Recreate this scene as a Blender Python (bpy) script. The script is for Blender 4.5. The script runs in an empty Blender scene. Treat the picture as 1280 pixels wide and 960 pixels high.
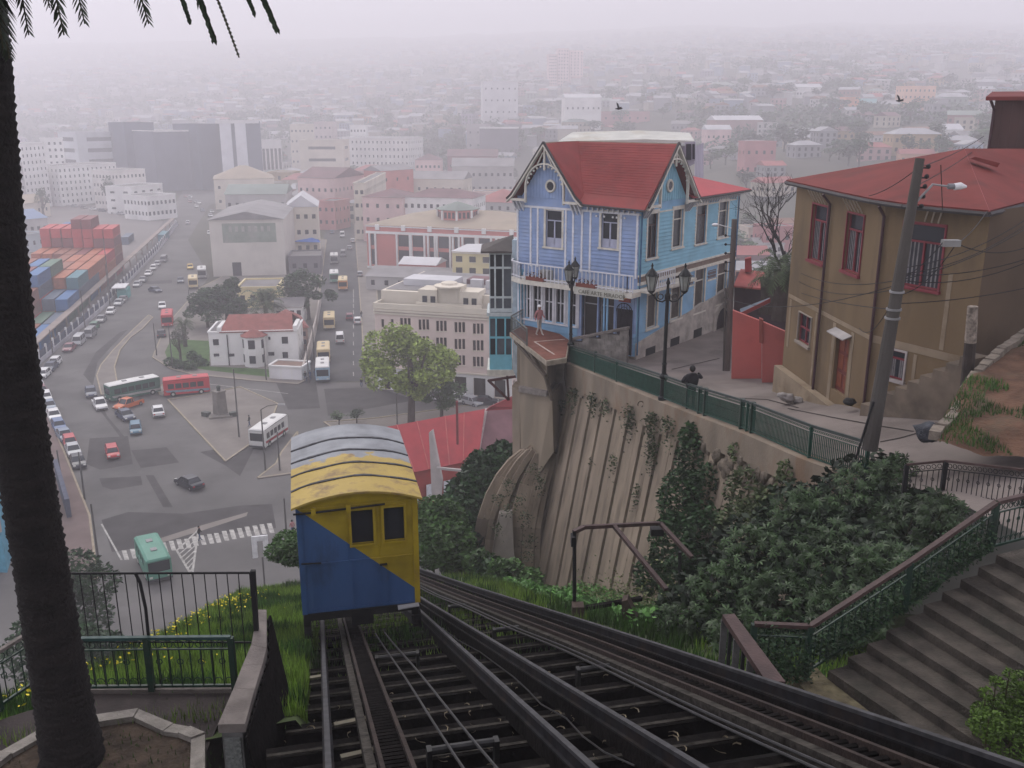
import bpy, math, random
import numpy as np
from mathutils import Vector, Matrix
random.seed(7); rng = np.random.default_rng(7)
sc = bpy.context.scene
COL = sc.collection
# ---------------------------------------------------------------- camera
FPX = 1180.0; CH = 45.0; PITCH = math.atan(342/FPX); CP, SP = math.cos(PITCH), math.sin(PITCH)
cam_d = bpy.data.cameras.new('camera'); cam = bpy.data.objects.new('camera', cam_d); COL.objects.link(cam)
cam.location = (0, 0, CH); cam.rotation_euler = (math.pi/2-PITCH, 0, 0)
cam_d.sensor_width = 36; cam_d.lens = FPX/1280*36; cam_d.clip_start = .1; cam_d.clip_end = 12000
sc.camera = cam
# ---------------------------------------------------------------- light: fog-bound overcast
SUN_EL, SUN_AZ = 48, -25
w = bpy.data.worlds.new('World'); sc.world = w; w.use_nodes = True
nt = w.node_tree; nt.nodes.clear()
out = nt.nodes.new('ShaderNodeOutputWorld'); mix = nt.nodes.new('ShaderNodeMixShader')
b1 = nt.nodes.new('ShaderNodeBackground'); b2 = nt.nodes.new('ShaderNodeBackground')
sky = nt.nodes.new('ShaderNodeTexSky'); sky.sky_type = 'NISHITA'; sky.sun_disc = False
sky.sun_elevation = math.radians(SUN_EL); sky.sun_rotation = math.radians(SUN_AZ)
b1.inputs[1].default_value = .1; nt.links.new(sky.outputs[0], b1.inputs[0])
b2.inputs[0].default_value = (.80, .772, .86, 1); b2.inputs[1].default_value = 1.06
mix.inputs[0].default_value = .9
nt.links.new(b1.outputs[0], mix.inputs[1]); nt.links.new(b2.outputs[0], mix.inputs[2]); nt.links.new(mix.outputs[0], out.inputs[0])
sl = bpy.data.lights.new('sun', 'SUN'); sl.energy = 1.5; sl.angle = math.radians(25); sl.color = (1, .96, .9)
so = bpy.data.objects.new('sun', sl); COL.objects.link(so)
so.rotation_euler = (math.radians(90-SUN_EL), 0, math.radians(-SUN_AZ+180))
sc.view_settings.view_transform = 'Standard'; sc.view_settings.look = 'None'
sc.view_settings.exposure = .22; sc.view_settings.gamma = 1
sc.render.engine = 'CYCLES'
cy = sc.cycles
cy.max_bounces = 7; cy.diffuse_bounces = 2; cy.glossy_bounces = 2; cy.transmission_bounces = 2; cy.volume_bounces = 4
cy.use_denoising = True; cy.volume_step_rate = 4
# ---------------------------------------------------------------- pixel helpers (1280x960 photograph)
def ray(x, y):
    a = (x-640)/FPX; b = (480-y)/FPX
    return Vector((a, CP+b*SP, -SP+b*CP))
def gp(x, y, z=0.0):
    d = ray(x, y); t = (z-CH)/d.z
    return Vector((d.x*t, d.y*t, z))
def at(x, y, Y):
    d = ray(x, y); t = Y/d.y
    return Vector((d.x*t, Y, CH+d.z*t))
TAZ = math.radians(-12.6); TT = Vector((math.sin(TAZ), math.cos(TAZ), 0)); TN = Vector((math.cos(TAZ), -math.sin(TAZ), 0))
def tr(s, u, dz=0.0):                       # point in track coordinates: s down the incline, u to the right
    p = TT*s+TN*u; return Vector((p.x, p.y, CH-2.9-.44*s+dz))
def hit_v(px, py, P, n):                    # ray against the vertical plane through P with horizontal normal n
    d = ray(px, py); n = Vector((n[0], n[1], 0)); o = Vector((0, 0, CH))
    return o+d*((Vector(P)-o).dot(n)/d.dot(n))
def az(deg): return Vector((math.sin(math.radians(deg)), math.cos(math.radians(deg)), 0))
Z = Vector((0, 0, 1))
# ---------------------------------------------------------------- materials
_m = {}
def M(name, col, rough=.85, var=.18, scale=1.5, bump=.0, bscale=20, metal=0, stain=None, sscale=.3, sfac=.5, island=0, streak=0, spec=.3):
    if name in _m: return _m[name]
    m = bpy.data.materials.new(name); m.use_nodes = True; nt = m.node_tree; N = nt.nodes; L = nt.links
    p = N['Principled BSDF']; p.inputs['Roughness'].default_value = rough; p.inputs['Metallic'].default_value = metal
    p.inputs['Specular IOR Level'].default_value = spec
    g = N.new('ShaderNodeNewGeometry'); pos = g.outputs['Position']
    if streak:
        mp = N.new('ShaderNodeMapping'); mp.inputs['Scale'].default_value = (1, 1, 1.0/streak); L.new(pos, mp.inputs[0]); pos2 = mp.outputs[0]
    else: pos2 = pos
    n = N.new('ShaderNodeTexNoise'); n.inputs['Scale'].default_value = scale; n.inputs['Detail'].default_value = 6; L.new(pos2, n.inputs['Vector'])
    r = N.new('ShaderNodeMapRange'); r.inputs[1].default_value = .3; r.inputs[2].default_value = .7
    r.inputs[3].default_value = 1-var; r.inputs[4].default_value = 1+var; L.new(n.outputs[0], r.inputs[0]); val = r.outputs[0]
    if island:
        r2 = N.new('ShaderNodeMapRange'); r2.inputs[3].default_value = 1-island; r2.inputs[4].default_value = 1+island
        L.new(g.outputs['Random Per Island'], r2.inputs[0]); mm = N.new('ShaderNodeMath'); mm.operation = 'MULTIPLY'
        L.new(val, mm.inputs[0]); L.new(r2.outputs[0], mm.inputs[1]); val = mm.outputs[0]
    v = N.new('ShaderNodeVectorMath'); v.operation = 'SCALE'; v.inputs[0].default_value = col[:3]; L.new(val, v.inputs['Scale'])
    c = v.outputs[0]
    if stain:
        n2 = N.new('ShaderNodeTexNoise'); n2.inputs['Scale'].default_value = sscale; n2.inputs['Detail'].default_value = 8; n2.inputs['Roughness'].default_value = .65
        L.new(pos2, n2.inputs['Vector']); cr = N.new('ShaderNodeMapRange'); cr.inputs[1].default_value = .5; cr.inputs[2].default_value = .66
        cr.inputs[4].default_value = sfac; L.new(n2.outputs[0], cr.inputs[0])
        mx = N.new('ShaderNodeMix'); mx.data_type = 'RGBA'; L.new(cr.outputs[0], mx.inputs[0]); L.new(c, mx.inputs[6]); mx.inputs[7].default_value = (*stain, 1); c = mx.outputs[2]
    L.new(c, p.inputs['Base Color'])
    if bump:
        n3 = N.new('ShaderNodeTexNoise'); n3.inputs['Scale'].default_value = bscale; n3.inputs['Detail'].default_value = 4; L.new(pos, n3.inputs['Vector'])
        b = N.new('ShaderNodeBump'); b.inputs['Strength'].default_value = bump; b.inputs['Distance'].default_value = .05
        L.new(n3.outputs[0], b.inputs['Height']); L.new(b.outputs[0], p.inputs['Normal'])
    _m[name] = m; return m
def leafmat(name, col, var=.35, isl=.45, rough=.6):
    m = M(name, col, rough, var, .6, island=isl); p = m.node_tree.nodes['Principled BSDF']
    return m
GLASS = M('window glass dark', (.022, .024, .03), .2, .3, .4, spec=.22, island=.85)
GLASSL = M('window glass pale', (.10, .11, .13), .2, .4, .8, spec=.5)
# ---------------------------------------------------------------- mesh builder
class MB:
    def __init__(s): s.v = []; s.f = []; s.m = []
    def add(s, vs, fs, mi=0):
        o = len(s.v); s.v += [tuple(x) for x in vs]; s.f += [tuple(i+o for i in f) for f in fs]; s.m += [mi]*len(fs); return s
    def quad(s, a, b, c, d, mi=0): return s.add([a, b, c, d], [(0, 1, 2, 3)], mi)
    def obox(s, o, ux, uy, uz, mi=0):        # box from a corner and three edge vectors
        o, ux, uy, uz = map(Vector, (o, ux, uy, uz))
        vs = [o, o+ux, o+ux+uy, o+uy, o+uz, o+ux+uz, o+ux+uy+uz, o+uy+uz]
        return s.add(vs, [(0, 3, 2, 1), (4, 5, 6, 7), (0, 1, 5, 4), (1, 2, 6, 5), (2, 3, 7, 6), (3, 0, 4, 7)], mi)
    def box(s, c, size, rz=0, mi=0):         # c = centre of the base
        ca, sa = math.cos(rz), math.sin(rz); X = Vector((ca, sa, 0))*size[0]; Y = Vector((-sa, ca, 0))*size[1]
        return s.obox(Vector(c)-X/2-Y/2, X, Y, (0, 0, size[2]), mi)
    def beam(s, a, b, wdt, h, mi=0, up=Z):   # box section along a-b, wdt across, h downward/up centred
        a, b = Vector(a), Vector(b); d = (b-a).normalized(); x = d.cross(up).normalized(); y = x.cross(d).normalized()
        return s.obox(a-x*wdt/2-y*h/2, x*wdt, b-a, y*h, mi)
    def tube(s, pts, r, n=8, mi=0, cap=True):
        pts = [Vector(p) for p in pts]; rs = r if isinstance(r, (list, tuple)) else [r]*len(pts)
        vs = []; prev = None
        for i, p in enumerate(pts):
            d = (pts[min(i+1, len(pts)-1)]-pts[max(i-1, 0)]).normalized()
            ref = Vector((0, 0, 1)) if abs(d.z) < .9 else Vector((1, 0, 0))
            x = d.cross(ref).normalized()
            if prev is not None: x = (prev-d*prev.dot(d)).normalized()
            prev = x; y = d.cross(x)
            for k in range(n):
                a = 2*math.pi*k/n; vs.append(p+(x*math.cos(a)+y*math.sin(a))*rs[i])
        fs = [(i*n+k, i*n+(k+1) % n, (i+1)*n+(k+1) % n, (i+1)*n+k) for i in range(len(pts)-1) for k in range(n)]
        if cap: fs += [tuple(range(n-1, -1, -1)), tuple((len(pts)-1)*n+k for k in range(n))]
        return s.add(vs, fs, mi)
    def lathe(s, c, prof, n=12, mi=0):       # prof: (r, z) from bottom to top
        c = Vector(c); vs = [c+Vector((r*math.cos(2*math.pi*k/n), r*math.sin(2*math.pi*k/n), z)) for r, z in prof for k in range(n)]
        fs = [(i*n+k, i*n+(k+1) % n, (i+1)*n+(k+1) % n, (i+1)*n+k) for i in range(len(prof)-1) for k in range(n)]
        fs += [tuple(range(n-1, -1, -1)), tuple((len(prof)-1)*n+k for k in range(n))]
        return s.add(vs, fs, mi)
    def prism(s, poly, z0, z1, mi=0, mt=None):
        n = len(poly); A = sum(poly[i][0]*poly[(i+1) % n][1]-poly[(i+1) % n][0]*poly[i][1] for i in range(n))
        if A < 0: poly = poly[::-1]
        za = [z0]*n if not callable(z0) else [z0(*p[:2]) for p in poly]; zb = [z1]*n if not callable(z1) else [z1(*p[:2]) for p in poly]
        vs = [(p[0], p[1], za[i]) for i, p in enumerate(poly)]+[(p[0], p[1], zb[i]) for i, p in enumerate(poly)]
        s.add(vs, [tuple(range(n-1, -1, -1))]+[(i, (i+1) % n, (i+1) % n+n, i+n) for i in range(n)], mi)
        return s.add(vs[n:], [tuple(range(n))], mi if mt is None else mt)
    def sphere(s, c, r, n=10, mi=0, sz=1):
        prof = [(max(1e-4, r*math.sin(math.pi*i/6)), -r*sz*math.cos(math.pi*i/6)) for i in range(7)]
        return s.lathe(c, prof, n, mi)
    def torus(s, c, R, r, ax, ay, n=14, k=5, mi=0, a0=0, a1=2*math.pi):
        ax, ay = Vector(ax), Vector(ay)
        pts = [Vector(c)+ax*R*math.cos(a0+(a1-a0)*i/n)+ay*R*math.sin(a0+(a1-a0)*i/n) for i in range(n+1)]
        return s.tube(pts, r, k, mi, cap=False)
    def mesh(s, name, mats, smooth=False):
        me = bpy.data.meshes.new(name); me.from_pydata(s.v, [], s.f)
        for m in (mats if isinstance(mats, (list, tuple)) else [mats]): me.materials.append(m)
        me.polygons.foreach_set('material_index', s.m)
        if smooth: me.polygons.foreach_set('use_smooth', [True]*len(s.f))
        me.update(); return me
    def build(s, name, mats, parent=None, smooth=False, local=False):
        o = bpy.data.objects.new(name, s.mesh(name, mats, smooth)); COL.objects.link(o)
        if parent is not None:
            o.parent = parent
            if not local: put_world(o, parent)
        return o
def put_world(o, parent):
    M0 = Matrix.Identity(4); ch = []
    q = parent
    while q is not None: ch.append(q); q = q.parent
    for q in reversed(ch): M0 = M0 @ q.matrix_parent_inverse @ q.matrix_basis
    o.matrix_parent_inverse = M0.inverted()
def npmesh(name, V, Fc, mat, parent=None, smooth=False, k=4):
    V = np.asarray(V, dtype=np.float32).reshape(-1, 3); Fc = np.asarray(Fc, dtype=np.int32).reshape(-1, k)
    me = bpy.data.meshes.new(name); me.vertices.add(len(V)); me.vertices.foreach_set('co', V.ravel())
    me.loops.add(Fc.size); me.loops.foreach_set('vertex_index', Fc.ravel())
    me.polygons.add(len(Fc)); me.polygons.foreach_set('loop_start', np.arange(0, Fc.size, k, dtype=np.int32))
    me.materials.append(mat); me.update(calc_edges=True); me.validate()
    o = bpy.data.objects.new(name, me); COL.objects.link(o)
    if parent is not None: o.parent = parent; put_world(o, parent)
    return o
def tag(o, label=None, cat=None, group=None, kind=None):
    if label: o['label'] = label
    if cat: o['category'] = cat
    if group: o['group'] = group
    if kind: o['kind'] = kind
    return o
def thing(name, label, cat, loc=(0, 0, 0), rz=0, group=None):
    o = bpy.data.objects.new(name, None); COL.objects.link(o); o.location = loc; o.rotation_euler = (0, 0, rz); o.empty_display_size = .2
    return tag(o, label, cat, group)
def struct(name, mb, mats, parent=None, smooth=False):
    o = mb.build(name, mats, parent, smooth)
    if parent is None: o['kind'] = 'structure'
    return o
def kids(o): return [c for c in KID.get(o.name, [])]
KID = {}
def copy_tree(o, parent=None):
    c = o.copy(); COL.objects.link(c)
    if parent is not None: c.parent = parent
    for ch in list(o.children): copy_tree(ch, c)
    return c
def setmat(o, mat, slot=0):
    o.material_slots[slot].link = 'OBJECT'; o.material_slots[slot].material = mat
# facade with real openings: rects in (u, z) metres from origin; returns wall faces, reveals and pane rects
def facade(mb, o, ud, W, H, rects, rec=.18, mi=0, mr=None, topz=None):
    o, ud = Vector(o), Vector(ud).normalized(); nin = Vector((-ud.y, ud.x, 0))     # inward: left of u direction
    us = sorted({0, W, *[r[0] for r in rects], *[r[2] for r in rects]}); zs = sorted({0, H, *[r[1] for r in rects], *[r[3] for r in rects]})
    P = lambda u, z, k=0: o+ud*u+Z*z+nin*k
    for i in range(len(us)-1):
        # merge vertical runs
        run = None
        for j in range(len(zs)-1):
            cu, cz = (us[i]+us[i+1])/2, (zs[j]+zs[j+1])/2
            hole = any(r[0] < cu < r[2] and r[1] < cz < r[3] for r in rects)
            if not hole:
                if run is None: run = zs[j]
            if hole or j == len(zs)-2:
                if run is not None:
                    e = zs[j] if hole else zs[j+1]
                    mb.quad(P(us[i], run), P(us[i+1], run), P(us[i+1], e), P(us[i], e), mi); run = None
    mr = mi if mr is None else mr
    for a, b, c, d in [r[:4] for r in rects]:
        mb.quad(P(a, b), P(a, b, rec), P(a, d, rec), P(a, d), mr); mb.quad(P(c, b, rec), P(c, b), P(c, d), P(c, d, rec), mr)
        mb.quad(P(a, b), P(c, b), P(c, b, rec), P(a, b, rec), mr); mb.quad(P(a, d, rec), P(c, d, rec), P(c, d), P(a, d), mr)
    return P
# ================================================================ NEAR GROUND
def lerp(a, b, t): return a+(b-a)*t
def interp(x, pts):
    if x <= pts[0][0]: return pts[0][1]
    for (a, b), (c, d) in zip(pts, pts[1:]):
        if x <= c: return b+(d-b)*(x-a)/(c-a)
    return pts[-1][1]
def sm(t): t = max(0, min(1, t)); return t*t*(3-2*t)
from mathutils import noise as mn
def ground_z(s, u):
    z = CH-2.9-.44*s
    d = .35
    if u > -.5: d += sm((u+.5)/.5)*lerp(.75, .25, sm((s-13)/8))
    if u > 5.9: d += sm((u-5.9)/5)*lerp(.2, 1.5, sm((s-14)/14))
    ue = interp(s, [(12, -8.5), (16, -6.6), (21, -4.9), (30, -4.2), (40, -3.4), (60, -3)])
    if u < ue: d += (ue-u)*2.2
    if u > 5.9 and s < 14: z = min(z, 36.2)
    if s > 39: d += (s-39)*.5
    return max(z-d+.12*mn.noise(Vector((s*.8, u*.8, 0))), -.3)
def ground_p(s, u): p = TT*s+TN*u; return Vector((p.x, p.y, ground_z(s, u)))
soil = M('hillside soil', (.06, .085, .03), .95, .4, 2.0, bump=.6, bscale=9)
V = []; Fc = []; us = [-40, -30, -22, -17, -14, -12, -10.5]+[x*.5-9.5 for x in range(0, 48)]+[15]; ss = [12.4+i*.6 for i in range(0, 60)]+[50+i*2.5 for i in range(26)]
for s in ss:
    for u in us: V.append(tuple(ground_p(s, u)))
n = len(us)
for i in range(len(ss)-1):
    for j in range(n-1): a = i*n+j; Fc.append((a, a+1, a+n+1, a+n))
g = npmesh('hillside_ground', V, Fc, soil); g['kind'] = 'structure'
V = []; Fc = []; us = [-.6+.5*i for i in range(15)]; ss = [-6+i*.8 for i in range(25)]
for s in ss:
    for u in us: p = tr(s, u, -1.15+.12*mn.noise(Vector((s, u, 3)))); V.append(tuple(p))
n = len(us)
for i in range(len(ss)-1):
    for j in range(n-1): a = i*n+j; Fc.append((a, a+1, a+n+1, a+n))
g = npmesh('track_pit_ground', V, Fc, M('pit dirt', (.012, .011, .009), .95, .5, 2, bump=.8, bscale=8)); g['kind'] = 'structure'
# grass blades -------------------------------------------------------------
def blades(name, pts, h, wd, mat, lean=.35, seg=1):
    pts = np.array(pts, dtype=np.float32); k = len(pts); a = rng.uniform(0, 2*math.pi, k); hh = h*rng.uniform(.45, 1.25, k)
    dx = np.cos(a)*wd; dy = np.sin(a)*wd; la = rng.uniform(0, 2*math.pi, k); ll = lean*hh*rng.uniform(.2, 1, k)
    v0 = pts+np.stack([dx, dy, 0*a], 1)*.5; v1 = pts-np.stack([dx, dy, 0*a], 1)*.5
    tip = pts+np.stack([np.cos(la)*ll, np.sin(la)*ll, hh], 1)
    V = np.stack([v0, v1, tip], 1).reshape(-1, 3); F = np.arange(k*3).reshape(-1, 3)
    o = npmesh(name, V, F, mat, k=3); return tag(o, kind='stuff')
grassm = leafmat('grass green', (.17, .27, .045), .5, .5)
grassd = leafmat('grass deep green', (.05, .11, .022), .5, .5)
P1 = []; P2 = []
for i in range(90000):
    s = 12.9+27*rng.random()**1.25; ue = interp(s, [(12, -8.5), (16, -6.6), (21, -4.9), (30, -4.2), (40, -3.4)])
    if rng.random() < .62: u = rng.uniform(ue-1.2, -.35)
    else:
        u = rng.uniform(-.3, 12)
        if s < 16.5 and u < 6: continue
        if mn.noise(Vector((s*.9, u*.9, 7))) < -.22: continue
    p = ground_p(s, u); (P1 if mn.noise(Vector((s*.35, u*.35, 1))) > -.1 else P2).append(p)
tag(blades('grass', P1, .34, .035, grassm), 'bright green grass covering the slope left of the funicular track')
tag(blades('weeds', P2, .42, .05, grassd), 'darker weeds growing through the grass beside the track')
# broad leafed ground cover
def leaves(name, pts, size, mat, parent=None, flat=.5, shape='quad', nrm=None):
    pts = np.array(pts, dtype=np.float32); k = len(pts); sz = size*rng.uniform(.6, 1.35, k)[:, None]
    a = rng.normal(size=(k, 3)); a[:, 2] *= flat; a /= np.linalg.norm(a, axis=1)[:, None]
    b = rng.normal(size=(k, 3)); b = np.cross(a, b); b /= np.linalg.norm(b, axis=1)[:, None]
    V = np.stack([pts-a*sz, pts-b*sz*.5, pts+a*sz, pts+b*sz*.5], 1).reshape(-1, 3); F = np.arange(k*4).reshape(-1, 4)
    return npmesh(name, V, F, mat, parent)
coverm = leafmat('ground cover leaf', (.08, .20, .04), .4, .5)
pts = []
for i in range(9000):
    s = rng.uniform(19, 47); u = rng.uniform(7.2, 12.2)
    if u < 7.2+.05*(s-19): continue
    pts.append(ground_p(s, u)+Vector((0, 0, rng.uniform(.05, .55))))
tag(leaves('ground_cover', pts, .11, coverm), 'leafy green ground cover at the foot of the concrete retaining wall', kind='stuff')
yel = M('flower yellow', (.75, .62, .03), .6, .1, 5)
pts = []
for i in range(420):
    s = 14+20*rng.random(); u = interp(s, [(12, -7.5), (16, -6.2), (21, -4.7), (30, -4), (40, -3.2)])+abs(rng.normal())*.9
    if mn.noise(Vector((s*.5, u*.5, 11))) < 0 and rng.random() < .6: continue
    if u < -1: pts.append(ground_p(s, u)+Vector((0, 0, .38+.1*rng.random())))
tag(leaves('yellow_flowers', pts, .045, yel, flat=.3), 'small yellow flowers dotted along the grass edge', kind='stuff')
# ================================================================ TRACK
steel = M('rail steel dark', (.014, .014, .016), .8, .6, 5, spec=.12, stain=(.04, .026, .018), sscale=2, sfac=.5)
railtop = M('rail running surface', (.04, .04, .042), .65, .5, 6, spec=.3)
timber = M('old black timber', (.008, .007, .0065), .95, .5, 5, bump=.5, bscale=14, island=.4, spec=.06)
timberl = M('timber pale edge', (.045, .041, .035), .9, .6, 7, bump=.5, bscale=14, spec=.1)
rust = M('rust brown', (.026, .017, .013), .85, .4, 4, bump=.4)
cablem = M('cable steel', (.05, .05, .05), .5, .2, 6, metal=.5)
SU = {'L1': [(-4, -.05), (45, -.05)], 'R1': [(-4, 2.48), (45, 2.53)], 'L2': [(-4, 3.5), (7, 3.42), (17, 3.16), (26, 2.9), (45, 2.75)],
      'R2': [(-4, 6.0), (6, 5.84), (10.8, 5.69), (15.8, 5.49), (26.5, 4.9), (38, 4.4), (45, 4.3)]}
def railpath(k, dz=0, du=0, s0=-3, s1=44): return [tr(s, interp(s, SU[k])+du, dz) for s in [s0+i*(s1-s0)/14 for i in range(15)]]
def make_track(label, a, b, rack, cab, cast):
    root = thing('funicular_track', label, 'track', tr(5, interp(5, SU[a]), -.4), group='funicular tracks')
    for k in (a, b):
        r = MB(); t = MB(); bm = MB()
        pa = railpath(k)
        for p, q in zip(pa, pa[1:]):
            d = (q-p)*.0
            r.beam(p+Z*-.10, q+Z*-.10, .045, .17); r.beam(p+Z*-.19, q+Z*-.19, .13, .03); t.beam(p+Z*-.012, q+Z*-.012, .07, .045)
            bm.beam(p+Z*-.32, q+Z*-.32, .13, .22)
        ro = r.build('rail', steel, root); t.build('rail_head', railtop, ro); bm.build('bearer', timber, root)
    rk = MB(); rl = MB(); teeth = MB()
    ps = [(-3+i*2.6) for i in range(17)]
    for s0, s1 in zip(ps, ps[1:]):
        for du in (-.16, .16):
            rk.beam(tr(s0, rack(s0)+du, -.12), tr(s1, rack(s1)+du, -.12), .05, .14)
        rl.beam(tr(s0, rack(s0)-.27, -.2), tr(s1, rack(s1)-.27, -.2), .11, .16)
    s = -3
    while s < 34:
        teeth.beam(tr(s, rack(s)-.14, -.14), tr(s, rack(s)+.14, -.14), .05, .07); s += .16
    o = rk.build('rack_rail', rust, root); tg = teeth.build('tooth_row', timber, o); tg['kind'] = 'stuff'
    rl.build('guard_timber', timberl, root)
    for c in cab:
        m = MB(); m.tube([tr(s, c(s), -.1-.04*math.sin((s+4)*.35)**2) for s in [-3+i*1.2 for i in range(int((cast+3)/1.2)+1)]], .018, 6); m.build('cable', cablem, root)
    return root
t1 = make_track('funicular track with the yellow and blue car standing on it', 'L1', 'R1', lambda s: .68, [lambda s: lerp(1.42, 1.15, (s-5)/15), lambda s: lerp(1.78, 1.36, (s-5)/15)], 20)
t2 = make_track('empty funicular track curving beside the one that carries the car', 'L2', 'R2', lambda s: interp(s, SU['R2'])-.72, [lambda s: interp(s, SU['R2'])-1.22, lambda s: interp(s, SU['R2'])-1.35], 40)
ss = []; s = -2.6
while s < 40: ss.append(s); s += 1.08+.25*random.random()
for i, s in enumerate(ss):
    m = MB(); e = MB()
    a, b = -.95+.3*random.random(), interp(s, SU['R2'])+.45
    m.beam(tr(s, a, -.56), tr(s+.05, b, -.56), .24, .24); o = m.build('crossbeam', timber, t1)
    e.beam(tr(s-.12, a+.02, -.43), tr(s-.07, b-.02, -.43), .05, .02); e.build('lit_edge', timberl, o)  # pale strip: light caught by the beam top, put into colour
    if i % 3 == 0 and s < 26:
        for u in (-.05, 2.9, 5.6):
            m = MB(); m.box(tr(s, u, -1.9), (.28, .28, 1.25), -TAZ); m.build('trestle_post', M('trestle concrete', (.09, .085, .075), .9, .3, 3, bump=.4), t1)
for s, u in ((16.6, 1.35), (9.5, 1.5), (24, 3.9), (13, 4.4), (18.5, 4.1)):
    m = MB(); m.tube([tr(s, u-.35, -.2), tr(s, u+.4, -.2)], .055, 10); m.box(tr(s, u-.38, -.5), (.06, .12, .34), -TAZ); m.box(tr(s, u+.43, -.5), (.06, .12, .34), -TAZ)
    m.build('cable_roller', M('roller worn', (.03, .03, .03), .5, .3, 8, metal=.5), t1 if u < 2.5 else t2)
for s, a, b in ((12.2, .05, .55), (10.4, .1, .6), (16.2, -.9, 0)):
    m = MB(); m.beam(tr(s, a, -.4), tr(s+.1, b, -.38), .08, .04); m.build('loose_plank', M('bleached timber', (.22, .2, .15), .9, .3, 5), t1)
def ontrack(px, py, dz=-.35):
    d = ray(px, py); t = (-2.9+dz)/(d.z+.44*(d.x*TT.x+d.y*TT.y)); return Vector((0, 0, CH))+d*t
m = MB(); m.tube([ontrack(x, y) for x, y in ((553, 785), (572, 800), (600, 815), (643, 847), (660, 863), (676, 880), (708, 898), (728, 920), (755, 940), (793, 957))], .012, 5)
tag(m.build('loose_wire', cablem), 'loose wire lying crooked between the two funicular tracks', 'wire')
# leaf litter curls
m = MB()
for i in range(380):
    s = rng.uniform(3, 14); u = rng.uniform(-.7, 5.5); p = tr(s, u, -.42 if rng.random() < .5 else -1.02); a = rng.uniform(0, 6.28); r = rng.uniform(.03, .1)
    ax = Vector((math.cos(a), math.sin(a), .2)).normalized(); ay = Vector((-math.sin(a), math.cos(a), .3)).normalized()
    q = [p+ax*r*math.cos(t)+ay*r*math.sin(t) for t in (0, .7, 1.4, 2.1)]
    for c, d in zip(q, q[1:]): m.quad(c, d, d+Z*.012+ax*.012, c+Z*.012+ax*.012)
tag(m.build('leaf_litter', M('dry leaf', (.32, .27, .18), .8, .5, 6)), 'dry curled leaves scattered over the sleepers', kind='stuff')
# ================================================================ FUNICULAR CAR
def nodepaint(name, ca, cb, kind):
    m = M(name, ca, .6, .12, 1.2, stain=(tuple(c*.5+.01 for c in ca) if kind == 'diag' else (.17, .11, .06)), sscale=1.6 if kind == 'diag' else 2.4, sfac=.75 if kind == 'diag' else .8, bump=.12, bscale=4, streak=3 if kind == 'diag' else 0); nt = m.node_tree; N = nt.nodes; L = nt.links; p = N['Principled BSDF']
    src = p.inputs['Base Color'].links[0].from_socket
    tc = N.new('ShaderNodeTexCoord'); sx = N.new('ShaderNodeSeparateXYZ'); L.new(tc.outputs['Object'], sx.inputs[0])
    ma = N.new('ShaderNodeMath'); ma.operation = 'MULTIPLY_ADD'
    if kind == 'diag': L.new(sx.outputs[0], ma.inputs[0]); ma.inputs[1].default_value = .873; L.new(sx.outputs[2], ma.inputs[2]); thr, sharp = 1.435, 400
    else:
        nz = N.new('ShaderNodeTexNoise'); nz.inputs['Scale'].default_value = 2.5; nz.inputs['Detail'].default_value = 7; L.new(tc.outputs['Object'], nz.inputs['Vector'])
        L.new(nz.outputs[0], ma.inputs[0]); ma.inputs[1].default_value = 1.8; L.new(sx.outputs[1], ma.inputs[2]); thr, sharp = 3.0, 9
    sb = N.new('ShaderNodeMath'); sb.operation = 'SUBTRACT'; L.new(ma.outputs[0], sb.inputs[0]); sb.inputs[1].default_value = thr
    sh = N.new('ShaderNodeMath'); sh.operation = 'MULTIPLY'; sh.use_clamp = True; L.new(sb.outputs[0], sh.inputs[0]); sh.inputs[1].default_value = sharp
    n2 = N.new('ShaderNodeTexNoise'); n2.inputs['Scale'].default_value = 1.6; n2.inputs['Detail'].default_value = 8; L.new(tc.outputs['Object'], n2.inputs['Vector'])
    r2 = N.new('ShaderNodeMapRange'); r2.inputs[1].default_value = .3; r2.inputs[2].default_value = .7; r2.inputs[3].default_value = .62; r2.inputs[4].default_value = 1.12; L.new(n2.outputs[0], r2.inputs[0])
    v = N.new('ShaderNodeVectorMath'); v.operation = 'SCALE'; v.inputs[0].default_value = cb; L.new(r2.outputs[0], v.inputs['Scale'])
    mx = N.new('ShaderNodeMix'); mx.data_type = 'RGBA'; L.new(sh.outputs[0], mx.inputs[0]); L.new(src, mx.inputs[6]); L.new(v.outputs[0], mx.inputs[7]); L.new(mx.outputs[2], p.inputs['Base Color'])
    return m
paintF = nodepaint('car front paint blue and yellow', (.04, .095, .23), (.40, .29, .018), 'diag')
paintS = M('car side paint blue', (.03, .10, .27), .6, .15, 1.5)
paintY = M('car yellow trim', (.38, .275, .016), .6, .15, 1.5, stain=(.2, .12, .03), sscale=2, sfac=.5)
paintR = nodepaint('car roof worn paint', (.40, .29, .07), (.26, .275, .29), 'roof')
rn = paintR.node_tree
black = M('underframe black', (.012, .012, .013), .7, .3, 5)
car = thing('funicular_car', 'wooden funicular car painted yellow and blue with a weathered arched roof', 'funicular car', (-3.415, 19.25, 34.1), -TAZ)
L_ = 4.45; Wd = 2.6; Hh = 2.62; hw = Wd/2
def cb(name, mb, mats, par=car, smooth=False): o = mb.build(name, mats, par, smooth, local=True); return o
wins = [(1.15, 1.6, 1.63, 2.42), (1.87, 1.6, 2.32, 2.42)]
m = MB(); facade(m, (-hw, 0, 0), (1, 0, 0), Wd, Hh, wins, .1); cb('front_wall', m, paintF)
m = MB(); facade(m, (hw, L_, 0), (-1, 0, 0), Wd, Hh, [(.5, 1.5, 1.1, 2.3), (1.5, 1.5, 2.1, 2.3)], .08); cb('rear_wall', m, paintY)
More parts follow.
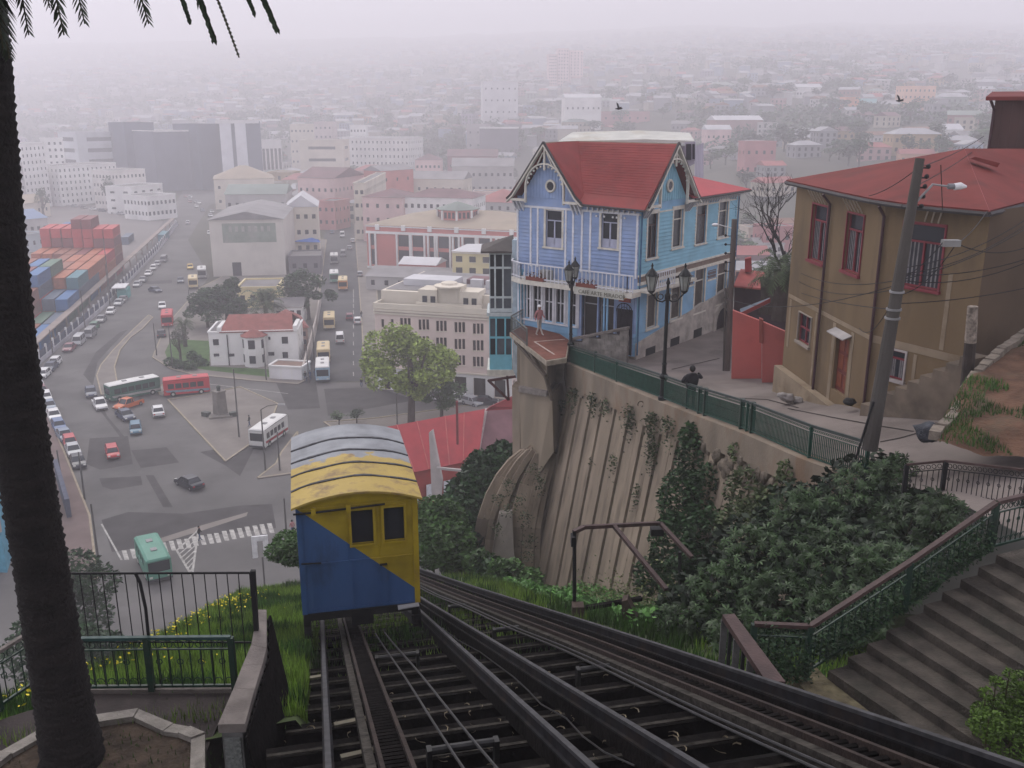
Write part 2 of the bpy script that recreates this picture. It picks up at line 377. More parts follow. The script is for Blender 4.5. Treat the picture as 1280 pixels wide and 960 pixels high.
sw = [(.5+.85*i, 1.5, 1.15+.85*i, 2.3) for i in range(4)]
m = MB(); facade(m, (-hw, L_, 0), (0, -1, 0), L_, Hh, sw, .08); cb('side_wall', m, paintS)
m = MB(); facade(m, (hw, 0, 0), (0, 1, 0), L_, Hh, sw, .08); cb('side_wall', m, paintY)
m = MB(); m.box((0, L_/2, .0), (Wd-.1, L_-.1, .08)); cb('floor_panel', m, black)
for x0, z0, x1, z1 in wins:
    c = (x0+x1)/2-hw
    f = MB(); fw = .055
    for a, b, c1, d in ((x0-fw, z0-fw, x1+fw, z0), (x0-fw, z1, x1+fw, z1+fw), (x0-fw, z0, x0, z1), (x1, z0, x1+fw, z1)):
        f.obox((a-hw, -.03, b), (c1-a, 0, 0), (0, .06, 0), (0, 0, d-b))
    o = cb('window_frame', f, paintY)
    g = MB(); g.obox((x0-hw, .09, z0), (x1-x0, 0, 0), (0, .008, 0), (0, 0, z1-z0)); cb('window_pane', g, GLASS, o)
for m_, (a, b, c, d) in ((0, (0, 1.2, Wd, 1.235)), (0, (1.14, .05, 1.17, 1.2)), (0, (.27, .05, .3, 1.2)), (0, (1.9, .05, 1.925, 1.2)), (0, (1.06, 1.235, 1.085, 2.5)), (0, (0, .02, Wd, .07)), (0, (0, 2.50, Wd, 2.56)), (0, (1.74, 1.24, 1.76, 2.5))):
    f = MB(); f.obox((a-hw, -.014, b), (c-a, 0, 0), (0, .02, 0), (0, 0, d-b)); cb('batten', f, paintF)
for x in (-hw-.03, hw-.09):
    f = MB(); f.obox((x, -.025, 0), (.12, 0, 0), (0, .1, 0), (0, 0, Hh)); cb('corner_post', f, paintF if x < 0 else paintY)
# roof: an arched skin of five sheets with seams
def arch(x): return Hh+.03+.27*(1-(x/(hw+.12))**2)
N_ = 14; xs = [-(hw+.12)+2*(hw+.12)*i/N_ for i in range(N_+1)]
ys = [-.16, .78, 1.66, 2.56, 3.46, L_+.12]
for y0, y1 in zip(ys, ys[1:]):
    m = MB(); vs = []
    for x in xs: vs += [(x, y0, arch(x)), (x, y1, arch(x)), (x, y0, arch(x)-.05), (x, y1, arch(x)-.05)]
    fs = []
    for i in range(N_): a = i*4; b = a+4; fs += [(a, b, b+1, a+1), (a+2, a+3, b+3, b+2), (a, a+2, b+2, b), (a+1, b+1, b+3, a+3)]
    fs += [(0, 1, 3, 2), (N_*4, N_*4+2, N_*4+3, N_*4+1)]; m.add(vs, fs); cb('roof_sheet', m, paintR, smooth=False)
seam = M('roof seam tar', (.07, .07, .075), .9, .4, 6, bump=.5)
for y0 in ys[1:-1]:
    m = MB(); pts = [Vector((x, y0+.03*math.sin(x*5+y0), arch(x)+.008)) for x in xs]
    for a, b in zip(pts, pts[1:]): m.beam(a, b, .075+.02*math.sin(a.x*7+y0), .03)
    cb('roof_seam', m, seam)
m = MB()
for i in range(N_): a, b = xs[i], xs[i+1]; m.quad((a, .0, Hh), (b, .0, Hh), (b, .0, arch(b)-.02), (a, .0, arch(a)-.02))
cb('gable_board', m, paintY)
m = MB(); m.tube([(-hw-.08, -.12, 2.5), (-.9, -.12, 2.5), (.6, -.12, 2.56)], .025, 8); cb('door_rail', m, black)
m = MB()
for i in range(26): m.sphere((-1.2+2.4*i/25, -.02, .10), .014, 5)
o_ = cb('rivet_row', m, paintF); o_['kind'] = 'stuff'
m = MB(); m.box((.52, -.05, 1.05), (.16, .05, .03)); cb('door_handle', m, black)
for x in (-.95, -.2): m = MB(); m.box((x, -.1, 2.44), (.1, .1, .16)); cb('rail_bracket', m, paintY)
m = MB(); m.tube([(-1.28, -.06, 1.28), (-.85, -.07, 1.26)], .018, 6); cb('grab_bar', m, black)
m = MB(); m.obox((-hw, -.05, -.16), (Wd, 0, 0), (0, L_+.1, 0), (0, 0, .16)); cb('sill_beam', m, black)
m = MB(); m.add([(hw-.5, -.2, -.02), (hw-.02, -.22, .03), (hw-.02, -.05, .02), (hw-.5, -.05, .0)], [(0, 1, 2, 3)]); m.add([(hw-.5, -.2, -.04), (hw-.02, -.22, .01), (hw-.02, -.05, 0), (hw-.5, -.05, -.02)], [(0, 3, 2, 1)]); cb('bent_step', m, M('bare tin', (.3, .3, .3), .5, .2))
m = MB()
for x in (-1.25, 1.2):
    m.beam((x, 0, -.2), (x, L_, -.2), .14, .2); m.beam((x, .1, -.5), (x, L_, -2.3), .14, .2); m.beam((x, L_-.1, -.1), (x, L_-.1, -2.3), .14, .14); m.beam((x, .2, -.1), (x, .2, -.5), .16, .16); m.beam((x, 2.2, -.1), (x, 2.2, -1.3), .12, .12)
cb('undercarriage', m, black)
for x in (-1.25, 1.25):
    for y in (.35, 3.9):
        m = MB(); zc = -.24-.44*y-.1; m.tube([(x-.07, y, zc), (x+.07, y, zc)], .3, 16); m.tube([(x+.07, y, zc), (x+.09, y, zc)], .34, 16); cb('wheel', m, steel)
m = MB(); m.box((0, .2, -.42), (.5, .4, .3)); cb('cable_hitch', m, black)
# ================================================================ PARAPETS beside the track
coping = M('coping stone', (.17, .15, .135), .9, .25, 3, bump=.4, bscale=30, stain=(.08, .07, .06), sscale=1.2, sfac=.6)
concd = M('parapet concrete', (.10, .10, .095), .9, .3, 2.5, bump=.4, bscale=16)
root = thing('track_parapet', 'low parapet with a wide stone coping left of the track', 'parapet', gp(300, 850, 36.2))
ct = 37.25
cl = [gp(*p, ct) for p in ((272, 906), (292, 860), (303, 832), (314, 806), (317, 790), (321, 762))]
crr = [gp(*p, ct) for p in ((306, 905), (318, 862), (328, 830), (333, 810), (333, 790), (333, 762))]
for i, (a, b) in enumerate(((0, 1), (1, 2), (2, 3), (3, 4), (4, 5))):
    m = MB(); m.prism([cl[a]+Vector((-.0, .006, 0)), crr[a]+Vector((0, .006, 0)), crr[b], cl[b]], ct-.13, ct); m.build('coping_stone', coping, root)
m = MB(); q = [cl[0].lerp(crr[0], .12), cl[0].lerp(crr[0], .88), crr[2].lerp(cl[2], .2), crr[5].lerp(cl[5], .12), cl[5].lerp(crr[5], .12), cl[2].lerp(crr[2], .2)]
m.prism(q, 35.2, ct-.13); m.build('wall', concd, root)
m = MB(); a, b = cl[0].lerp(crr[0], .2), cl[0].lerp(crr[0], .8); m.obox(a+Vector((0, -.02, -1.0)), b-a, (0, .03, 0), (0, 0, .8)); m.build('end_panel', M('plaque stone', (.13, .14, .13), .8, .3, 20, bump=.8, bscale=25), root)
for i in range(16):                                   # dark boards down the pit side
    t = i/15; p = crr[0].lerp(crr[3], min(1, t*1.4)) if t < .7 else crr[3].lerp(crr[5], (t-.7)/.3)
    m = MB(); m.beam(p+Vector((.03, 0, -.15)), p+Vector((.35, -.05, -2.2)), .17, .03, up=Vector((1, 0, 0))); m.build('board', timber, root)
brownr = M('brown painted rail', (.06, .036, .032), .6, .25, 4, bump=.2)
root = thing('track_parapet', 'short brown topped parapet with upright bars right of the track', 'parapet', gp(940, 850, 36.2))
a0, a1, b0, b1 = gp(903, 768, ct), gp(918, 767, ct), gp(958, 852, ct), gp(982, 852, ct)
m = MB(); m.prism([a0, a1, b1, b0], ct-.1, ct); m.build('coping_stone', brownr, root)
for i in range(7):
    p = a0.lerp(b0, i/6.5); m = MB(); m.beam(p+Vector((.04, 0, -.1)), p+Vector((.04, 0, -1.5)), .05 if i % 2 else .1, .05, up=Vector((0, 1, 0))); m.build('upright', black if i % 2 else concd, root)
# ================================================================ TERRACE with planter
tfloor = M('terrace paving dark', (.055, .045, .042), .9, .35, .8, bump=.3, bscale=18, stain=(.028, .025, .022), sscale=.6, sfac=.8)
m = MB(); m.prism([(-14, 4), gp(271, 958, 36.2)+Vector((.0, -6, 0)), gp(272, 906, 36.2), gp(318, 780, 36.2)[:2]+(0,) if False else (-4.35, 12.95, 0), (-6.7, 12.9), (-7.6, 12.3), (-9.5, 10.6), (-14, 9.5)], 35.2, 36.2)
struct('terrace_floor', m, tfloor)
m = MB(); m.prism([(-6.7, 12.88), (-4.3, 12.9), (-4.3, 13.05), (-6.7, 13.03)], 35.2, 36.27); struct('terrace_kerb', m, coping)
pl = thing('tree_planter', 'angular stone kerbed planter bed round the foot of the big palm', 'planter', (-6.1, 11.2, 36.2))
rim = [gp(*p, 36.42) for p in ((-60, 985), (0, 938), (53, 908), (119, 894), (173, 886), (217, 904), (238, 908), (256, 916), (256, 962), (250, 1010))]
cin = sum(rim, Vector())/len(rim)+Vector((.0, -.6, 0))
rimm = M('planter kerb stone', (.26, .24, .21), .9, .3, 5, bump=.6, bscale=25, stain=(.09, .09, .07), sscale=2.5, sfac=.6)
for a, b in zip(rim, rim[1:]):
    n_ = Z.cross((b-a)).normalized(); 
    if n_.dot(cin-a) < 0: n_ = -n_
    m = MB(); a2, b2 = a.lerp(b, .01), a.lerp(b, .99); i1, i2 = a2+(cin-a2).normalized()*.2, b2+(cin-b2).normalized()*.2
    m.prism([a2, b2, i2, i1], 36.19, 36.42+.015*math.sin(a.x*9)); m.build('kerb_stone', rimm, pl)
m = MB(); m.prism([p+(cin-p).normalized()*.15 for p in rim], 36.1, 36.34); m.build('soil_bed', M('planter soil', (.05, .036, .025), .95, .5, 4, bump=.9, bscale=12), pl)
pts = []
for i in range(500):
    p = cin+Vector((rng.normal()*.9, rng.normal()*.7, 0)); p.z = 36.33; pts.append(p)
tag(blades('planter_grass', pts, .09, .02, grassd), 'sparse grass tufts on the soil of the planter')
# palm tree
tc = Vector((-6.3, 11.2, 36.3)); root = thing('palm_tree', 'tall palm with a thick ringed trunk rising from the stone planter', 'palm tree', tc)
ctr = [at(92, 955, 11.15), at(66, 800, 11.15), at(40, 640, 11.15), at(15, 470, 11.1), at(-4, 300, 11.1), at(-22, 120, 11.1), at(-36, 0, 11.1), at(-44, -130, 11.1), at(-48, -210, 11.1)]
rad = [(36.3, .41), (36.7, .375), (37.5, .345), (39, .32), (41, .31), (44, .305), (46, .34), (48, .42), (50, .5)]
V = []; F = []; K = 30; zz = 36.2; i = 0
px_ = [(p.z, p.x) for p in ctr]; py_ = [(p.z, p.y) for p in ctr]; rows = 0
while zz < ctr[-1].z:
    r0 = interp(zz, rad)
    for dz, k in ((0, 1.0), (.045, 1.055), (.075, 1.0)):
        for j in range(K):
            a = 2*math.pi*j/K; rr = r0*k*(1+.035*mn.noise(Vector((math.cos(a)*3, math.sin(a)*3, zz*2.5))))+(.035*mn.noise(Vector((math.cos(a)*9, math.sin(a)*9, zz*9))) if k > 1 else 0)
            V.append((interp(zz, px_)+rr*math.cos(a), interp(zz, py_)+rr*math.sin(a), zz+dz+.02*mn.noise(Vector((math.cos(a)*2, math.sin(a)*2, zz)))))
        rows += 1
    zz += .098
for i in range(rows-1):
    for j in range(K): F.append((i*K+j, i*K+(j+1) % K, (i+1)*K+(j+1) % K, (i+1)*K+j))
npmesh('trunk', V, F, M('palm bark', (.011, .009, .008), .95, .5, 3, bump=.9, bscale=18, streak=.4), root)
pin = leafmat('palm leaflet', (.022, .04, .016), .3, .4)
rach = M('palm rachis', (.05, .045, .02), .7, .2)
crownc = Vector((ctr[-1].x, ctr[-1].y, 49.4))
def frond(tip, sag=1.0, ll=.42, dead=False, parent=root, c0=None, step=.032):
    c0 = c0 or crownc; d = tip-c0; L = d.length; mid = c0.lerp(tip, .5)+Vector((d.x*.14, d.y*.14, sag))
    B = lambda t: c0*(1-t)**2+mid*2*t*(1-t)+tip*t*t
    ps = [B(i/12) for i in range(13)]
    m = MB(); m.tube(ps, [.035*(1-.75*i/12) for i in range(13)], 5); o = m.build('frond', rach, parent)
    V = []; F = []; n = int(L/step)
    for i in range(int(n*.15), n):
        t = i/n; p = B(t); tg = (B(min(1, t+.02))-B(max(0, t-.02))).normalized(); side = tg.cross(Z)
        side = side.normalized() if side.length > .2 else Vector((1, 0, 0))
        l = ll*math.sin(math.pi*min(.97, .12+.86*t))**.55
        for sg in (-1, 1):
            a = side*sg*.62+tg*.75+Vector((rng.normal()*.08, rng.normal()*.08, -.28+rng.normal()*.1)); a.normalize()
            if dead: a = (tg*1.0+side*sg*.15+Vector((0, 0, -.4))).normalized()
            e = p+a*l; wv = tg.cross(a); wv = wv.normalized()*.024 if wv.length > .01 else Vector((0, 0, .014)); k = len(V)
            V += [p-wv*.6, p+wv*.6, p.lerp(e, .55)+wv+Vector((0, 0, -.01)), e+Vector((0, 0, -.05*l)), p.lerp(e, .55)-wv]; F += [(k, k+1, k+2, k+4), (k+4, k+2, k+3, k+3)]
    V = [tuple(v) for v in V]; me = bpy.data.meshes.new('leaflets'); me.from_pydata(V, [], [f if f[2] != f[3] else f[:3] for f in F]); me.materials.append(pin)
    oo = bpy.data.objects.new('leaflet_row', me); COL.objects.link(oo); oo.parent = o; put_world(oo, o); oo['kind'] = 'stuff'
for px, py, Yd, sg in ((36, 44, 11.6, 1.9), (80, 44, 11.0, 1.8), (106, 30, 11.8, 1.7), (62, 10, 12.2, 1.6), (186, 30, 11.4, 1.6), (237, 26, 12.0, 1.5), (268, 50, 11.2, 1.6), (318, 16, 11.8, 1.5), (346, 36, 11.1, 1.5), (130, -20, 9.5, 1.6), (210, -25, 10.2, 1.5), (300, -40, 9.8, 1.4), (150, -35, 13.5, 1.4), (380, -25, 12.0, 1.2)):
    frond(at(px, py, Yd), sg)
frond(at(299, 72, 11.3), 1.5, .06, True)
frond(at(12, 73, 10.9), .3, .3, c0=at(-14, -60, 11.1)); frond(at(4, 60, 10.8), .2, .25, c0=at(-20, -80, 11.0))
for k in range(26):
    a = 2*math.pi*k/26+.1; r = rng.uniform(2.6, 4.4)
    tip = crownc+Vector((math.cos(a)*r, math.sin(a)*r, rng.uniform(-.9, 1.9)))
    if tip.x > -4 and tip.z < 48.2: tip.z = 48.6
    frond(tip, 1.3, .4, step=.075)
# ================================================================ ORNATE RAILINGS
green = M('railing dark green paint', (.010, .034, .022), .45, .25, 5, stain=(.05, .04, .03), sscale=4, sfac=.3)
greenl = M('railing green paint', (.012, .06, .04), .45, .2, 5)
def railing(label, pts, h=.95, group=None, mat=green, rail=None, sp=.13, scroll=True, posts=None, cat='railing', detail=6, bottom=.08, name='railing', toph=.05, topw=.07, sil=False, br=.011):
    """pts = base points; one post at each, top rail, bottom rail, thin bars and scrolls"""
    root = thing(name, label, cat, pts[0], group=group); pts = [Vector(p) for p in pts]; rail = rail or mat
    for p in pts: m = MB(); m.box(p, (.09, .09, h+.0)); m.build('post', mat, root)
    for a, b in zip(pts, pts[1:]):
        d = b-a; L = Vector((d.x, d.y, 0)).length; e = d.normalized(); eh = Vector((d.x, d.y, 0)).normalized()
        m = MB(); m.beam(a+Z*h, b+Z*h, topw, toph); m.build('top_rail', rail, root)
        m = MB(); m.beam(a+Z*bottom, b+Z*bottom, .04, .04); m.build('lower_rail', mat, root); m = MB(); m.beam(a+Z*(h-.2), b+Z*(h-.2), .025, .02); m.build('middle_rail', mat, root)
        n = max(2, int(L/sp)); bal = MB(); scr = MB()
        for i in range(1, n):
            p = a.lerp(b, i/n); bal.tube([p+Z*bottom, p+Z*(h-.2 if scroll else h)], br, 4, cap=False)
            if scroll:
                scr.torus(p+Z*(h-.11), min(sp*.42, .075), .009, eh, Z, 8, 4)
                if i % 2: scr.torus(p+Z*(h*.55), sp*.3, .009, eh, Z, 7, 4)
                scr.torus(p+Z*(bottom+.09)+eh*sp*.5, sp*.35, .009, eh, Z, 6, 4, a0=0, a1=math.pi)
        o = bal.build('baluster_panel', mat, root); o['kind'] = 'stuff'
        if scroll: o = scr.build('scroll_panel', mat, root); o['kind'] = 'stuff'
    return root
railing('ornate green railing along the far edge of the palm terrace', [(-6.85, 12.87, 36.25), (-5.65, 12.9, 36.25), (-4.35, 12.92, 36.25)], .93, 'terrace railings', green, M('railing blue green', (.02, .055, .05), .45), .16, detail=6)
railing('ornate green railing left of the palm trunk, running toward the viewer', [gp(-70, 935, 36.25), gp(0, 888, 36.25), gp(44, 858, 36.25)], .93, 'terrace railings', green, coping, .16)
f = thing('iron_fence', 'tall plain iron fence of thin bars behind the terrace railing', 'fence', (-5.6, 13.0, 36.2))
Yf = 13.02; fl, fr = at(85, 717, Yf), at(312, 716, Yf)
m = MB(); m.beam(fl, fr, .02, .03); m.build('top_bar', black, f)
m = MB(); m.beam(at(100, 802, Yf), at(314, 803, Yf), .02, .025); m.build('mid_bar', black, f)
for i in range(17):
    t = i/16.; a = fl.lerp(fr, t); m = MB(); m.tube([a, Vector((a.x, a.y, 36.2))], .009, 5); m.build('bar', black, f)
m = MB(); m.tube([at(169, 716, Yf), at(175, 728, Yf), at(182, 760, Yf), Vector((at(185, 800, Yf).x, Yf, 36.2))], .025, 6); m.build('bent_stay', black, f)
m = MB(); m.beam(at(316, 713, Yf), Vector((at(318, 780, Yf).x, Yf, 36.2)), .07, .07, up=Vector((0, 1, 0))); m.build('end_post', black, f)
# ================================================================ STAIRS on the right
P1 = Vector((5.05, 13.2, 36.41)); cd = az(67); nd = az(157); nst = 9; run = .38; rise = .152; slen = 7.5
st = thing('stone_staircase', 'broad worn stone steps climbing to the right of the tracks', 'steps', P1)
stm = M('stair stone worn', (.066, .057, .046), .95, .5, 2.6, bump=.7, bscale=22, stain=(.035, .036, .027), sscale=1.5, sfac=.8)
for i in range(nst):
    a = P1+cd*run*i+Z*(rise*i-.0); m = MB()
    dirn = (az(157+ (i-4)*1.2)); m.obox(a-Z*.6, cd*(run+.03), dirn*slen, Z*.6); o = m.build('step', stm, st)
lp = P1+cd*run*nst+Z*rise*nst
m = MB(); m.prism([(lp-Z*0)[:2], (lp+cd*5)[:2], (lp+cd*5+nd*slen)[:2], (lp+nd*slen)[:2]], 36.6, lp.z); m.build('landing', stm, st)
m = MB(); m.prism([gp(985, 838, 36.3)[:2], gp(1012, 822, 36.3)[:2], P1[:2], (P1+nd*7)[:2], (P1+nd*7+Vector((-1.2, -1, 0)))[:2]], 35.6, 36.26); struct('stair_foot_ground', m, M('yellowish broken stone', (.14, .12, .07), .95, .5, 4, bump=.6))
hr = 'brown painted rail'
railing('dark green ornate railing with brown handrail climbing beside the stone steps', [gp(938, 842, 36.27), gp(1013, 850, 36.3)+Vector((-.05, .1, 0)), P1+cd*run*4.2+Z*(rise*4.2)-nd*.12, lp-nd*.15, lp-nd*.2+cd*1.6], .9, 'railings by the stone steps', green, brownr, .12, topw=.09, toph=.06)
# climbing leaves on that railing
pts = []
for i in range(5200):
    t = rng.random(); b = P1.lerp(lp, t); 
    pts.append(b-nd*(.05+abs(rng.normal())*.28)+Z*(abs(rng.normal())*.28+.02)+cd*rng.normal()*.05)
for i in range(1800):
    t = rng.random(); b = gp(938, 842, 36.27).lerp(gp(1013, 850, 36.3), t); pts.append(b+Vector((rng.normal()*.05, rng.normal()*.1, abs(rng.normal())*.35)))
tag(leaves('creeper', pts, .038, leafmat('creeper leaf', (.025, .055, .022), .4, .6)), 'small leafed creeper tangled in the railing beside the steps', 'creeper')
# ================================================================ UPPER PATH, RETAINING WALL
FENCE = [at(712, 455, 50), at(770, 478, 42.5), at(827, 500, 37.3), at(872, 518, 34), at(932, 540, 30), at(1010, 575, 26), at(1080, 600, 23.5)]
def fx(Y): return interp(Y, [(p.y, p.x) for p in reversed(FENCE)])
def path_z(x, y):
    f = interp(y, [(17, 36.6), (20, 36.45), (23.5, 35.6), (26, 35.2), (30, 34.65), (34, 33.97), (37.3, 33.5), (42.5, 32.8), (50, 31.75), (64, 31.6)])
    if y > 66: f -= (y-66)*.8
    return max(-1, f+max(0, x-9.3)*.22*max(0, min(1, (42-y)/10)))
conc = M('path concrete', (.19, .162, .145), .9, .22, .5, bump=.25, bscale=14, stain=(.12, .10, .088), sscale=.35, sfac=.8)
V = []; F = []; ys = [14+i*.75 for i in range(68)]+[66+i*3 for i in range(16)]; K = 26
for y in ys:
    x0 = fx(y) if y < 50 else 3.16-(y-50)*.0
    if y < 23.5: x0 = 9.35+(23.5-y)*.15
    for k in range(K+1):
        x = x0+(58-x0)*(k/K)**1.7; V.append((x, y, path_z(x, y)+.015*mn.noise(Vector((x, y, 0)))))
for i in range(len(ys)-1):
    for j in range(K): a = i*(K+1)+j; F.append((a, a+1, a+K+2, a+K+1))
g = npmesh('hilltop_path', V, F, conc); g['kind'] = 'structure'
# cracks / slab joints on the path
m = MB(); dk = M('path joint', (.05, .045, .04), .95)
for pts in (((985, 511), (1040, 522), (1100, 533), (1150, 541)), ((905, 497), (960, 500), (1005, 512)), ((1100, 553), (1125, 548), (1150, 541), (1185, 541)), ((840, 462), (870, 455), (905, 447))):
    q = []
    for a, b in zip(pts, pts[1:]):
        for t in range(6): q.append((lerp(a[0], b[0], t/6), lerp(a[1], b[1], t/6)))
    q = [gp(x, y, 34.5) for x, y in q]; qq = []
    for p in q:
        d = (p-Vector((0, 0, CH))); t = 1
        for _ in range(12): w_ = Vector((0, 0, CH))+d*t; t *= (CH-path_z(w_.x, w_.y))/(CH-w_.z)
        w_ = Vector((0, 0, CH))+d*t; w_.z += .02; qq.append(w_)
    for a, b in zip(qq, qq[1:]): m.beam(a, b, .05, .012)
struct('path_joint_line', m, dk)
wn = Vector((-.974, -.226, 0))
rib = M('rib concrete', (.25, .203, .15), .92, .35, 1.4, bump=.35, bscale=10, stain=(.115, .095, .07), sscale=.7, sfac=.85, streak=4, island=.22)
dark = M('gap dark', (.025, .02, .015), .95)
band = M('parapet render', (.22, .18, .135), .92, .25, .8, bump=.25, bscale=10, stain=(.20, .12, .07), sscale=.9, sfac=.6, streak=2)
rw = thing('retaining_wall', 'tall leaning beige retaining wall of long concrete ribs below the green railing', 'retaining wall', (5, 40, 26))
def FL(Y): return Vector((fx(Y), Y, path_z(fx(Y), Y)))
def wt(Y): return FL(Y)-Z*(interp(Y, [(26, .8), (37, 1.1), (50, 1.35)])+.25*mn.noise(Vector((Y*.7, 0, 0))))+wn*.1
def wb(Y):
    H_ = interp(Y, [(24, 4.5), (30, 5.5), (36, 7.2), (42, 9), (50, 10.3)])
    return FL(Y)+wn*(.3+interp(Y, [(36, .13), (46, .135), (50, .17)])*H_)-Z*(H_+2.6)+wn*.35
Y = 50.2; i = 0
while Y > 24:
    wdt = .40+.2*((i*7) % 5)/5; a, b = Y, Y-wdt; t0, t1, b0, b1 = wt(a), wt(b), wb(a), wb(b); m = MB()
    q = wn*.28
    t0, t1, b0, b1 = [p+wn*.05*math.sin(i*2.1) for p in (t0, t1, b0, b1)]
    m.add([b0, b1, t1, t0, b0-q, b1-q, t1-q, t0-q], [(0, 1, 2, 3), (0, 4, 5, 1), (1, 5, 6, 2), (2, 6, 7, 3), (3, 7, 4, 0)]); o = m.build('concrete_rib', rib, rw)
    Y -= wdt+.10; i += 1
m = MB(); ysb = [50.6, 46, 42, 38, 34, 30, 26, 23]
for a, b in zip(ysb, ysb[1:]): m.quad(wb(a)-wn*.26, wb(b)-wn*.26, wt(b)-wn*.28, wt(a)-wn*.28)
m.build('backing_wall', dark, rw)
ys_ = [50.6-i*.9 for i in range(31)]
for a, b in zip(ys_, ys_[1:]):
    m = MB(); A, B = FL(a), FL(b); lo = interp(a, [(26, -.95), (37, -1.25), (50, -1.5)])+.12*math.sin(a*3)
    m.add([A+wn*.22+Z*lo, B+wn*.22+Z*lo, B+wn*.2-Z*.02, A+wn*.2-Z*.02, A-wn*.25+Z*.03, B-wn*.25+Z*.03, A+wn*.05+Z*lo, B+wn*.05+Z*lo], [(0, 1, 2, 3), (3, 2, 5, 4), (0, 6, 7, 1)])
    m.build('parapet_band', band, rw)
# stones under the band further along
for i in range(46):
    Y = rng.uniform(27.5, 33.5); p = wt(Y)+wn*.15-Z*rng.uniform(.05, .9); m = MB(); r = rng.uniform(.1, .22); m.sphere(p-wn*.1, r, 6, sz=1.2)
    m.build('stone', M('rubble stone', (.15, .125, .095), .95, .5, 3, bump=.6, island=.3), rw)
# wall spikes (small hooked irons)
for px, py in ((805, 505), (872, 540), (930, 558), (1003, 592)):
    p = at(px, py, interp(px, [(805, 38.7), (872, 34), (930, 30.2), (1003, 26.4)]))+wn*.15
    m = MB(); m.torus(p, .13, .018, wn, Z, 10, 5, a0=-.5, a1=4.4); m.build('iron_hook', rust, rw)
# tufts hanging on the wall
tuftm = leafmat('wall tuft leaf', (.045, .065, .025), .4, .5)
TW = {(718, 490): 'under the second railing panel', (742, 497): 'right of the uppermost cluster', (757, 505): 'between two long clusters', (787, 512): 'left of the lamp post', (815, 522): 'right under the lamp post', (835, 530): 'just right of the lamp post foot', (700, 512): 'against the pier', (705, 505): 'just above the one by the pier', (720, 598): 'alone halfway down the left ribs', (800, 612): 'low on the right beside the ivy', (770, 575): 'alone in the middle of the ribs', (816, 560): 'below the long one under the lamp', (666, 575): 'at the top of the rock face', (744, 578): 'middle left of the ribs', (680, 640): 'low at the left rib edge'}
for px, py, h_ in ((718, 490, 1.3), (742, 497, 1.1), (757, 505, .8), (787, 512, 1.6), (815, 522, 2.3), (835, 530, 1.0), (700, 512, 1.0), (705, 505, .7), (720, 598, .9), (800, 612, 2.2), (770, 575, .9), (816, 560, 1.1), (666, 575, .8), (744, 578, .7), (680, 640, .5)):
    Yw = interp(px, [(680, 50), (712, 49.5), (770, 42), (827, 37), (850, 35.5)]); d = ray(px, py)
    P0 = FL(Yw)+wn*(.35+.12*max(0, (py-500)/100.*1.2)); pt = hit_v(px, py, P0, wn)
    pp = [pt+Vector((rng.normal()*.16, rng.normal()*.22, -abs(rng.normal())*h_*.5+.2)) for _ in range(int(170*h_))]
    o = leaves('wall_shrub', pp, .075, tuftm); tag(o, f'{"long" if h_ > 1.4 else "small" if h_ < .9 else "mid sized"} green tuft on the ribbed wall, {TW[px, py]}', 'plant', 'plants hanging on the retaining wall')
# smooth lump at the wall's left end
lump = M('sprayed concrete', (.17, .14, .10), .92, .3, .7, bump=.5, bscale=6, stain=(.17, .09, .05), sscale=1.2, sfac=.5, streak=3)
rk = thing('rock_outcrop', 'pale lumpy concrete covered rock at the left end of the ribbed wall', 'rock face', (1, 48, 21))
Lc = [(664, 556), (640, 574), (616, 604), (600, 650), (592, 690), (586, 740)]; Rc = [(696, 548), (692, 575), (682, 612), (674, 653), (672, 695), (674, 745)]
V = []; F = []; NA, NB = 24, 20
for i in range(NA+1):
    t = i/NA*(len(Lc)-1.001); k = int(t); f_ = t-k
    l = (lerp(Lc[k][0], Lc[k+1][0], f_), lerp(Lc[k][1], Lc[k+1][1], f_)); r = (lerp(Rc[k][0], Rc[k+1][0], f_), lerp(Rc[k][1], Rc[k+1][1], f_))
    for j in range(NB+1):
        q = j/NB; Yq = 49.4+1.0*(1-q)-.1*math.sin(math.pi*q)-i/NA*1.2
        p = at(lerp(l[0], r[0], q), lerp(l[1], r[1], q), Yq+.22*mn.noise(Vector((q*6, t*2.8, 2)))+.12*math.sin(q*26)*(q < .35 or q > .8)); V.append(tuple(p))
for i in range(NA):
    for j in range(NB): a = i*(NB+1)+j; F.append((a, a+NB+1, a+NB+2, a+1))
npmesh('rock_surface', V, F, lump, rk)
m = MB(); b_ = [Vector(V[i*(NB+1)]) for i in range(NA+1)]
for p, q in zip(b_, b_[1:]): m.quad(p, p+Vector((1.5, 2.5, 0)), q+Vector((1.5, 2.5, 0)), q)
m.build('rock_side', lump, rk)
for q0, q1, n_ in ((.0, .36, 6), (.55, 1.0, 8)):          # ribs running down both flanks of the rock
    for k in range(n_):
        j = int((q0+(q1-q0)*k/(n_-1))*NB); m = MB(); col = [Vector(V[i*(NB+1)+j])+Vector((-.05, -.12, 0)) for i in range(2 if q0 < .5 else 3, NA+1, 3)]
        for a, b in zip(col, col[1:]): m.beam(a, b, .3, .3, up=Vector((0, -1, 0)))
        m.build('concrete_rib', rib, rk)
m = MB(); q4 = [at(624, 642, 48.5), at(640, 640, 48.4), at(643, 700, 47.6), at(614, 702, 47.6), at(619, 668, 47.8)]
m.add(q4+[p+Vector((0, .4, 0)) for p in q4], [(4, 3, 2, 1, 0), (0, 1, 6, 5), (1, 2, 7, 6), (2, 3, 8, 7), (3, 4, 9, 8), (4, 0, 5, 9)]); m.build('plaster_patch', M('plaster patch', (.25, .225, .19), .9, .2, 1, bump=.3), rk)
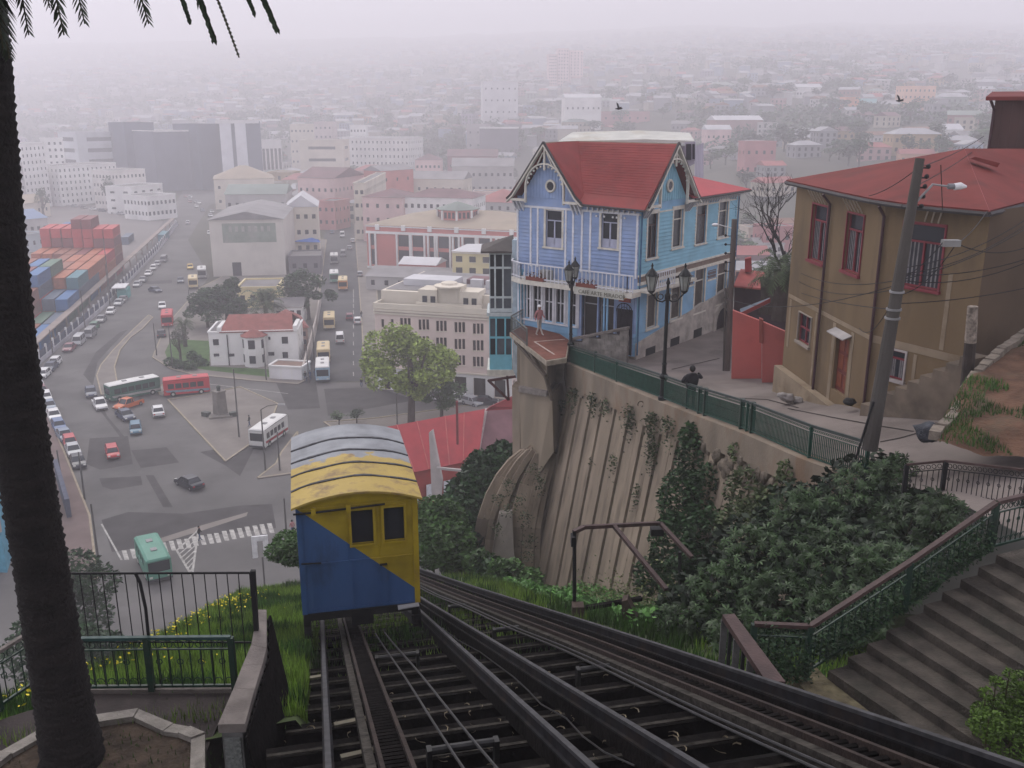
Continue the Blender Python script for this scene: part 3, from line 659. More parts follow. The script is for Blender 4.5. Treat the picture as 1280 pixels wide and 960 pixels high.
TR = {(636, 600): 'in the upper hollow', (648, 618): 'above the plaster patch', (622, 618): 'at the upper left edge', (658, 640): 'right of the plaster patch top', (662, 670): 'right of the plaster patch middle', (622, 655): 'left of the plaster patch', (660, 690): 'at the plaster patch foot', (674, 596): 'beside the first rib', (668, 580): 'just below the pier', (636, 632): 'on top of the plaster patch'}
for px, py, s_ in ((636, 600, .5), (648, 618, .5), (622, 618, .35), (658, 640, .6), (662, 670, .55), (622, 655, .35), (660, 690, .4), (674, 596, .6), (668, 580, .5), (636, 632, .4)):
    pt = at(px, py, 46.6 if py > 630 else 47.6); pp = [pt+Vector((rng.normal()*.2, rng.normal()*.2, -abs(rng.normal())*s_)) for _ in range(int(190*s_))]
    tag(leaves('rock_shrub', pp, .07, tuftm), f'{"larger" if s_ > .5 else "small"} dark plant in the pale rock face, {TR[px, py]}', 'plant', 'plants in the rock face')
# pier below the deck
pier = M('pier render', (.22, .18, .13), .92, .2, .6, bump=.2, bscale=8, stain=(.18, .15, .11), sscale=.5, sfac=.6, streak=3)
pr = thing('support_pier', 'plain beige rendered pier carrying the red deck', 'pier', (2, 51, 24))
def slab_px(name, q, Y0, thick, mat, root, z0=None):
    Ys = Y0 if isinstance(Y0, (list, tuple)) else [Y0]*len(q)
    pts = [at(x, y, k) for (x, y), k in zip(q, Ys)]; n = len(pts); m = MB(); m.add(pts+[p+Vector((thick*.25, thick, 0)) for p in pts], [tuple(range(n-1, -1, -1)), tuple(range(n, 2*n))]+[(i, (i+1) % n, (i+1) % n+n, i+n) for i in range(n)])
    return m.build(name, mat, root)
slab_px('upper_wall', [(650, 431), (684, 457), (684, 492), (650, 488)], [53.2, 48.6, 48.6, 53.2], 2.5, pier, pr)
slab_px('ledge', [(648, 484), (683, 490), (683, 496), (648, 490)], [52.8, 48.2, 48.2, 52.8], 2.6, coping, pr)
slab_px('lower_wall', [(648, 489), (690, 495), (692, 565), (672, 595), (648, 600)], [53, 48.2, 48.0, 49, 52], 2.6, pier, pr)
slab_px('edge_column', [(640, 482), (650, 489), (650, 600), (641, 600)], [53.4, 52.8, 51.5, 52], 1.0, band, pr)
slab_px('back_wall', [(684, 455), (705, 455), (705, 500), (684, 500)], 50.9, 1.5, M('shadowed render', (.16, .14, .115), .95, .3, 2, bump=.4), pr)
# deck
dz_ = 32.65; dk = thing('terrace_deck', 'red brown triangular deck jutting out beside the blue house', 'deck', (3, 51, dz_))
dp = [gp(*p, dz_) for p in ((637, 415), (683, 451), (708, 447), (712, 425), (700, 417), (655, 405))]
terr = M('deck terracotta', (.17, .062, .042), .85, .25, 1.5, stain=(.22, .12, .09), sscale=1.2, sfac=.4)
m = MB(); m.prism(dp, dz_-.28, dz_-.02); m.build('slab', M('deck edge', (.30, .26, .20), .9, .25, 3), dk)
m = MB(); m.prism([p.lerp(sum(dp, Vector())/6, .04) for p in dp], dz_-.019, dz_); m.build('deck_surface', terr, dk)
m = MB(); wl = [gp(*p, dz_+.006) for p in ((668, 427), (706, 424))]; m.beam(wl[0], wl[1], .09, .006); wl2 = [gp(*p, dz_+.006) for p in ((668, 427), (693, 443))]; m.beam(wl2[0], wl2[1], .1, .006); m.build('painted_line', M('faded white paint', (.45, .38, .33), .9, .3, 6), dk)
for a, b, ya, yb in (((644, 426), (682, 470), 52.6, 47.8), ((682, 470), (690, 500), 47.8, 48), ((662, 440), (684, 474), 50.2, 47.9)):
    m = MB(); m.beam(at(*a, ya), at(*b, yb), .16, .16); m.build('steel_brace', M('brace brown', (.09, .07, .05), .8, .3, 4), dk)
railing('thin dark railing round the red deck', [dp[5]+Vector((0, -.1, 0)), dp[0]+Vector((.1, 0, 0)), dp[0].lerp(dp[1], .5)], .95, None, M('thin rail', (.12, .13, .12), .6), None, .16, scroll=False)
# ================================================================ GREEN RAILING ALONG THE PATH
railing('long dark green cast iron railing along the top of the retaining wall', [p-wn*.02+Z*.03 for p in FENCE], 1.02, None, M('railing path green', (.012, .062, .042), .5, .25, 4), M('railing top worn', (.03, .045, .04), .5, .3, 4), .085, detail=5, name='path_railing', br=.017, toph=.08)
for px in (872, 880, 925, 938, 712, 745):
    Y = interp(px, [(712, 50), (770, 42.5), (827, 37.3), (872, 34), (932, 30), (1010, 26)]); m = MB(); m.box(FL(Y)-wn*.05, (.14, .14, 1.08)); 
    o = m.build('railing_post', green); tag(o, 'x', 'post', 'posts of the path railing'); o['label'] = f'square green railing post on the path, {dict([(872, "left post of the pair nearest the lamp"), (880, "right post of the pair nearest the lamp"), (925, "left post of the middle pair"), (938, "right post of the middle pair"), (712, "by the red deck lamp"), (745, "second from the red deck")])[px]}'
railing('scrolled dark railing at the edge of the upper path, behind the castor bush', [at(1128, 627, 21), at(1176, 624, 20.4), at(1278, 640, 18.6), at(1360, 650, 17.5)], .95, None, black, brownr, .12, name='railing')
# street lamps
lampm = M('lamp post black', (.012, .014, .014), .4, .2, 6, metal=.3)
lg = M('lantern glass', (.28, .29, .27), .3, .2, 4)
def street_lamp(label, loc, rz):
    r = thing('street_lamp', label, 'street lamp', loc, rz, 'ornate double street lamps')
    m = MB(); m.lathe((0, 0, 0), [(.2, 0), (.2, .12), (.14, .2), (.13, .9), (.19, .95), (.19, 1.05), (.1, 1.15), (.085, 1.5), (.11, 1.55), (.08, 1.62), (.075, 4.2), (.12, 4.25), (.12, 4.4), (.07, 4.5), (.05, 4.8), (.09, 4.88), (.02, 5.1)], 12); cbx = m.build('pole', lampm, r, local=True)
    m = MB()
    for s in (-1, 1):
        m.tube([(0, 0, 4.25), (s*.2, 0, 4.12), (s*.42, 0, 4.18), (s*.52, 0, 4.32), (s*.62, 0, 4.42), (s*.66, 0, 4.5)], .035, 6); m.torus((s*.28, 0, 4.33), .11, .022, Vector((1, 0, 0)), Z, 12, 5)
    m.build('arm', lampm, r, local=True)
    for s in (-1, 1):
        m = MB(); m.lathe((s*.66, 0, 4.45), [(.05, 0), (.15, .1), (.15, .13), (.12, .14)], 8); m.lathe((s*.66, 0, 4.45), [(.25, .72), (.28, .74), (.24, .8), (.12, .95), (.05, 1.02), (.035, 1.08), (.06, 1.12), (.01, 1.24)], 8)
        for k in range(6):
            a = math.pi*k/3; m.tube([(s*.66+.14*math.cos(a), .14*math.sin(a), 4.58), (s*.66+.25*math.cos(a), .25*math.sin(a), 5.18)], .013, 4)
        o = m.build('lantern_frame', lampm, r, local=True)
        m = MB(); m.lathe((s*.66, 0, 4.58), [(.125, 0), (.235, .59)], 6); m.build('lantern_glass', lg, o, local=True)
    return r
street_lamp('ornate black double street lamp standing on the green path railing', FL(37.3)-wn*.05, 0)
street_lamp('ornate black double street lamp beside the red deck of the blue house', FL(50.1)-wn*.05, math.radians(72))
# ================================================================ PERSON builder
skin = M('skin', (.35, .20, .13), .6, .1, 5)
def person(label, loc, rz, jt, edges, rad, cols, head, hair, h=1.7, hat=None, group=None, name='person'):
    """jt: joint positions, edges, radii; cols: function(co)->material slot"""
    r = thing(name, label, 'person', loc, rz, group)
    me = bpy.data.meshes.new('body'); me.from_pydata(jt, edges, []); o = bpy.data.objects.new('body', me); COL.objects.link(o)
    md = o.modifiers.new('s', 'SKIN'); sv = me.skin_vertices[0].data
    for i, q in enumerate(rad): sv[i].radius = (q, q) if not isinstance(q, tuple) else q
    sv[0].use_root = True
    o.modifiers.new('u', 'SUBSURF').levels = 2
    dg = bpy.context.evaluated_depsgraph_get(); m2 = bpy.data.meshes.new_from_object(o.evaluated_get(dg)); COL.objects.unlink(o); bpy.data.objects.remove(o)
    mats, fn = cols
    m2.materials.clear()
    for m_ in mats: m2.materials.append(m_)
    for p in m2.polygons: p.material_index = fn(p.center); p.use_smooth = True
    b = bpy.data.objects.new('body', m2); COL.objects.link(b); b.parent = r
    hm = MB(); hm.sphere(head, .105, 12, sz=1.2); hm.sphere(Vector(head)+Vector((0, -.1, -.02)), .022, 6)
    for s in (-1, 1): hm.sphere(Vector(head)+Vector((s*.1, 0, -.01)), .03, 6)
    hm.build('head', skin, r, smooth=True, local=True)
    m = MB(); m.sphere(Vector(head)+Vector((0, .025, .03)), .118, 12, sz=1.15); m.build('hat' if hat else 'hair', hat or hair, r, smooth=True, local=True)
    if hat: m = MB(); m.lathe(Vector(head)+Vector((0, -.04, .07)), [(.15, 0), (.15, .015), (.11, .02)], 12); m.build('hat_brim', hat, r, local=True)
    return r
def standing(sw=.0, lift=0):
    J = [(0, 0, .95), (0, 0, 1.15), (0, 0, 1.38), (0, 0, 1.5), (-.1, 0, .9), (-.12, -.15*sw, .5), (-.12, .2*sw, .09), (-.12, .2*sw-.12, .05), (.1, 0, .9), (.12, .15*sw-.03, .5), (.12, -.22*sw, .09), (.12, -.22*sw-.12, .05),
         (-.19, 0, 1.4), (-.24, .05+.1*sw, 1.15), (-.25, -.05+.15*sw, .9), (.19, 0, 1.4), (.25, .03-.1*sw, 1.15), (.25, -.12-.15*sw, .92+lift)]
    E_ = [(0, 1), (1, 2), (2, 3), (0, 4), (4, 5), (5, 6), (6, 7), (0, 8), (8, 9), (9, 10), (10, 11), (2, 12), (12, 13), (13, 14), (2, 15), (15, 16), (16, 17)]
    R_ = [.14, .13, .15, .055, .09, .065, .045, .04, .09, .065, .045, .04, .07, .05, .035, .07, .05, .035]
    return J, E_, R_
pink = M('pink shirt', (.42, .18, .18), .8); white = M('white cloth', (.7, .7, .7), .8); khaki = M('pale trousers', (.45, .42, .38), .8); blk = M('black cloth', (.015, .015, .018), .85); hairm = M('dark hair', (.012, .01, .009), .6); denim = M('denim', (.05, .08, .15), .9)
J, E_, R_ = standing(.6, .1)
person('person in a pink shirt and white cap standing on the red deck', gp(676, 418, 32.66)+Vector((-.1, -.25, 0)), math.radians(40), J, E_, R_, ([pink, khaki, skin], lambda c: 1 if c.z < .95 and abs(c.x) < .2 else (0 if c.z > .95 else 2)), (0, -.02, 1.63), hairm, hat=white)
J = [(0, 0, .95), (0, 0, 1.15), (0, 0, 1.4), (0, 0, 1.5), (-.1, 0, .9), (-.12, 0, .5), (-.12, 0, .09), (-.12, -.12, .05), (.1, 0, .9), (.12, 0, .5), (.12, 0, .09), (.12, -.12, .05), (-.22, 0, 1.4), (-.42, .0, 1.28), (-.28, -.12, 1.48), (.22, 0, 1.38), (.4, .05, 1.2), (.2, -.15, 1.12)]
person('person in a black jacket leaning on the green path railing beside the lamp', Vector((6.95, 35.1, path_z(7, 35.3)-.02)), math.radians(190), J, E_, [.23, .25, .28, .09, .12, .07, .05, .045, .1, .07, .05, .045, .1, .07, .05, .1, .07, .05], ([blk, skin], lambda c: 0), (0, 0, 1.66), hairm)
# ================================================================ BLUE HOUSE
C0 = Vector((6.8, 50.6, 31.9)); es = az(37.7); ef = Vector((-es.y, es.x, 0)); ZE = 40.25-31.9
peri = M('siding periwinkle', (.27, .365, .57), .7, .12, 1.5, stain=(.36, .43, .55), sscale=.7, sfac=.5)
teal = M('siding light blue', (.23, .43, .62), .7, .12, 1.2, stain=(.30, .45, .58), sscale=.7, sfac=.5)
tealg = M('siding turquoise', (.24, .48, .60), .7, .12, 1.2)
cream = M('trim cream', (.64, .61, .53), .75, .15, 3)
whitet = M('trim white blue', (.70, .71, .74), .7, .12, 3)
redroof = M('roof red painted sheet', (.26, .046, .042), .75, .15, .9, stain=(.20, .05, .045), sscale=.6, sfac=.6, bump=.15, bscale=3)
redroof2 = M('roof bright red sheet', (.38, .05, .055), .6, .12, .7, stain=(.28, .05, .05), sscale=.5, sfac=.5)
purp = M('door purple', (.10, .09, .20), .6)
curtain = M('curtain cloth', (.20, .19, .19), .9, .25, 6)
H = thing('blue_house', 'blue and lilac wooden house with steep red gabled roof, white balcony and carved trim', 'house', C0)
def hb(name, mb, mat, par=H, smooth=False): return mb.build(name, mat, par, smooth)
def fr(px0, py0, px1, py1, n, O, u):        # pixel box -> (u,z) rect on a facade
    a = hit_v(px0, (py0+py1)/2, O, n); b = hit_v(px1, (py0+py1)/2, O, n); c = hit_v((px0+px1)/2, py0, O, n); d = hit_v((px0+px1)/2, py1, O, n)
    return [(a-O).dot(u), d.z-O.z, (b-O).dot(u), c.z-O.z]
def window(rt, O, u, par, frame, trim=None, mull='T', rec=.12, glass=GLASS, tw=.14, curt=False, pr=.05, sill=True):
    nin = Vector((-u.y, u.x, 0)); P = lambda a, b, k=0: O+u*a+Z*b+nin*k; a, b, c, d = rt
    if trim:
        m = MB(); bars = [(a-tw, b, a, d), (c, b, c+tw, d), (a-tw, d, c+tw, d+tw)]
        for q in bars: m.obox(P(q[0], q[1], -pr), u*(q[2]-q[0]), nin*(pr+.02), Z*(q[3]-q[1]))
        if sill: m.obox(P(a-tw-.04, b-.1, -pr-.06), u*(c-a+2*tw+.08), nin*(pr+.08), Z*.1)
        par = m.build('window_trim', trim, par) if par.type == 'EMPTY' else par
        w_ = par
    fw = .045; m = MB(); m_ = [(a, b, a+fw, d), (c-fw, b, c, d), (a+fw, b, c-fw, b+fw), (a+fw, d-fw, c-fw, d)]
    tz = d-(d-b)*.28
    if mull == 'T': m_ += [(a+fw, tz-.03, c-fw, tz+.03), ((a+c)/2-.03, b+fw, (a+c)/2+.03, tz-.03)]
    if mull == 'I': m_ += [(a+fw, tz-.03, c-fw, tz+.03)]
    if mull == '+': m_ += [(a+fw, (b+d)/2-.03, c-fw, (b+d)/2+.03), ((a+c)/2-.03, b+fw, (a+c)/2+.03, d-fw)]
    if mull == 'D': m_ += [(a+fw, tz-.03, c-fw, tz+.03), ((a+c)/2-.04, b+fw, (a+c)/2+.04, tz-.03), (a+fw, b+fw, c-fw, b+.25*(d-b))]
    for q in m_: m.obox(P(q[0], q[1], rec-.06), u*(q[2]-q[0]), nin*.06, Z*(q[3]-q[1]))
    o = m.build('window_frame', frame, par)
    g = MB(); g.obox(P(a, b, rec), u*(c-a), nin*.01, Z*(d-b)); g.build('window_pane', glass, o if par.type == 'EMPTY' else par)
    if curt:
        g = MB(); k = 10
        for i in range(k):
            x = a+(c-a)*(i+.5)/k
            if .38 < (i+.5)/k < .62: continue
            g.obox(P(x-.03, b, rec-.012), u*.05, nin*.008, Z*(tz-b))
        o2 = g.build('curtain', curtain, o if par.type == 'EMPTY' else par); o2['kind'] = 'stuff'
    return o
# --- right (street) facade
nS = Vector((es.y, -es.x, 0)); LS = 12.0
rS = [fr(809, 264, 821, 322, nS, C0, es), fr(841, 260, 853, 309, nS, C0, es), fr(870, 255, 882, 304, nS, C0, es), fr(898, 250, 909, 296, nS, C0, es),
      fr(809, 352, 821, 409, nS, C0, es), fr(839, 344, 851, 398, nS, C0, es), fr(868, 336, 880, 389, nS, C0, es), fr(896, 329, 907, 378, nS, C0, es)]
rS = [[max(.3, a), b, c, min(d, ZE-.55)] for a, b, c, d in rS]
m = MB(); facade(m, C0, es, LS, ZE, rS, .12); hb('street_wall', m, teal)
# clapboards
def clap(O, u, W, z0, z1, rects, mat, par, step=.21, pr=.055):
    m = MB(); nin = Vector((-u.y, u.x, 0)); z = z0
    while z < z1-.05:
        spans = [(0, W)]
        for r in rects:
            if r[1]-.13 < z+step/2 < r[3]+.13:
                ns = []
                for a, b in spans:
                    lo, hi = r[0]-.13, r[2]+.13
                    if hi <= a or lo >= b: ns.append((a, b)); continue
                    if a < lo: ns.append((a, lo))
                    if hi < b: ns.append((hi, b))
                spans = ns
        for a, b in spans:
            p0, p1 = O+u*a+Z*z, O+u*b+Z*z
            m.add([p0-nin*pr, p1-nin*pr, p1-nin*.004+Z*step*.98, p0-nin*.004+Z*step*.98, p0, p1], [(0, 1, 2, 3), (0, 4, 5, 1)])
        z += step
    o = m.build('clapboard_row', mat, par); o['kind'] = 'stuff'; return o
clap(C0, es, LS, 1.3, 4.0, rS[4:], teal, H); clap(C0, es, LS, 4.5, ZE-.5, rS[:4], tealg, H)
for i, r in enumerate(rS):
    window(r, C0, es, H, M('sash brown', (.09, .05, .04), .6) if i in (0, 2) else cream, cream, 'T' if i in (0,) else 'I', curt=i in (2,), glass=GLASS if i not in (4, 5, 6, 7) else M('shutter brown glass', (.07, .06, .05), .35, .3, 4))
for zz, hh, pr, mt in ((3.98, .16, .16, cream), (4.14, .3, .06, M('band brown', (.20, .15, .12), .8, .2, 3)), (4.44, .1, .12, cream), (ZE-.62, .08, .05, cream)):
    m = MB(); m.obox(C0+Z*zz+nS*pr-es*.02, es*(LS+.04), -nS*(pr-.003), Z*hh); hb('string_course', m, mt)
for s0, s1, zz in ((rS[5][2]+.35, rS[6][0]-.3, 3.15), (rS[6][2]+.35, rS[7][0]-.3, 3.15)):
    m = MB(); m.obox(C0+es*s0+Z*zz+nS*.05, es*(s1-s0), -nS*.045, Z*.55); o = hb('blind_panel', m, M('blind panel brown', (.12, .10, .10), .7)); f = MB(); f.obox(C0+es*(s0-.05)+Z*(zz-.1)+nS*.07, es*(s1-s0+.1), -nS*.06, Z*.1); f.build('panel_sill', cream, o)
# corner posts and drain
for O in (C0, C0+es*(LS-.22)):
    m = MB(); m.obox(O+nS*.05-Z*0+Z*1.1, es*.2, -nS*.045, Z*(ZE-1.3)); hb('corner_board', m, tealg)
m = MB(); m.tube([C0+nS*.12+es*.02+Z*.1, C0+nS*.12+es*.02+Z*ZE], .05, 6); hb('drain_pipe', m, M('drain blue', (.04, .12, .22), .5))
m = MB(); m.tube([C0+es*(LS+.05)+nS*.1+Z*.3, C0+es*(LS+.05)+nS*.1+Z*ZE], .05, 6); hb('drain_pipe', m, M('drain blue', (.04, .12, .22), .5))
# stone plinth following the path
plin = M('plinth white stone', (.42, .38, .34), .9, .25, 2, bump=.3, stain=(.22, .20, .17), sscale=1.1, sfac=.6)
m = MB(); zt0, zt1 = 1.0, 2.35
q = [C0+nS*.1+es*.0, C0+nS*.1+es*(LS+.1)]
m.add([q[0]-Z*.6, q[1]-Z*.6, q[1]+Z*zt1, q[0]+Z*.75, q[0]-nS*.35-Z*.6, q[1]-nS*.35-Z*.6, q[1]-nS*.35+Z*zt1, q[0]-nS*.35+Z*.75], [(0, 1, 2, 3), (3, 2, 6, 7), (4, 0, 3, 7), (1, 5, 6, 2)]); hb('stone_plinth', m, plin)
for px0, py0, px1, py1 in ((807, 434, 819, 444), (838, 422, 849, 434), (867, 411, 877, 423)):
    r = fr(px0, py0, px1, py1, nS, C0+nS*.1, es); m = MB(); m.obox(C0+nS*.107+es*r[0]+Z*r[1], es*(r[2]-r[0]), -nS*.05, Z*(r[3]-r[1])); hb('cellar_vent', m, black)
# arched stone doorway near the far end
r = fr(893, 385, 908, 437, nS, C0+nS*.1, es); cx_ = (r[0]+r[2])/2; hwid = (r[2]-r[0])/2; zb = r[1]-.3; zt = r[3]
m = MB(); prof = [(-hwid, 0)]+[(-hwid*math.cos(math.pi*i/10), (zt-hwid-zb)+hwid*math.sin(math.pi*i/10)) for i in range(11)]+[(hwid, 0)]
O = C0+nS*.1+es*cx_+Z*zb; vs = []
for sc_, k in ((1.35, .14), (1.35, -.1), (1.0, .14), (1.0, -.1)):
    vs += [O+es*(x*sc_)+Z*(z if z < .01 else z+(sc_-1)*hwid*1.0)+nS*k for x, z in prof]
n = len(prof); fs = [(0*n+i, 2*n+i, 2*n+i+1, 0*n+i+1) for i in range(n-1)]+[(n+i, i, i+1, n+i+1) for i in range(n-1)]+[(2*n+i, 3*n+i, 3*n+i+1, 2*n+i+1) for i in range(n-1)]
m.add(vs, fs); hb('arch_surround', m, plin)
m = MB(); m.add([O+es*x+Z*z+nS*.03 for x, z in prof], [tuple(range(n))]); hb('arched_door', m, M('arched door dark', (.06, .045, .05), .7, .2, 3))
# --- front facade: u from far left end to corner
LF = 8.2; OF = C0+ef*LF; uf = -ef; nF = -es
rF = [fr(682.5, 263, 702.5, 309, nF, OF, uf), fr(752, 266, 772, 310, nF, OF, uf)]
rL = [fr(723, 353, 748, 419, nF, OF, uf), fr(750, 356, 768, 419, nF, OF, uf)]
rg = [[.35+.82*i, 1.2, .35+.82*i+.6, 3.55] for i in range(5)]
rL = [[a, max(.05, b), c, min(3.6, d)] for a, b, c, d in rL]
rL = [[4.6, .05, 5.65, 3.55], [5.75, .05, 6.75, 3.55]]
m = MB(); facade(m, OF, uf, LF, ZE, rF+rL+rg, .15); hb('front_wall', m, peri)
clap(OF, uf, LF, 4.4, ZE-.55, rF, peri, H)
clap(OF, uf, LF, 0.02, 1.15, [[4.5, 0, 6.85, 3.6]], teal, H); clap(OF, uf, 4.5, 3.55, 3.72, [], teal, H)
for u0 in (.05, 1.05, 1.87, 2.69, 3.51, 4.28): m = MB(); m.obox(OF+uf*u0+nF*.05+Z*1.1, uf*.18, -nF*.045, Z*2.5); hb('lattice_post', m, whitet)
for r in rF: window(r, OF, uf, H, M('sash lilac grey', (.42, .44, .55), .7), cream, 'D')
for r in rg: window(r, OF, uf, H, whitet, whitet, '+', tw=.1)
for r in rL: window(r, OF, uf, H, M('doorframe white', (.4, .4, .42), .7), None, 'I', rec=.35, glass=M('dark doorway', (.03, .025, .022), .4))
for u0 in (0.0, .95, 1.45, 3.4, 3.9, 4.5, 5.05, 7.0, 8.02):
    m = MB(); m.obox(OF+uf*u0+Z*4.35-uf*0+nF*.06, uf*.12, -nF*.055, Z*(ZE-4.9)); hb('pilaster', m, whitet)
m = MB(); m.obox(OF+nF*.08+Z*(ZE-.62), uf*LF, -nF*.075, Z*.12); hb('string_course', m, whitet)
m = MB(); m.obox(OF+nF*.05+uf*6.85+Z*0, uf*1.2, -nF*.045, Z*3.8); hb('corner_panel', m, peri)
# shop shield and iron gate at the corner, front side
m = MB(); m.obox(OF+nF*.1+uf*7.1+Z*3.0, uf*.75, -nF*.05, Z*.75); o = hb('wall_sign', m, M('sign red brown', (.28, .05, .03), .6)); f = MB(); f.torus(OF+nF*.12+uf*7.48+Z*3.38, .17, .035, uf, Z, 12, 6); f.sphere(OF+nF*.12+uf*7.33+Z*3.2, .08, 8); f.build('sign_emblem', M('sign orange', (.8, .3, .05), .5), o)
g = MB(); gx, gw = 7.5, .5
for i in range(7): x = gx-gw+gw*2*i/6; g.tube([OF+nF*.14+uf*x+Z*.05, OF+nF*.14+uf*x+Z*(2.45+.5*math.sqrt(max(0, 1-((x-gx)/gw)**2)))], .015, 5)
g.torus(OF+nF*.14+uf*gx+Z*2.45, gw, .025, uf, Z, 12, 5, a0=0, a1=math.pi); g.torus(OF+nF*.14+uf*gx+Z*2.5, gw*.5, .018, uf, Z, 10, 5)
m = MB(); m.obox(OF+nF*.06+uf*(gx-gw)+Z*.05, uf*(2*gw), -nF*.02, Z*2.55); o = hb('gate_opening', m, M('gate shade', (.025, .02, .03), .8)); o2 = g.build('iron_gate', black, o)
# other walls (away from the view) and floor slab
m = MB(); bk = ef*LF
facade(m, C0+es*LS+Vector((0, 0, 0)), ef, LF, ZE, [[1, 1.5, 2, 3.5], [4, 1.5, 5, 3.5], [1, 5, 2, 7], [4, 5, 5, 7]], .1); facade(m, C0+es*LS+ef*LF, -es, LS, ZE, [[2, 5, 3, 7], [6, 5, 7, 7]], .1); hb('rear_wall', m, teal)
m = MB(); m.prism([OF-Z*0, C0, C0+es*LS, C0+es*LS+bk], 27.5, 31.89); hb('foundation', m, pier)
m = MB(); m.prism([p for p in (OF+es*.2+uf*.2, C0+es*.2+ef*.2, C0+es*(LS-.2)+ef*.2, C0+es*(LS-.2)+ef*(LF-.2))], 31.9+3.7, 31.9+3.9); hb('floor_slab', m, M('floor dark', (.05, .045, .04), .9))
# --- roof
zr = 43.25; ze = 40.2
sc2 = 2.85; ov = .55
def rp(s, f, z): p = C0+es*s+ef*f; return Vector((p.x, p.y, z))
fc = 5.95; hf = 2.25
I_ = rp(sc2, fc, zr)
R2 = rp(sc2, -ov, zr); R1 = rp(-ov, fc, zr)
eA = rp(-ov, -ov, ze-.25); eD = rp(2*sc2+ov-.2, -ov, ze-.25)
kk = (zr-ze)/hf
def roofpiece(name, q, mat=redroof, th=.1):
    m = MB(); n = (q[1]-q[0]).cross(q[2]-q[0]).normalized(); n = n if n.z > 0 else -n; k = len(q)
    fl = [tuple(range(k)), tuple(range(2*k-1, k-1, -1))]+[(i, i+k, (i+1) % k+k, (i+1) % k) for i in range(k)]
    m.add([p+n*.05 for p in q]+[p-n*(th-.05) for p in q], fl); return hb(name, m, mat)
v1 = rp(-ov, fc-hf-.5*0, ze-.1); vL = rp(-ov, fc-hf-.1, ze-.15)
# front slope of main ridge, from valley to street rake; flared eave
mid = lambda a, b, t: a.lerp(b, t)
roofpiece('roof_slope', [I_, R2, eA+es*.5+Z*.45, vL+es*.5+Z*.45]); roofpiece('roof_flare', [vL+es*.5+Z*.45, eA+es*.5+Z*.45, eA, vL])
roofpiece('roof_slope', [R2, I_, rp(2*sc2, fc, ze-.1), rp(2*sc2+.1, -ov, ze-.1)])
roofpiece('roof_slope', [R1, I_, vL+es*.5+Z*.45, vL]); roofpiece('roof_slope', [R1, rp(-ov, fc+hf+.35, ze-.15), rp(sc2, fc+hf+.35, ze-.15), I_])
roofpiece('roof_slope', [I_, rp(sc2, fc+hf+.35, ze-.15), rp(2*sc2, fc+hf+.35, ze-.15), rp(2*sc2, fc, ze-.15)])
def shingles(a, b, c, d, n_):        # raised course edges between ridge a-b and eave d-c
    m = MB(); nn = (b-a).cross(d-a).normalized(); nn = nn if nn.z > 0 else -nn
    for i in range(1, n_): t = i/n_; m.beam(a.lerp(d, t)+nn*.062, b.lerp(c, t)+nn*.056, .04, .018, up=nn)
    o = hb('shingle_course', m, redroof); o['kind'] = 'stuff'
shingles(I_, R2, eA+es*.5+Z*.45, vL+es*.5+Z*.45, 22); shingles(I_, R1, vL+Z*.0, vL+es*.5+Z*.45, 14) if False else None
m = MB(); m.tube([R1, I_, R2], .07, 6); hb('ridge_cap', m, M('ridge cap pale', (.25, .20, .15), .7))
# low rear roof with brackets
lo = [rp(2*sc2-.6, -ov-.05, ze+.02), rp(LS+.6, -ov-.05, ze+.02), rp(LS+.6, LF+.4, ze+.02), rp(2*sc2-.6, LF+.4, ze+.02)]; t1_, t2_ = rp(2*sc2+.3, 3.4, ze+1.25), rp(LS-2.6, 3.6, ze+1.15)
roofpiece('low_roof', [lo[0], lo[1], t2_, t1_], redroof2); roofpiece('low_roof', [lo[1], lo[2], t2_], redroof2); roofpiece('low_roof', [lo[2], lo[3], t1_, t2_], redroof2)
m = MB(); m.obox(rp(7.5, 4.4, ze+1.1), es*4.2, ef*.4, Z*.35); hb('roof_kerb', m, M('roof edge brown', (.16, .09, .08), .8))
gut = M('gutter dark', (.05, .045, .045), .6)
for a, b in ((lo[0]+Z*-.04, lo[1]+Z*-.04), (eA, vL), (lo[1]-Z*.04, lo[2]-Z*.04)): m = MB(); m.tube([a, b], .07, 6); hb('gutter', m, gut)
# eave brackets along the street side and front
i = 0; s = .4
while s < LS+.1:
    if s > 5.2 or s < .6:
        m = MB(); b = C0+es*s+Z*(ZE-.1); m.add([b+nS*.02, b+nS*.5, b+nS*.4-Z*.12, b+nS*.16-Z*.22, b+nS*.02-Z*.5], [(0, 1, 2, 3, 4)]); m.add([b+es*.07+nS*.02, b+es*.07+nS*.5, b+es*.07+nS*.4-Z*.12, b+es*.07+nS*.16-Z*.22, b+es*.07+nS*.02-Z*.5], [(4, 3, 2, 1, 0)])
        m.add([b+nS*.5, b+nS*.5+es*.07, b+nS*.4-Z*.12+es*.07, b+nS*.4-Z*.12, b+nS*.16-Z*.22+es*.07, b+nS*.16-Z*.22, b+nS*.02-Z*.5+es*.07, b+nS*.02-Z*.5], [(0, 1, 2, 3), (3, 2, 4, 5), (5, 4, 6, 7)]); hb('eave_bracket', m, whitet)
    s += .34
for s in [.25+.33*i for i in range(11)]:
    if s > 3.4: continue
    m = MB(); b = C0+ef*s+Z*(ZE-.2); m.obox(b+nF*.4, ef*.07, -nF*.38, Z*.12); m.obox(b+nF*.16-Z*.35, ef*.07, -nF*.14, Z*.35); hb('eave_bracket', m, whitet)
for f_ in [.9, 1.15, 1.4, 1.65, 2.2, 2.45, 2.7]:
    m = MB(); p = C0+ef*f_+Z*(ZE-.85)+nF*.07; m.box(p, (.1, .04, .1), math.atan2(uf.y, uf.x)); hb('dot_ornament', m, white)
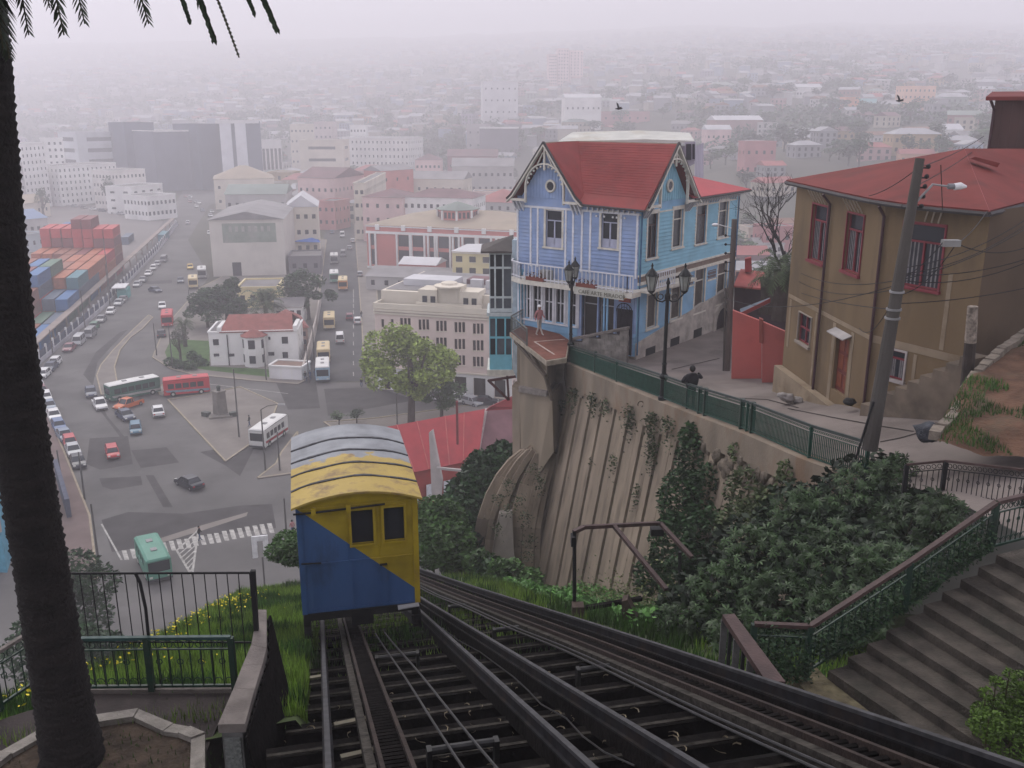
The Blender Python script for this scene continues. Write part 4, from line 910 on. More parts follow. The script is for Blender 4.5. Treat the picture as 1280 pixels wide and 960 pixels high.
# gables: board, barge boards, arch, roundel
def gable(c, u, n, half, zbase, zap, board, rosette=True, sc_=1.0):
    """c = wall point at gable centre (z=0 world), u along wall, n outward"""
    P = lambda a, z, k=0: Vector((c.x, c.y, 0))+u*a+n*k+Z*z
    m = MB(); m.add([P(-half*.82, zbase+.02, .03), P(half*.82, zbase+.02, .03), P(0, zap-.35, .03)], [(0, 1, 2)]); hb('gable_board', m, board)
    if True:
        m = MB(); k = 9
        for i in range(-k, k): a = half*.82*i/k; h_ = (zap-.35-zbase)*(1-abs(a+half*.41/k)/(half*.82)); m.obox(P(a, zbase+.02, .05), u*.025, -n*.03, Z*max(.05, h_-.1))
        o = hb('board_groove', m, board); o['kind'] = 'stuff'
    for sg in (-1, 1):
        pts = [P(sg*(half+.25), zbase-.15, ov-.02), P(sg*(half-.2), zbase+.22, ov-.02), P(0, zap+.02, ov-.02)]
        for a, b in zip(pts, pts[1:]):
            m = MB(); m.beam(a-Z*.1, b-Z*.1, .07, .24, up=n); hb('barge_board', m, cream)
            m = MB(); m.beam(a+Z*.06+n*.05, b+Z*.06+n*.05, .1, .09, up=n); hb('barge_cap', m, gut)
    R = half*.56; zc = zbase-.05+R*.5
    m = MB(); pts = [P(-R, zbase-.25, ov-.1)]+[P(-R*math.cos(math.pi*i/14), zc+R*1.02*math.sin(math.pi*i/14), ov-.1) for i in range(15)]+[P(R, zbase-.25, ov-.1)]
    for a, b in zip(pts, pts[1:]): m.beam(a, b, .08, .15, up=n)
    o = hb('carved_arch', m, cream)
    m = MB()
    for i in range(1, 14): a = math.pi*i/14; m.sphere(P(-(R-.12)*math.cos(a), zc+(R-.12)*math.sin(a), ov-.1), .065, 6)
    o2 = m.build('scalloped_edge', cream, o); o2['kind'] = 'stuff'
    m = MB(); m.beam(P(0, zc+R*.75, ov-.08), P(0, zap-.1, ov-.08), .09, .1, up=n); hb('king_post', m, cream)
    for sg in (-1, 1):
        m = MB(); m.beam(P(sg*.12, zap-.5, ov-.1), P(sg*R*.45, zc+R*.85, ov-.1), .05, .07, up=n); hb('gable_strut', m, cream)
        m = MB(); m.obox(P(sg*half*.82-.25*half, zbase-.18, ov), u*(half*.5), -n*.12, Z*.14); hb('gable_foot', m, cream)
        for k in range(3):
            m = MB(); b = P(sg*(half-.1+.0)-.05+sg*(-.25*k), zbase-.2, .02); m.add([b, b+n*.45, b+n*.1-Z*.5, b-Z*.6], [(0, 1, 2, 3), (3, 2, 1, 0)]); m.add([b+u*.07, b+u*.07+n*.45, b+u*.07+n*.1-Z*.5, b+u*.07-Z*.6, b, b+n*.45, b+n*.1-Z*.5, b-Z*.6], [(0, 1, 2, 3), (4, 7, 6, 5), (1, 5, 6, 2), (2, 6, 7, 3)]); hb('carved_bracket', m, whitet)
    if rosette:
        m = MB(); m.torus(P(.15, zc+.1, .08), .3, .07, u, Z, 18, 6); o = hb('roundel_frame', m, cream); m = MB(); pts = [P(.15+.28*math.cos(math.pi*i/8), zc+.1+.28*math.sin(math.pi*i/8), .09) for i in range(16)]; m.add(pts, [tuple(range(16))]); m.build('roundel_pane', GLASS, o)
gable(C0+ef*fc, uf, nF, hf+.1, ze, zr, peri)
gable(C0+es*sc2, es, nS, sc2-.1, ze, zr, tealg)
# --- balcony
bz = 31.9+3.75; dpt = 1.15
edge = [OF+nF*.05+uf*-.3, OF+nF*.7+uf*.1, OF+nF*dpt+uf*1.1, C0+nF*dpt-uf*.2+uf*.2, C0+nF*dpt+nS*.35, C0+nF*.2+nS*.35+es*0]
m = MB(); m.prism([p for p in edge]+[C0, OF], bz-.28, bz); hb('balcony_slab', m, cream)
m = MB(); m.prism([p for p in [C0+nS*.9-es*.2, C0+nS*.9+es*5.2, C0+nS*.02+es*5.2, C0+nS*.02-es*.2]], bz-.1, bz+.05); hb('balcony_slab', m, cream)
lat = whitet
def bal(a, b, n_):
    for i in range(n_+1): p = a.lerp(b, i/n_); m = MB(); m.box(Vector((p.x, p.y, bz)), (.055, .055, .92)); hb('baluster', m, lat)
    for zz, hh in ((.92, .06), (.12, .05)): m = MB(); m.beam(Vector((a.x, a.y, bz+zz)), Vector((b.x, b.y, bz+zz)), .07, hh); hb('balcony_rail', m, lat)
ee = [p+(-nF)*.06 for p in edge]
for a, b, n_ in ((ee[0], ee[1], 5), (ee[1], ee[2], 6), (ee[2], ee[3], 27), (ee[3], ee[4]-es*0, 2)): bal(a, b, n_)
bal(C0+nS*.85-es*.1+nF*.0, C0+nS*.85+es*2.6, 11)
# shop fascia under the balcony: lettering as raised letters
fo = C0+nF*(dpt+.03)+ef*3.35; 
m = MB(); m.obox(fo+Z*(bz-.42-31.9), uf*3.2, -nF*.06, Z*.42); fs_ = hb('shop_fascia', m, M('fascia cream', (.50, .50, .44), .8))
def text_obj(s, size, O, u, mat, par, name='lettering', ext=.01, sx=1.0, n=None):
    c = bpy.data.curves.new(name, 'FONT'); c.body = s; c.size = size; c.extrude = ext; c.resolution_u = 2; c.space_character = 1.05
    o = bpy.data.objects.new(name, c); COL.objects.link(o); dg = bpy.context.evaluated_depsgraph_get(); me = bpy.data.meshes.new_from_object(o.evaluated_get(dg)); COL.objects.unlink(o); bpy.data.objects.remove(o)
    me.materials.clear(); me.materials.append(mat); o = bpy.data.objects.new(name, me); COL.objects.link(o)
    nn = Vector((u.y, -u.x, 0)); R = Matrix((u*sx, Z, nn)).transposed().to_4x4(); me.transform(Matrix.Translation(O) @ R); o.parent = par; put_world(o, par); o['kind'] = 'stuff'; return o
text_obj('CAFE ARTE MIRADOR', .30, fo+nF*.012+uf*.3+Z*(bz-.34-31.9), uf, M('letter grey', (.16, .16, .12), .8), fs_)
for u0 in (1.5, 4.95):
    m = MB(); m.obox(OF+nF*(dpt+.02)+uf*u0+Z*(bz-31.9), uf*1.25, -nF*.28, Z*.2); o = hb('flower_box', m, M('box terracotta', (.22, .07, .05), .8))
    pp = [OF+nF*(dpt-.1)+uf*(u0+rng.uniform(0, 1.2))+Z*(bz+.22-31.9+rng.uniform(0, .25)) for _ in range(60)]; q = leaves('flowers', pp, .07, leafmat('flower box leaf', (.10, .06, .04), .5, .8), o); q['kind'] = 'stuff'
m = MB(); m.box(OF+nF*.45+uf*4.0*.6+Z*(bz-31.9), (.7, .5, .55), math.atan2(uf.y, uf.x)); hb('balcony_chest', m, M('chest grey', (.3, .3, .28), .8))
# slender columns under the balcony
for u0 in (4.45, 6.75, 6.95):
    m = MB(); m.tube([OF+nF*(dpt-.15)+uf*u0, OF+nF*(dpt-.15)+uf*u0+Z*3.5], .06, 8); hb('balcony_column', m, teal)
# --- grey stone wall of the front yard (blocks as parts)
yw = thing('yard_wall', 'low grey stone block wall in front of the blue house entrance', 'wall', C0+nF*2)
A = gp(717, 437, 31.9); B = gp(786, 449, 31.9); A = at(714, 436, 50.2); B = at(783, 452, 48.9); u_ = (B-A); L0 = u_.length; u_.z = 0; Lw = u_.length; u_ = u_.normalized(); nin = Vector((-u_.y, u_.x, 0)); gs = M('grey wall block', (.22, .205, .185), .9, .35, 2.5, bump=.5, bscale=14, stain=(.12, .11, .10), sscale=2, sfac=.6)
bw = .42; z0 = min(A.z, B.z)-.1
m = MB(); m.obox(Vector((A.x, A.y, z0))+nin*.06, u_*Lw, nin*.3, Z*.9); m.build('wall_core', M('mortar', (.12, .11, .10), .95), yw)
for r_ in range(6):
    top = lambda x: 1.75 if x > Lw*.95 else lerp(.85, 1.75, x/Lw)
    x = -(r_ % 2)*bw/2
    while x < Lw:
        a, b = max(0, x)+.01, min(Lw, x+bw)-.01; h_ = .29
        if b-a > .08 and r_*.3+.3 < top((a+b)/2)+.15: m = MB(); m.obox(Vector((A.x, A.y, z0+r_*.3))+u_*a+nin*(.0+.02*rng.random()), u_*(b-a), nin*.32, Z*h_); m.build('stone_block', gs, yw)
        x += bw
m = MB(); m.beam(Vector((A.x, A.y, z0+1.0))+nin*.15, Vector((B.x, B.y, z0+1.92))+nin*.15, .42, .12); m.build('wall_coping', coping, yw)
# --- glazed galleries on the left end
G = thing('glazed_gallery', 'narrow stacked glazed gallery hanging on the left end of the blue house', 'gallery', (0, 56, 30))
def stage(y0, y1, mat, xs_, nz, name):
    Yg = 56.5; q0, q1 = at(612, y1, Yg), at(640, y1, Yg); zt_ = at(625, y0, Yg).z; u2 = (q1-q0); u2.z = 0; W_ = u2.length; u2 = u2.normalized(); H_ = zt_-q0.z; O = q0
    rc = []
    for a, b in zip(xs_, xs_[1:]):
        for c, d in zip(nz, nz[1:]): rc.append([a*W_+.05, c*H_+.06, b*W_-.05, d*H_-.06])
    m = MB(); facade(m, O, u2, W_, H_, rc, .1); nin2 = Vector((-u2.y, u2.x, 0)); m.quad(O+u2*W_, O+u2*W_+nin2*3, O+u2*W_+nin2*3+Z*H_, O+u2*W_+Z*H_); m.quad(O+nin2*3, O, O+Z*H_, O+nin2*3+Z*H_); m.quad(O+Z*H_, O+u2*W_+Z*H_, O+u2*W_+nin2*3+Z*H_, O+nin2*3+Z*H_); m.quad(O, O+u2*W_, O+u2*W_+nin2*3, O+nin2*3)
    o = m.build(name, mat, G)
    for r in rc: g = MB(); g.obox(O+u2*r[0]+Z*r[1]+nin2*.1, u2*(r[2]-r[0]), nin2*.01, Z*(r[3]-r[1])); g.build('gallery_pane', GLASSL if (int(r[0]*10)+int(r[1]*10)) % 3 else GLASS, o)
    return O, u2, W_, H_, nin2
aq = M('gallery turquoise', (.20, .50, .60), .6, .1, 3); gw_ = M('gallery grey white', (.55, .60, .60), .7, .15, 3)
O, u2, W_, H_, n2 = stage(313, 390, gw_, [0, .25, .6, 1], [.04, .24, .72, .95], 'upper_gallery')
m = MB(); m.add([O+Z*H_-u2*.5-n2*.4, O+Z*H_+u2*(W_+.1)-n2*.4, O+Z*(H_+.75)+u2*(W_+.1)+n2*1.5, O+Z*(H_+.15)-u2*.5+n2*1.5], [(0, 1, 2, 3), (3, 2, 1, 0)]); m.add([O+Z*(H_-.12)-u2*.5-n2*.4, O+Z*(H_-.12)+u2*(W_+.1)-n2*.4, O+Z*H_+u2*(W_+.1)-n2*.4, O+Z*H_-u2*.5-n2*.4], [(0, 1, 2, 3)]); m.build('gallery_roof', M('gallery roof brown', (.08, .07, .065), .8), G)
O, u2, W_, H_, n2 = stage(395, 462, aq, [0, .3, .7, 1], [.26, .6, .97], 'lower_gallery')
m = MB(); m.obox(O+Z*(H_)-u2*.15-n2*.12, u2*(W_+.3), n2*3, Z*.22); m.build('gallery_sill', gw_, G)
m = MB(); m.obox(O-Z*.35-u2*.15-n2*.12, u2*(W_+.3), n2*3, Z*.35); m.build('gallery_sill', cream, G)
slab_px('side_wall', [(640, 300), (648, 300), (649, 480), (641, 462)], 55.9, 1.0, M('side boards pale', (.48, .56, .60), .8, .2, 3), G)
slab_px('side_glazing', [(648, 335), (668, 340), (669, 410), (649, 405)], 55.3, .2, M('side boards blue', (.16, .34, .48), .7, .2, 3), G)
for i in range(5): slab_px('glazing_bar', [(650+i*4.1, 340), (651.3+i*4.1, 340), (651.6+i*4.1, 405), (650.3+i*4.1, 405)], 55.2, .06, whitet, G)
for a, b in (((610, 475), (636, 500)), ((636, 500), (634, 470)), ((610, 476), (648, 470)), ((648, 470), (652, 500))): m = MB(); m.beam(at(*a, 56.4), at(*b, 56.4), .14, .14); m.build('steel_strut', M('strut dark red', (.10, .04, .04), .7), G)
# --- grey slate house behind
gh = thing('grey_roofed_house', 'pale lilac house with long pale metal roof behind the blue house', 'house', (8, 66, 36))
lil = M('wall lilac grey', (.36, .34, .40), .85, .15, .8); pale = M('metal roof pale', (.50, .50, .45), .5, .15, .7, stain=(.35, .30, .2), sscale=.5, sfac=.5)
def q3(l, Y): return [at(x, y, Y) for x, y in l]
m = MB(); a, b, c, d = at(712, 245, 68), at(868, 245, 68), at(868, 183, 68), at(712, 178, 68); bk_ = Vector((2.2, 8, 0)); m.add([a, b, c, d, a+bk_, b+bk_, c+bk_, d+bk_], [(0, 1, 2, 3), (1, 5, 6, 2), (4, 0, 3, 7)]); m.build('wall', lil, gh)
m = MB(); p = [at(697, 177, 67.3), at(806, 174, 67.3), at(868, 176, 67.3)]; r = [at(716, 165, 71), at(800, 163, 71), at(862, 166, 71)]
m.add(p+r, [(0, 1, 4, 3), (1, 2, 5, 4)]); m.add([x-Z*.15 for x in p]+p, [(0, 1, 4, 3), (1, 2, 5, 4)]); m.add([r[2], p[2], p[2]+Vector((.8, 6, 0))], [(0, 1, 2)]); m.add([r[0], r[2], r[2]+Vector((1, 5, -.8)), r[0]+Vector((1, 5, -.8))], [(0, 1, 2, 3)]); m.add([p[0], r[0], r[0]+Vector((1, 5, -.8))], [(0, 1, 2), (2, 1, 0)]); m.build('roof', pale, gh)
slab_px('dormer_wall', [(856, 178), (869, 177), (869, 201), (856, 201)], 66.9, .5, lil, gh); slab_px('dormer_window', [(857.5, 180), (864, 180), (864, 200), (857.5, 200)], 66.8, .06, GLASS, gh); slab_px('dormer_window', [(865.5, 180), (868.5, 180), (868.5, 199), (865.5, 199)], 66.8, .06, GLASS, gh)
slab_px('lower_roof', [(830, 212), (850, 217), (856, 211), (868, 205), (868, 222), (830, 224)], 66.5, .3, pale, gh)
# ================================================================ OCHRE HOUSE on the right
ochre = M('ochre render', (.175, .122, .066), .9, .15, .6, bump=.12, bscale=12, stain=(.105, .078, .05), sscale=.5, sfac=.75, streak=3)
ochrel = M('ochre render washed', (.26, .205, .14), .9, .25, .8, stain=(.17, .12, .07), sscale=.7, sfac=.8)
AL, AB, BR = Vector((11.5, 38.8, 33.2)), Vector((12.1, 31.0, 33.2)), Vector((13.95, 27.8, 33.2)); HE = 42.2-33.2
CR = BR+Vector((.806, .592, 0))*9
O_ = thing('ochre_house', 'two storey ochre rendered house with wide red hipped roof', 'house', AB)
redw = M('window paint red', (.20, .03, .04), .6, .15, 3); maroon = M('drain maroon', (.05, .02, .025), .5)
uA = (AB-AL).normalized(); nA = Vector((uA.y, -uA.x, 0)); LA = (AB-AL).length; uB = (BR-AB); uB.z = 0; LB = uB.length; uB = uB.normalized(); nB = Vector((uB.y, -uB.x, 0))
rA = [fr(1014, 256, 1033, 328, nA, AL, uA), fr(1057, 267, 1078, 342, nA, AL, uA), fr(998, 393, 1014, 430, nA, AL, uA), fr(1042, 420, 1059, 493, nA, AL, uA)]
rB = [fr(1127, 280, 1178, 360, nB, AB, uB), fr(1108, 438, 1131, 474, nB, AB, uB)]
m = MB(); facade(m, AL, uA, LA, HE, rA, .18); O_a = m.build('left_wall', ochre, O_)
m = MB(); facade(m, AB, uB, LB, HE, rB, .18); m.build('front_wall', ochre, O_)
uC = (CR-BR).normalized(); LC = (CR-BR).length
m = MB(); facade(m, BR, uC, LC, HE, [], .1); facade(m, CR, (AL+Vector((6, 4, 0))-CR).normalized(), 8, HE, [], .1); m.build('shaded_wall', M('ochre render shaded', (.10, .07, .045), .9, .15, .6), O_)  # shade on this face is put into a darker render colour
for r in rA[:2]: window(r, AL, uA, O_, redw, redw, 'T', glass=GLASS, curt=True, tw=.05)
window(rA[2], AL, uA, O_, redw, M('sill pale', (.3, .26, .22), .9), '+', glass=GLASS, tw=.04)
window(rB[0], AB, uB, O_, redw, redw, 'T', glass=GLASS, curt=True, tw=.06); window(rB[1], AB, uB, O_, redw, M('trim whitish', (.4, .36, .34), .8), 'I', glass=GLASS, curt=True, tw=.06)
a, b, c, d = rA[3]; m = MB(); m.obox(AL+uA*a+Z*b-nA*.14, uA*(c-a), -nA*.05, Z*(d-b)); dr = m.build('door', M('door red brown', (.12, .022, .016), .5, .2, 5), O_)
for k in range(2):
    for j in range(3): m = MB(); m.obox(AL+uA*(a+.1+(c-a)*.5*k)+Z*(b+.15+(d-b)*.33*j)-nA*.125, uA*((c-a)*.5-.17), -nA*.02, Z*((d-b)*.26)); m.build('door_panel', M('door panel orange', (.17, .04, .015), .45, .2, 5), dr)
m = MB(); m.obox(AL+uA*(a-.12)+Z*(d+.2)+nA*.02, uA*(c-a+.3), nA*.32-Z*.14, Z*.04); m.build('door_canopy', M('canopy white', (.36, .34, .33), .7), O_)
for px, l in ((1018, 0), (1061, 0)):                       # trellis brackets above windows
    for i in range(5):
        r_ = fr(px+i*3.3, 242, px+i*3.3+1, 254+i*.0, nA, AL, uA); p = AL+uA*(rA[0 if px < 1040 else 1][0]+.05+i*.28)+Z*(rA[0 if px < 1040 else 1][3]+.08); m = MB(); m.beam(p+nA*.03, p+nA*.3+Z*.45, .035, .035); m.build('trim_bracket', M('trim bone', (.38, .32, .25), .8), O_)
for i in range(6):
    if i == 2: continue
    p = AB+uB*(rB[0][0]+i*.24)+Z*(rB[0][3]+.08); m = MB(); m.beam(p+nB*.03, p+nB*.1+Z*.5+uB*.15, .04, .04); m.build('trim_bracket', M('trim bone', (.38, .32, .25), .8), O_)
for u0 in (1.9, LA-.1):
    base = AL+uA*u0 if u0 < 5 else AB
    pass
pA = hit_v(1030, 370, AL, nA); pp = (pA-AL).dot(uA)
for O__, u__, n__, uu in ((AL, uA, nA, pp), (AB, uB, nB, .08)):
    m = MB(); q = O__+u__*uu+n__*.1; m.tube([q+Z*.9+n__*0, q+Z*(HE-.5), q+Z*(HE-.15)+n__*.3-u__*.0], .055, 8); m.build('drain_pipe', maroon, O_)
# washed plaster bands (real render coats)
for O__, u__, n__, a, b, c, d in ((AL, uA, nA, .1, 4.35, LA-.1, 4.5), (AB, uB, nB, .1, 4.3, LB-.05, 4.55), (AL, uA, nA, .3, 2.3, .5, 4.3), (AL, uA, nA, rA[2][2]+.35, 1.0, rA[2][2]+.5, 4.3), (AB, uB, nB, rB[1][2]+.3, 1.4, rB[1][2]+.42, 4.25), (AB, uB, nB, 2.6, 4.6, 2.75, 7.0), (AL, uA, nA, rA[3][0]-.35, 1, rA[3][0]-.1, 4.3), (AL, uA, nA, rA[3][2]+.1, .9, rA[3][2]+.35, 4.3)):
    m = MB(); m.obox(O__+u__*a+Z*b+n__*.015, u__*(c-a), -n__*.014, Z*(d-b)); m.build('render_band', ochrel, O_)
m = MB(); m.obox(AL+uA*.0+n__*0+nA*.35-Z*.5, uA*LA, -nA*.33, Z*1.9); o = m.build('base_course', ochrel, O_)
# roof
eave = [at(983, 224, 39.6), at(1047, 239.5, 34), at(1090, 245, 31.2), at(1130, 250, 29.6), at(1237, 260, 27.3), at(1300, 252, 31.5), at(1360, 245, 36)]
zE = sum(p.z for p in eave)/len(eave)
eave = [Vector((p.x, p.y, 42.22)) for p in eave]; pk = at(1205, 187, 36); pk2 = at(1330, 187, 41); bk1 = Vector((14, 43, 42.22)); bk2 = Vector((24, 46, 42.22))
roofm = M('roof dull red', (.165, .036, .031), .8, .2, .5, spec=.15, stain=(.11, .035, .03), sscale=.6, sfac=.7, bump=.2, bscale=2)
bk1 = at(990, 221, 41)
def rpiece(q, th=.1, mat=roofm, name='roof_slope', par=O_):
    m = MB(); n = (q[1]-q[0]).cross(q[2]-q[0]).normalized(); n = n if n.z > 0 else -n; k = len(q)
    m.add([p+n*.04 for p in q]+[p-n*(th-.04) for p in q], [tuple(range(k)), tuple(range(2*k-1, k-1, -1))]+[(i, i+k, (i+1) % k+k, (i+1) % k) for i in range(k)]); return m.build(name, mat, par)
for i in range(6): rpiece([eave[i], eave[i+1], pk] if i < 5 else [eave[5], eave[6], pk2, pk])
rpiece([eave[0], pk, bk1+Vector((3, 3, -.5))]); rpiece([pk, pk2, Vector((22, 48, 42.1)), bk1+Vector((3, 3, -.5))])
for a, b in zip(eave, eave[1:]): m = MB(); m.tube([a-Z*.08, b-Z*.08], .08, 6); m.build('gutter', gut, O_); 
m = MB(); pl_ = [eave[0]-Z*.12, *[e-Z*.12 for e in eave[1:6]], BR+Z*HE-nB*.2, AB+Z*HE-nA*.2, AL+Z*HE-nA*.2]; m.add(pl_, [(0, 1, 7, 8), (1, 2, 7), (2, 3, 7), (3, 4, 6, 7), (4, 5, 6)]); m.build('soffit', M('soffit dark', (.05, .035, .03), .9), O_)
m = MB(); m.tube([pk, eave[4]], .035, 6); m.build('roof_hip_cap', M('hip cap red', (.30, .09, .085), .6), O_); m = MB(); m.tube([pk, eave[0]], .03, 6); m.build('roof_hip_cap', M('hip cap red', (.30, .09, .085), .6), O_)
q4 = q3([(1214, 199), (1243, 207), (1249, 205), (1220, 197)], 33); slab_px('roof_hatch', [(1213, 198), (1219, 196), (1250, 204), (1247, 209)], 33.2, .5, roofm, O_)
# brown timber house above on the right
T_ = thing('timber_house', 'dark brown timber walled building with red eave above the ochre house roof', 'house', at(1256, 200, 42))
br = M('brown boards', (.075, .04, .035), .85, .35, 1.2, streak=5)
x0 = at(1234, 200, 42); uT = az(118); WT = 7.5; zb_, zt_ = x0.z-.2, at(1234, 121, 42).z; nT = Vector((uT.y, -uT.x, 0))
k = 0; x = 0
while x < WT: m = MB(); m.obox(Vector((x0.x, x0.y, zb_))+uT*x, uT*.34, -nT*.2+nT*.01*(k % 2), Z*(zt_-zb_)); m.build('wall_board', br, T_); x += .35; k += 1
m = MB(); m.obox(Vector((x0.x, x0.y, zb_))-nT*.2, -nT*6, uT*WT, Z*(zt_-zb_)); m.build('wall_core', br, T_)
m = MB(); m.obox(Vector((x0.x, x0.y, zb_-.4))+nT*.05, uT*WT, -nT*.2, Z*.55); m.build('base_band', M('base band green grey', (.10, .11, .10), .9), T_)
a = Vector((x0.x, x0.y, zt_))+nT*.7-uT*.35; m = MB(); m.add([a, a+uT*(WT+1), a+uT*(WT+1)-nT*6+Z*.3, a-nT*6+Z*.3], [(0, 1, 2, 3)]); m.add([a-Z*.15, a+uT*(WT+1)-Z*.15, a+uT*(WT+1), a, a-nT*1-Z*.15, a+uT*(WT+1)-nT*1-Z*.15], [(0, 1, 2, 3), (0, 4, 5, 1)]); m.build('roof', roofm, T_)
m = MB(); m.tube([a+uT*.2-Z*.15, a+uT*.35-nT*.55-Z*.5, Vector((x0.x, x0.y, zt_-.9))+nT*.1, Vector((x0.x, x0.y, zb_))+nT*.1], .06, 8); m.build('drain_pipe', maroon, T_)
# stepped ramp beside the ochre house
RS = thing('side_steps', 'stepped concrete ramp wall climbing against the ochre house', 'steps', AB)
for i in range(9):
    a = AB+uB*(.5+i*.42)+nB*.02; top = path_z(a.x, a.y)+.35+.2*i
    m = MB(); m.obox(Vector((a.x, a.y, 33.5)), uB*.43, nB*.75, Z*(top-33.5)); m.build('step', M('ramp concrete', (.17, .135, .10), .92, .3, 1.5, stain=(.08, .07, .055), sscale=.8, sfac=.6), RS)
for i in range(7):
    a = BR+Vector((.3, -.4, 0))+Vector((.806, .592, 0))*(.5*i)+Vector((.6, -.8, 0))*.2; m = MB(); m.obox(Vector((a.x, a.y, 34)), Vector((.806, .592, 0))*.52, Vector((.592, -.806, 0))*1.5, Z*(2.75+.17*i)); m.build('step', M('ramp concrete', (.17, .135, .10), .92, .3, 1.5), RS)
# ================================================================ dirt bank, kerb stones, boulder, bag
V = []; F = []; 
bk_px = [((1172, 552), (1180, 520), (1205, 478), (1240, 450), (1285, 420)), ((1230, 566), (1235, 520), (1255, 480), (1275, 455), (1330, 400)), ((1290, 572), (1300, 520), (1310, 480), (1320, 450), (1400, 380)), ((1400, 580), (1400, 520), (1400, 480), (1400, 440), (1480, 360))]
gy = [20.8, 22.3, 24.2, 26, 28.5]
rows = []
for ci, colp in enumerate(bk_px):
    rows.append([at(x, y, gy[i]-.35*ci) for i, (x, y) in enumerate(colp)])
NA, NB = 30, 24
def bil(i, j):
    a = i/NA*3*.9999; b = j/NB*4*.9999; ia, ib = int(a), int(b); fa, fb = a-ia, b-ib
    return rows[ia][ib].lerp(rows[ia+1][ib], fa).lerp(rows[ia][ib+1].lerp(rows[ia+1][ib+1], fa), fb)
for i in range(NA+1):
    for j in range(NB+1): p = bil(i, j); V.append((p.x, p.y, p.z+.1*mn.noise(p*1.3)+.04*mn.noise(p*5)))
for i in range(NA):
    for j in range(NB): a = i*(NB+1)+j; F.append((a, a+NB+1, a+NB+2, a+1))
g = npmesh('dirt_bank', V, F, M('red dirt', (.115, .062, .038), .95, .4, 1.5, bump=.9, bscale=9, stain=(.085, .07, .045), sscale=.9, sfac=.7)); g['kind'] = 'structure'
pts = []
for _ in range(9000):
    i, j = rng.integers(0, NA), rng.integers(0, NB); p = bil(i+rng.random(), j+rng.random())
    if mn.noise(p*.8+Vector((3, 0, 0))) > .12 or (i < 7 and j < 12 and rng.random() < .5): pts.append(p)
tag(blades('bank_grass', pts, .16, .03, grassd), 'patches of grass on the red dirt bank', kind='stuff')
kb = thing('bank_kerb', 'crooked row of pale kerb stones edging the dirt bank', 'kerb', at(1190, 530, 22))
kst = M('kerb stone pale', (.20, .17, .135), .9, .3, 4, bump=.5)
kp = [at(x, y, Y) for x, y, Y in ((1168, 545, 21), (1186, 528, 22), (1200, 508, 23), (1205, 490, 24), (1222, 468, 25), (1250, 440, 26.5), (1285, 415, 28))]
for a, b in zip(kp, kp[1:]):
    n_ = max(1, int((b-a).length/.45))
    for i in range(n_):
        m = MB(); c, d = a.lerp(b, i/n_), a.lerp(b, (i+.93)/n_); m.beam(c+Vector((0, 0, .04*rng.random())), d+Vector((.03*rng.normal(), 0, 0)), .22+.05*rng.random(), .22); m.build('kerb_stone', kst, kb)
def rock(name, label, p, r, mat, sz=.7, seed=0, cat='rock'):
    V = []; F = []; n1, n2 = 10, 16
    for i in range(n1+1):
        for j in range(n2):
            t, f_ = math.pi*i/n1, 2*math.pi*j/n2; d = Vector((math.sin(t)*math.cos(f_), math.sin(t)*math.sin(f_), math.cos(t))); k = r*(1+.35*mn.noise(d*1.6+Vector((seed, 0, 0))))
            V.append((p.x+d.x*k, p.y+d.y*k, p.z+d.z*k*sz))
    for i in range(n1):
        for j in range(n2): F.append((i*n2+j, (i+1)*n2+j, (i+1)*n2+(j+1) % n2, i*n2+(j+1) % n2))
    return tag(npmesh(name, V, F, mat), label, cat)
bp = at(1160, 538, 22.6); rock('boulder', 'dark grey boulder lying at the end of the kerb on the path', bp+Vector((0, 0, -.05)), .34, M('boulder dark', (.055, .06, .07), .9, .4, 5, bump=.7), seed=3)
rock('boulder', 'small brown stone tucked behind the dark boulder', at(1174, 534, 22.6), .17, M('stone brown', (.1, .08, .07), .9, .4, 5, bump=.7), seed=9)
for k, (px, py, s_) in enumerate(((985, 497, .28), (997, 500, .22), (978, 494, .2))): rock('rubble_bag', ('white sack of rubble lying against the foot of the ochre house', 'smaller white sack beside the larger one near the ochre house', 'grey lump of rubble at the kerb by the red wall')[k], at(px, py, 35), s_, M('sack white', (.27, .25, .235), .9, .2, 5, bump=.4), sz=.6, seed=k*5, cat='sack')
bgp = at(1062, 502, 31.2); rock('rubbish_bag', 'small dark rubbish bag by the door step of the ochre house', bgp, .2, black, seed=2, cat='bag')
# red garden wall, shack, vegetation between the houses
rwall = thing('red_wall', 'salmon red garden wall between the blue and the ochre house', 'wall', at(950, 480, 42))
salmon = M('salmon paint', (.55, .15, .13), .85, .15, 1, stain=(.40, .11, .10), sscale=1, sfac=.4)
slab_px('wall_panel', [(916, 388), (952, 402), (952, 482), (914, 476)], 43.5, .25, salmon, rwall); slab_px('wall_panel', [(952.5, 402), (985, 416), (983, 487), (952.5, 482)], 42.2, .25, salmon, rwall); slab_px('wall_pillar', [(949, 398), (954, 400), (954, 430), (949, 428)], 42.1, .3, M('salmon dark', (.33, .09, .07), .9), rwall)
sh = thing('red_shack', 'small shack with rusty red sheet roof behind the salmon wall', 'shack', at(940, 380, 55))
slab_px('wall', [(918, 356), (965, 358), (985, 400), (985, 425), (917, 400)], 58, 5, M('shack dark wall', (.05, .03, .035), .9), sh)
m = MB(); a, b, c, d = at(917, 357, 57.5), at(958, 361, 57.0), at(956, 340, 61), at(926, 336, 61); m.add([a, b, c, d]+[p-Z*.1 for p in (a, b, c, d)], [(0, 1, 2, 3), (0, 4, 5, 1), (7, 6, 5, 4)]); m.build('roof', M('shack roof', (.36, .085, .07), .7, .2, 1), sh)
slab_px('chimney', [(931, 324), (939, 322), (940, 340), (931, 340)], 60, .6, M('chimney red', (.3, .05, .05), .8), sh)
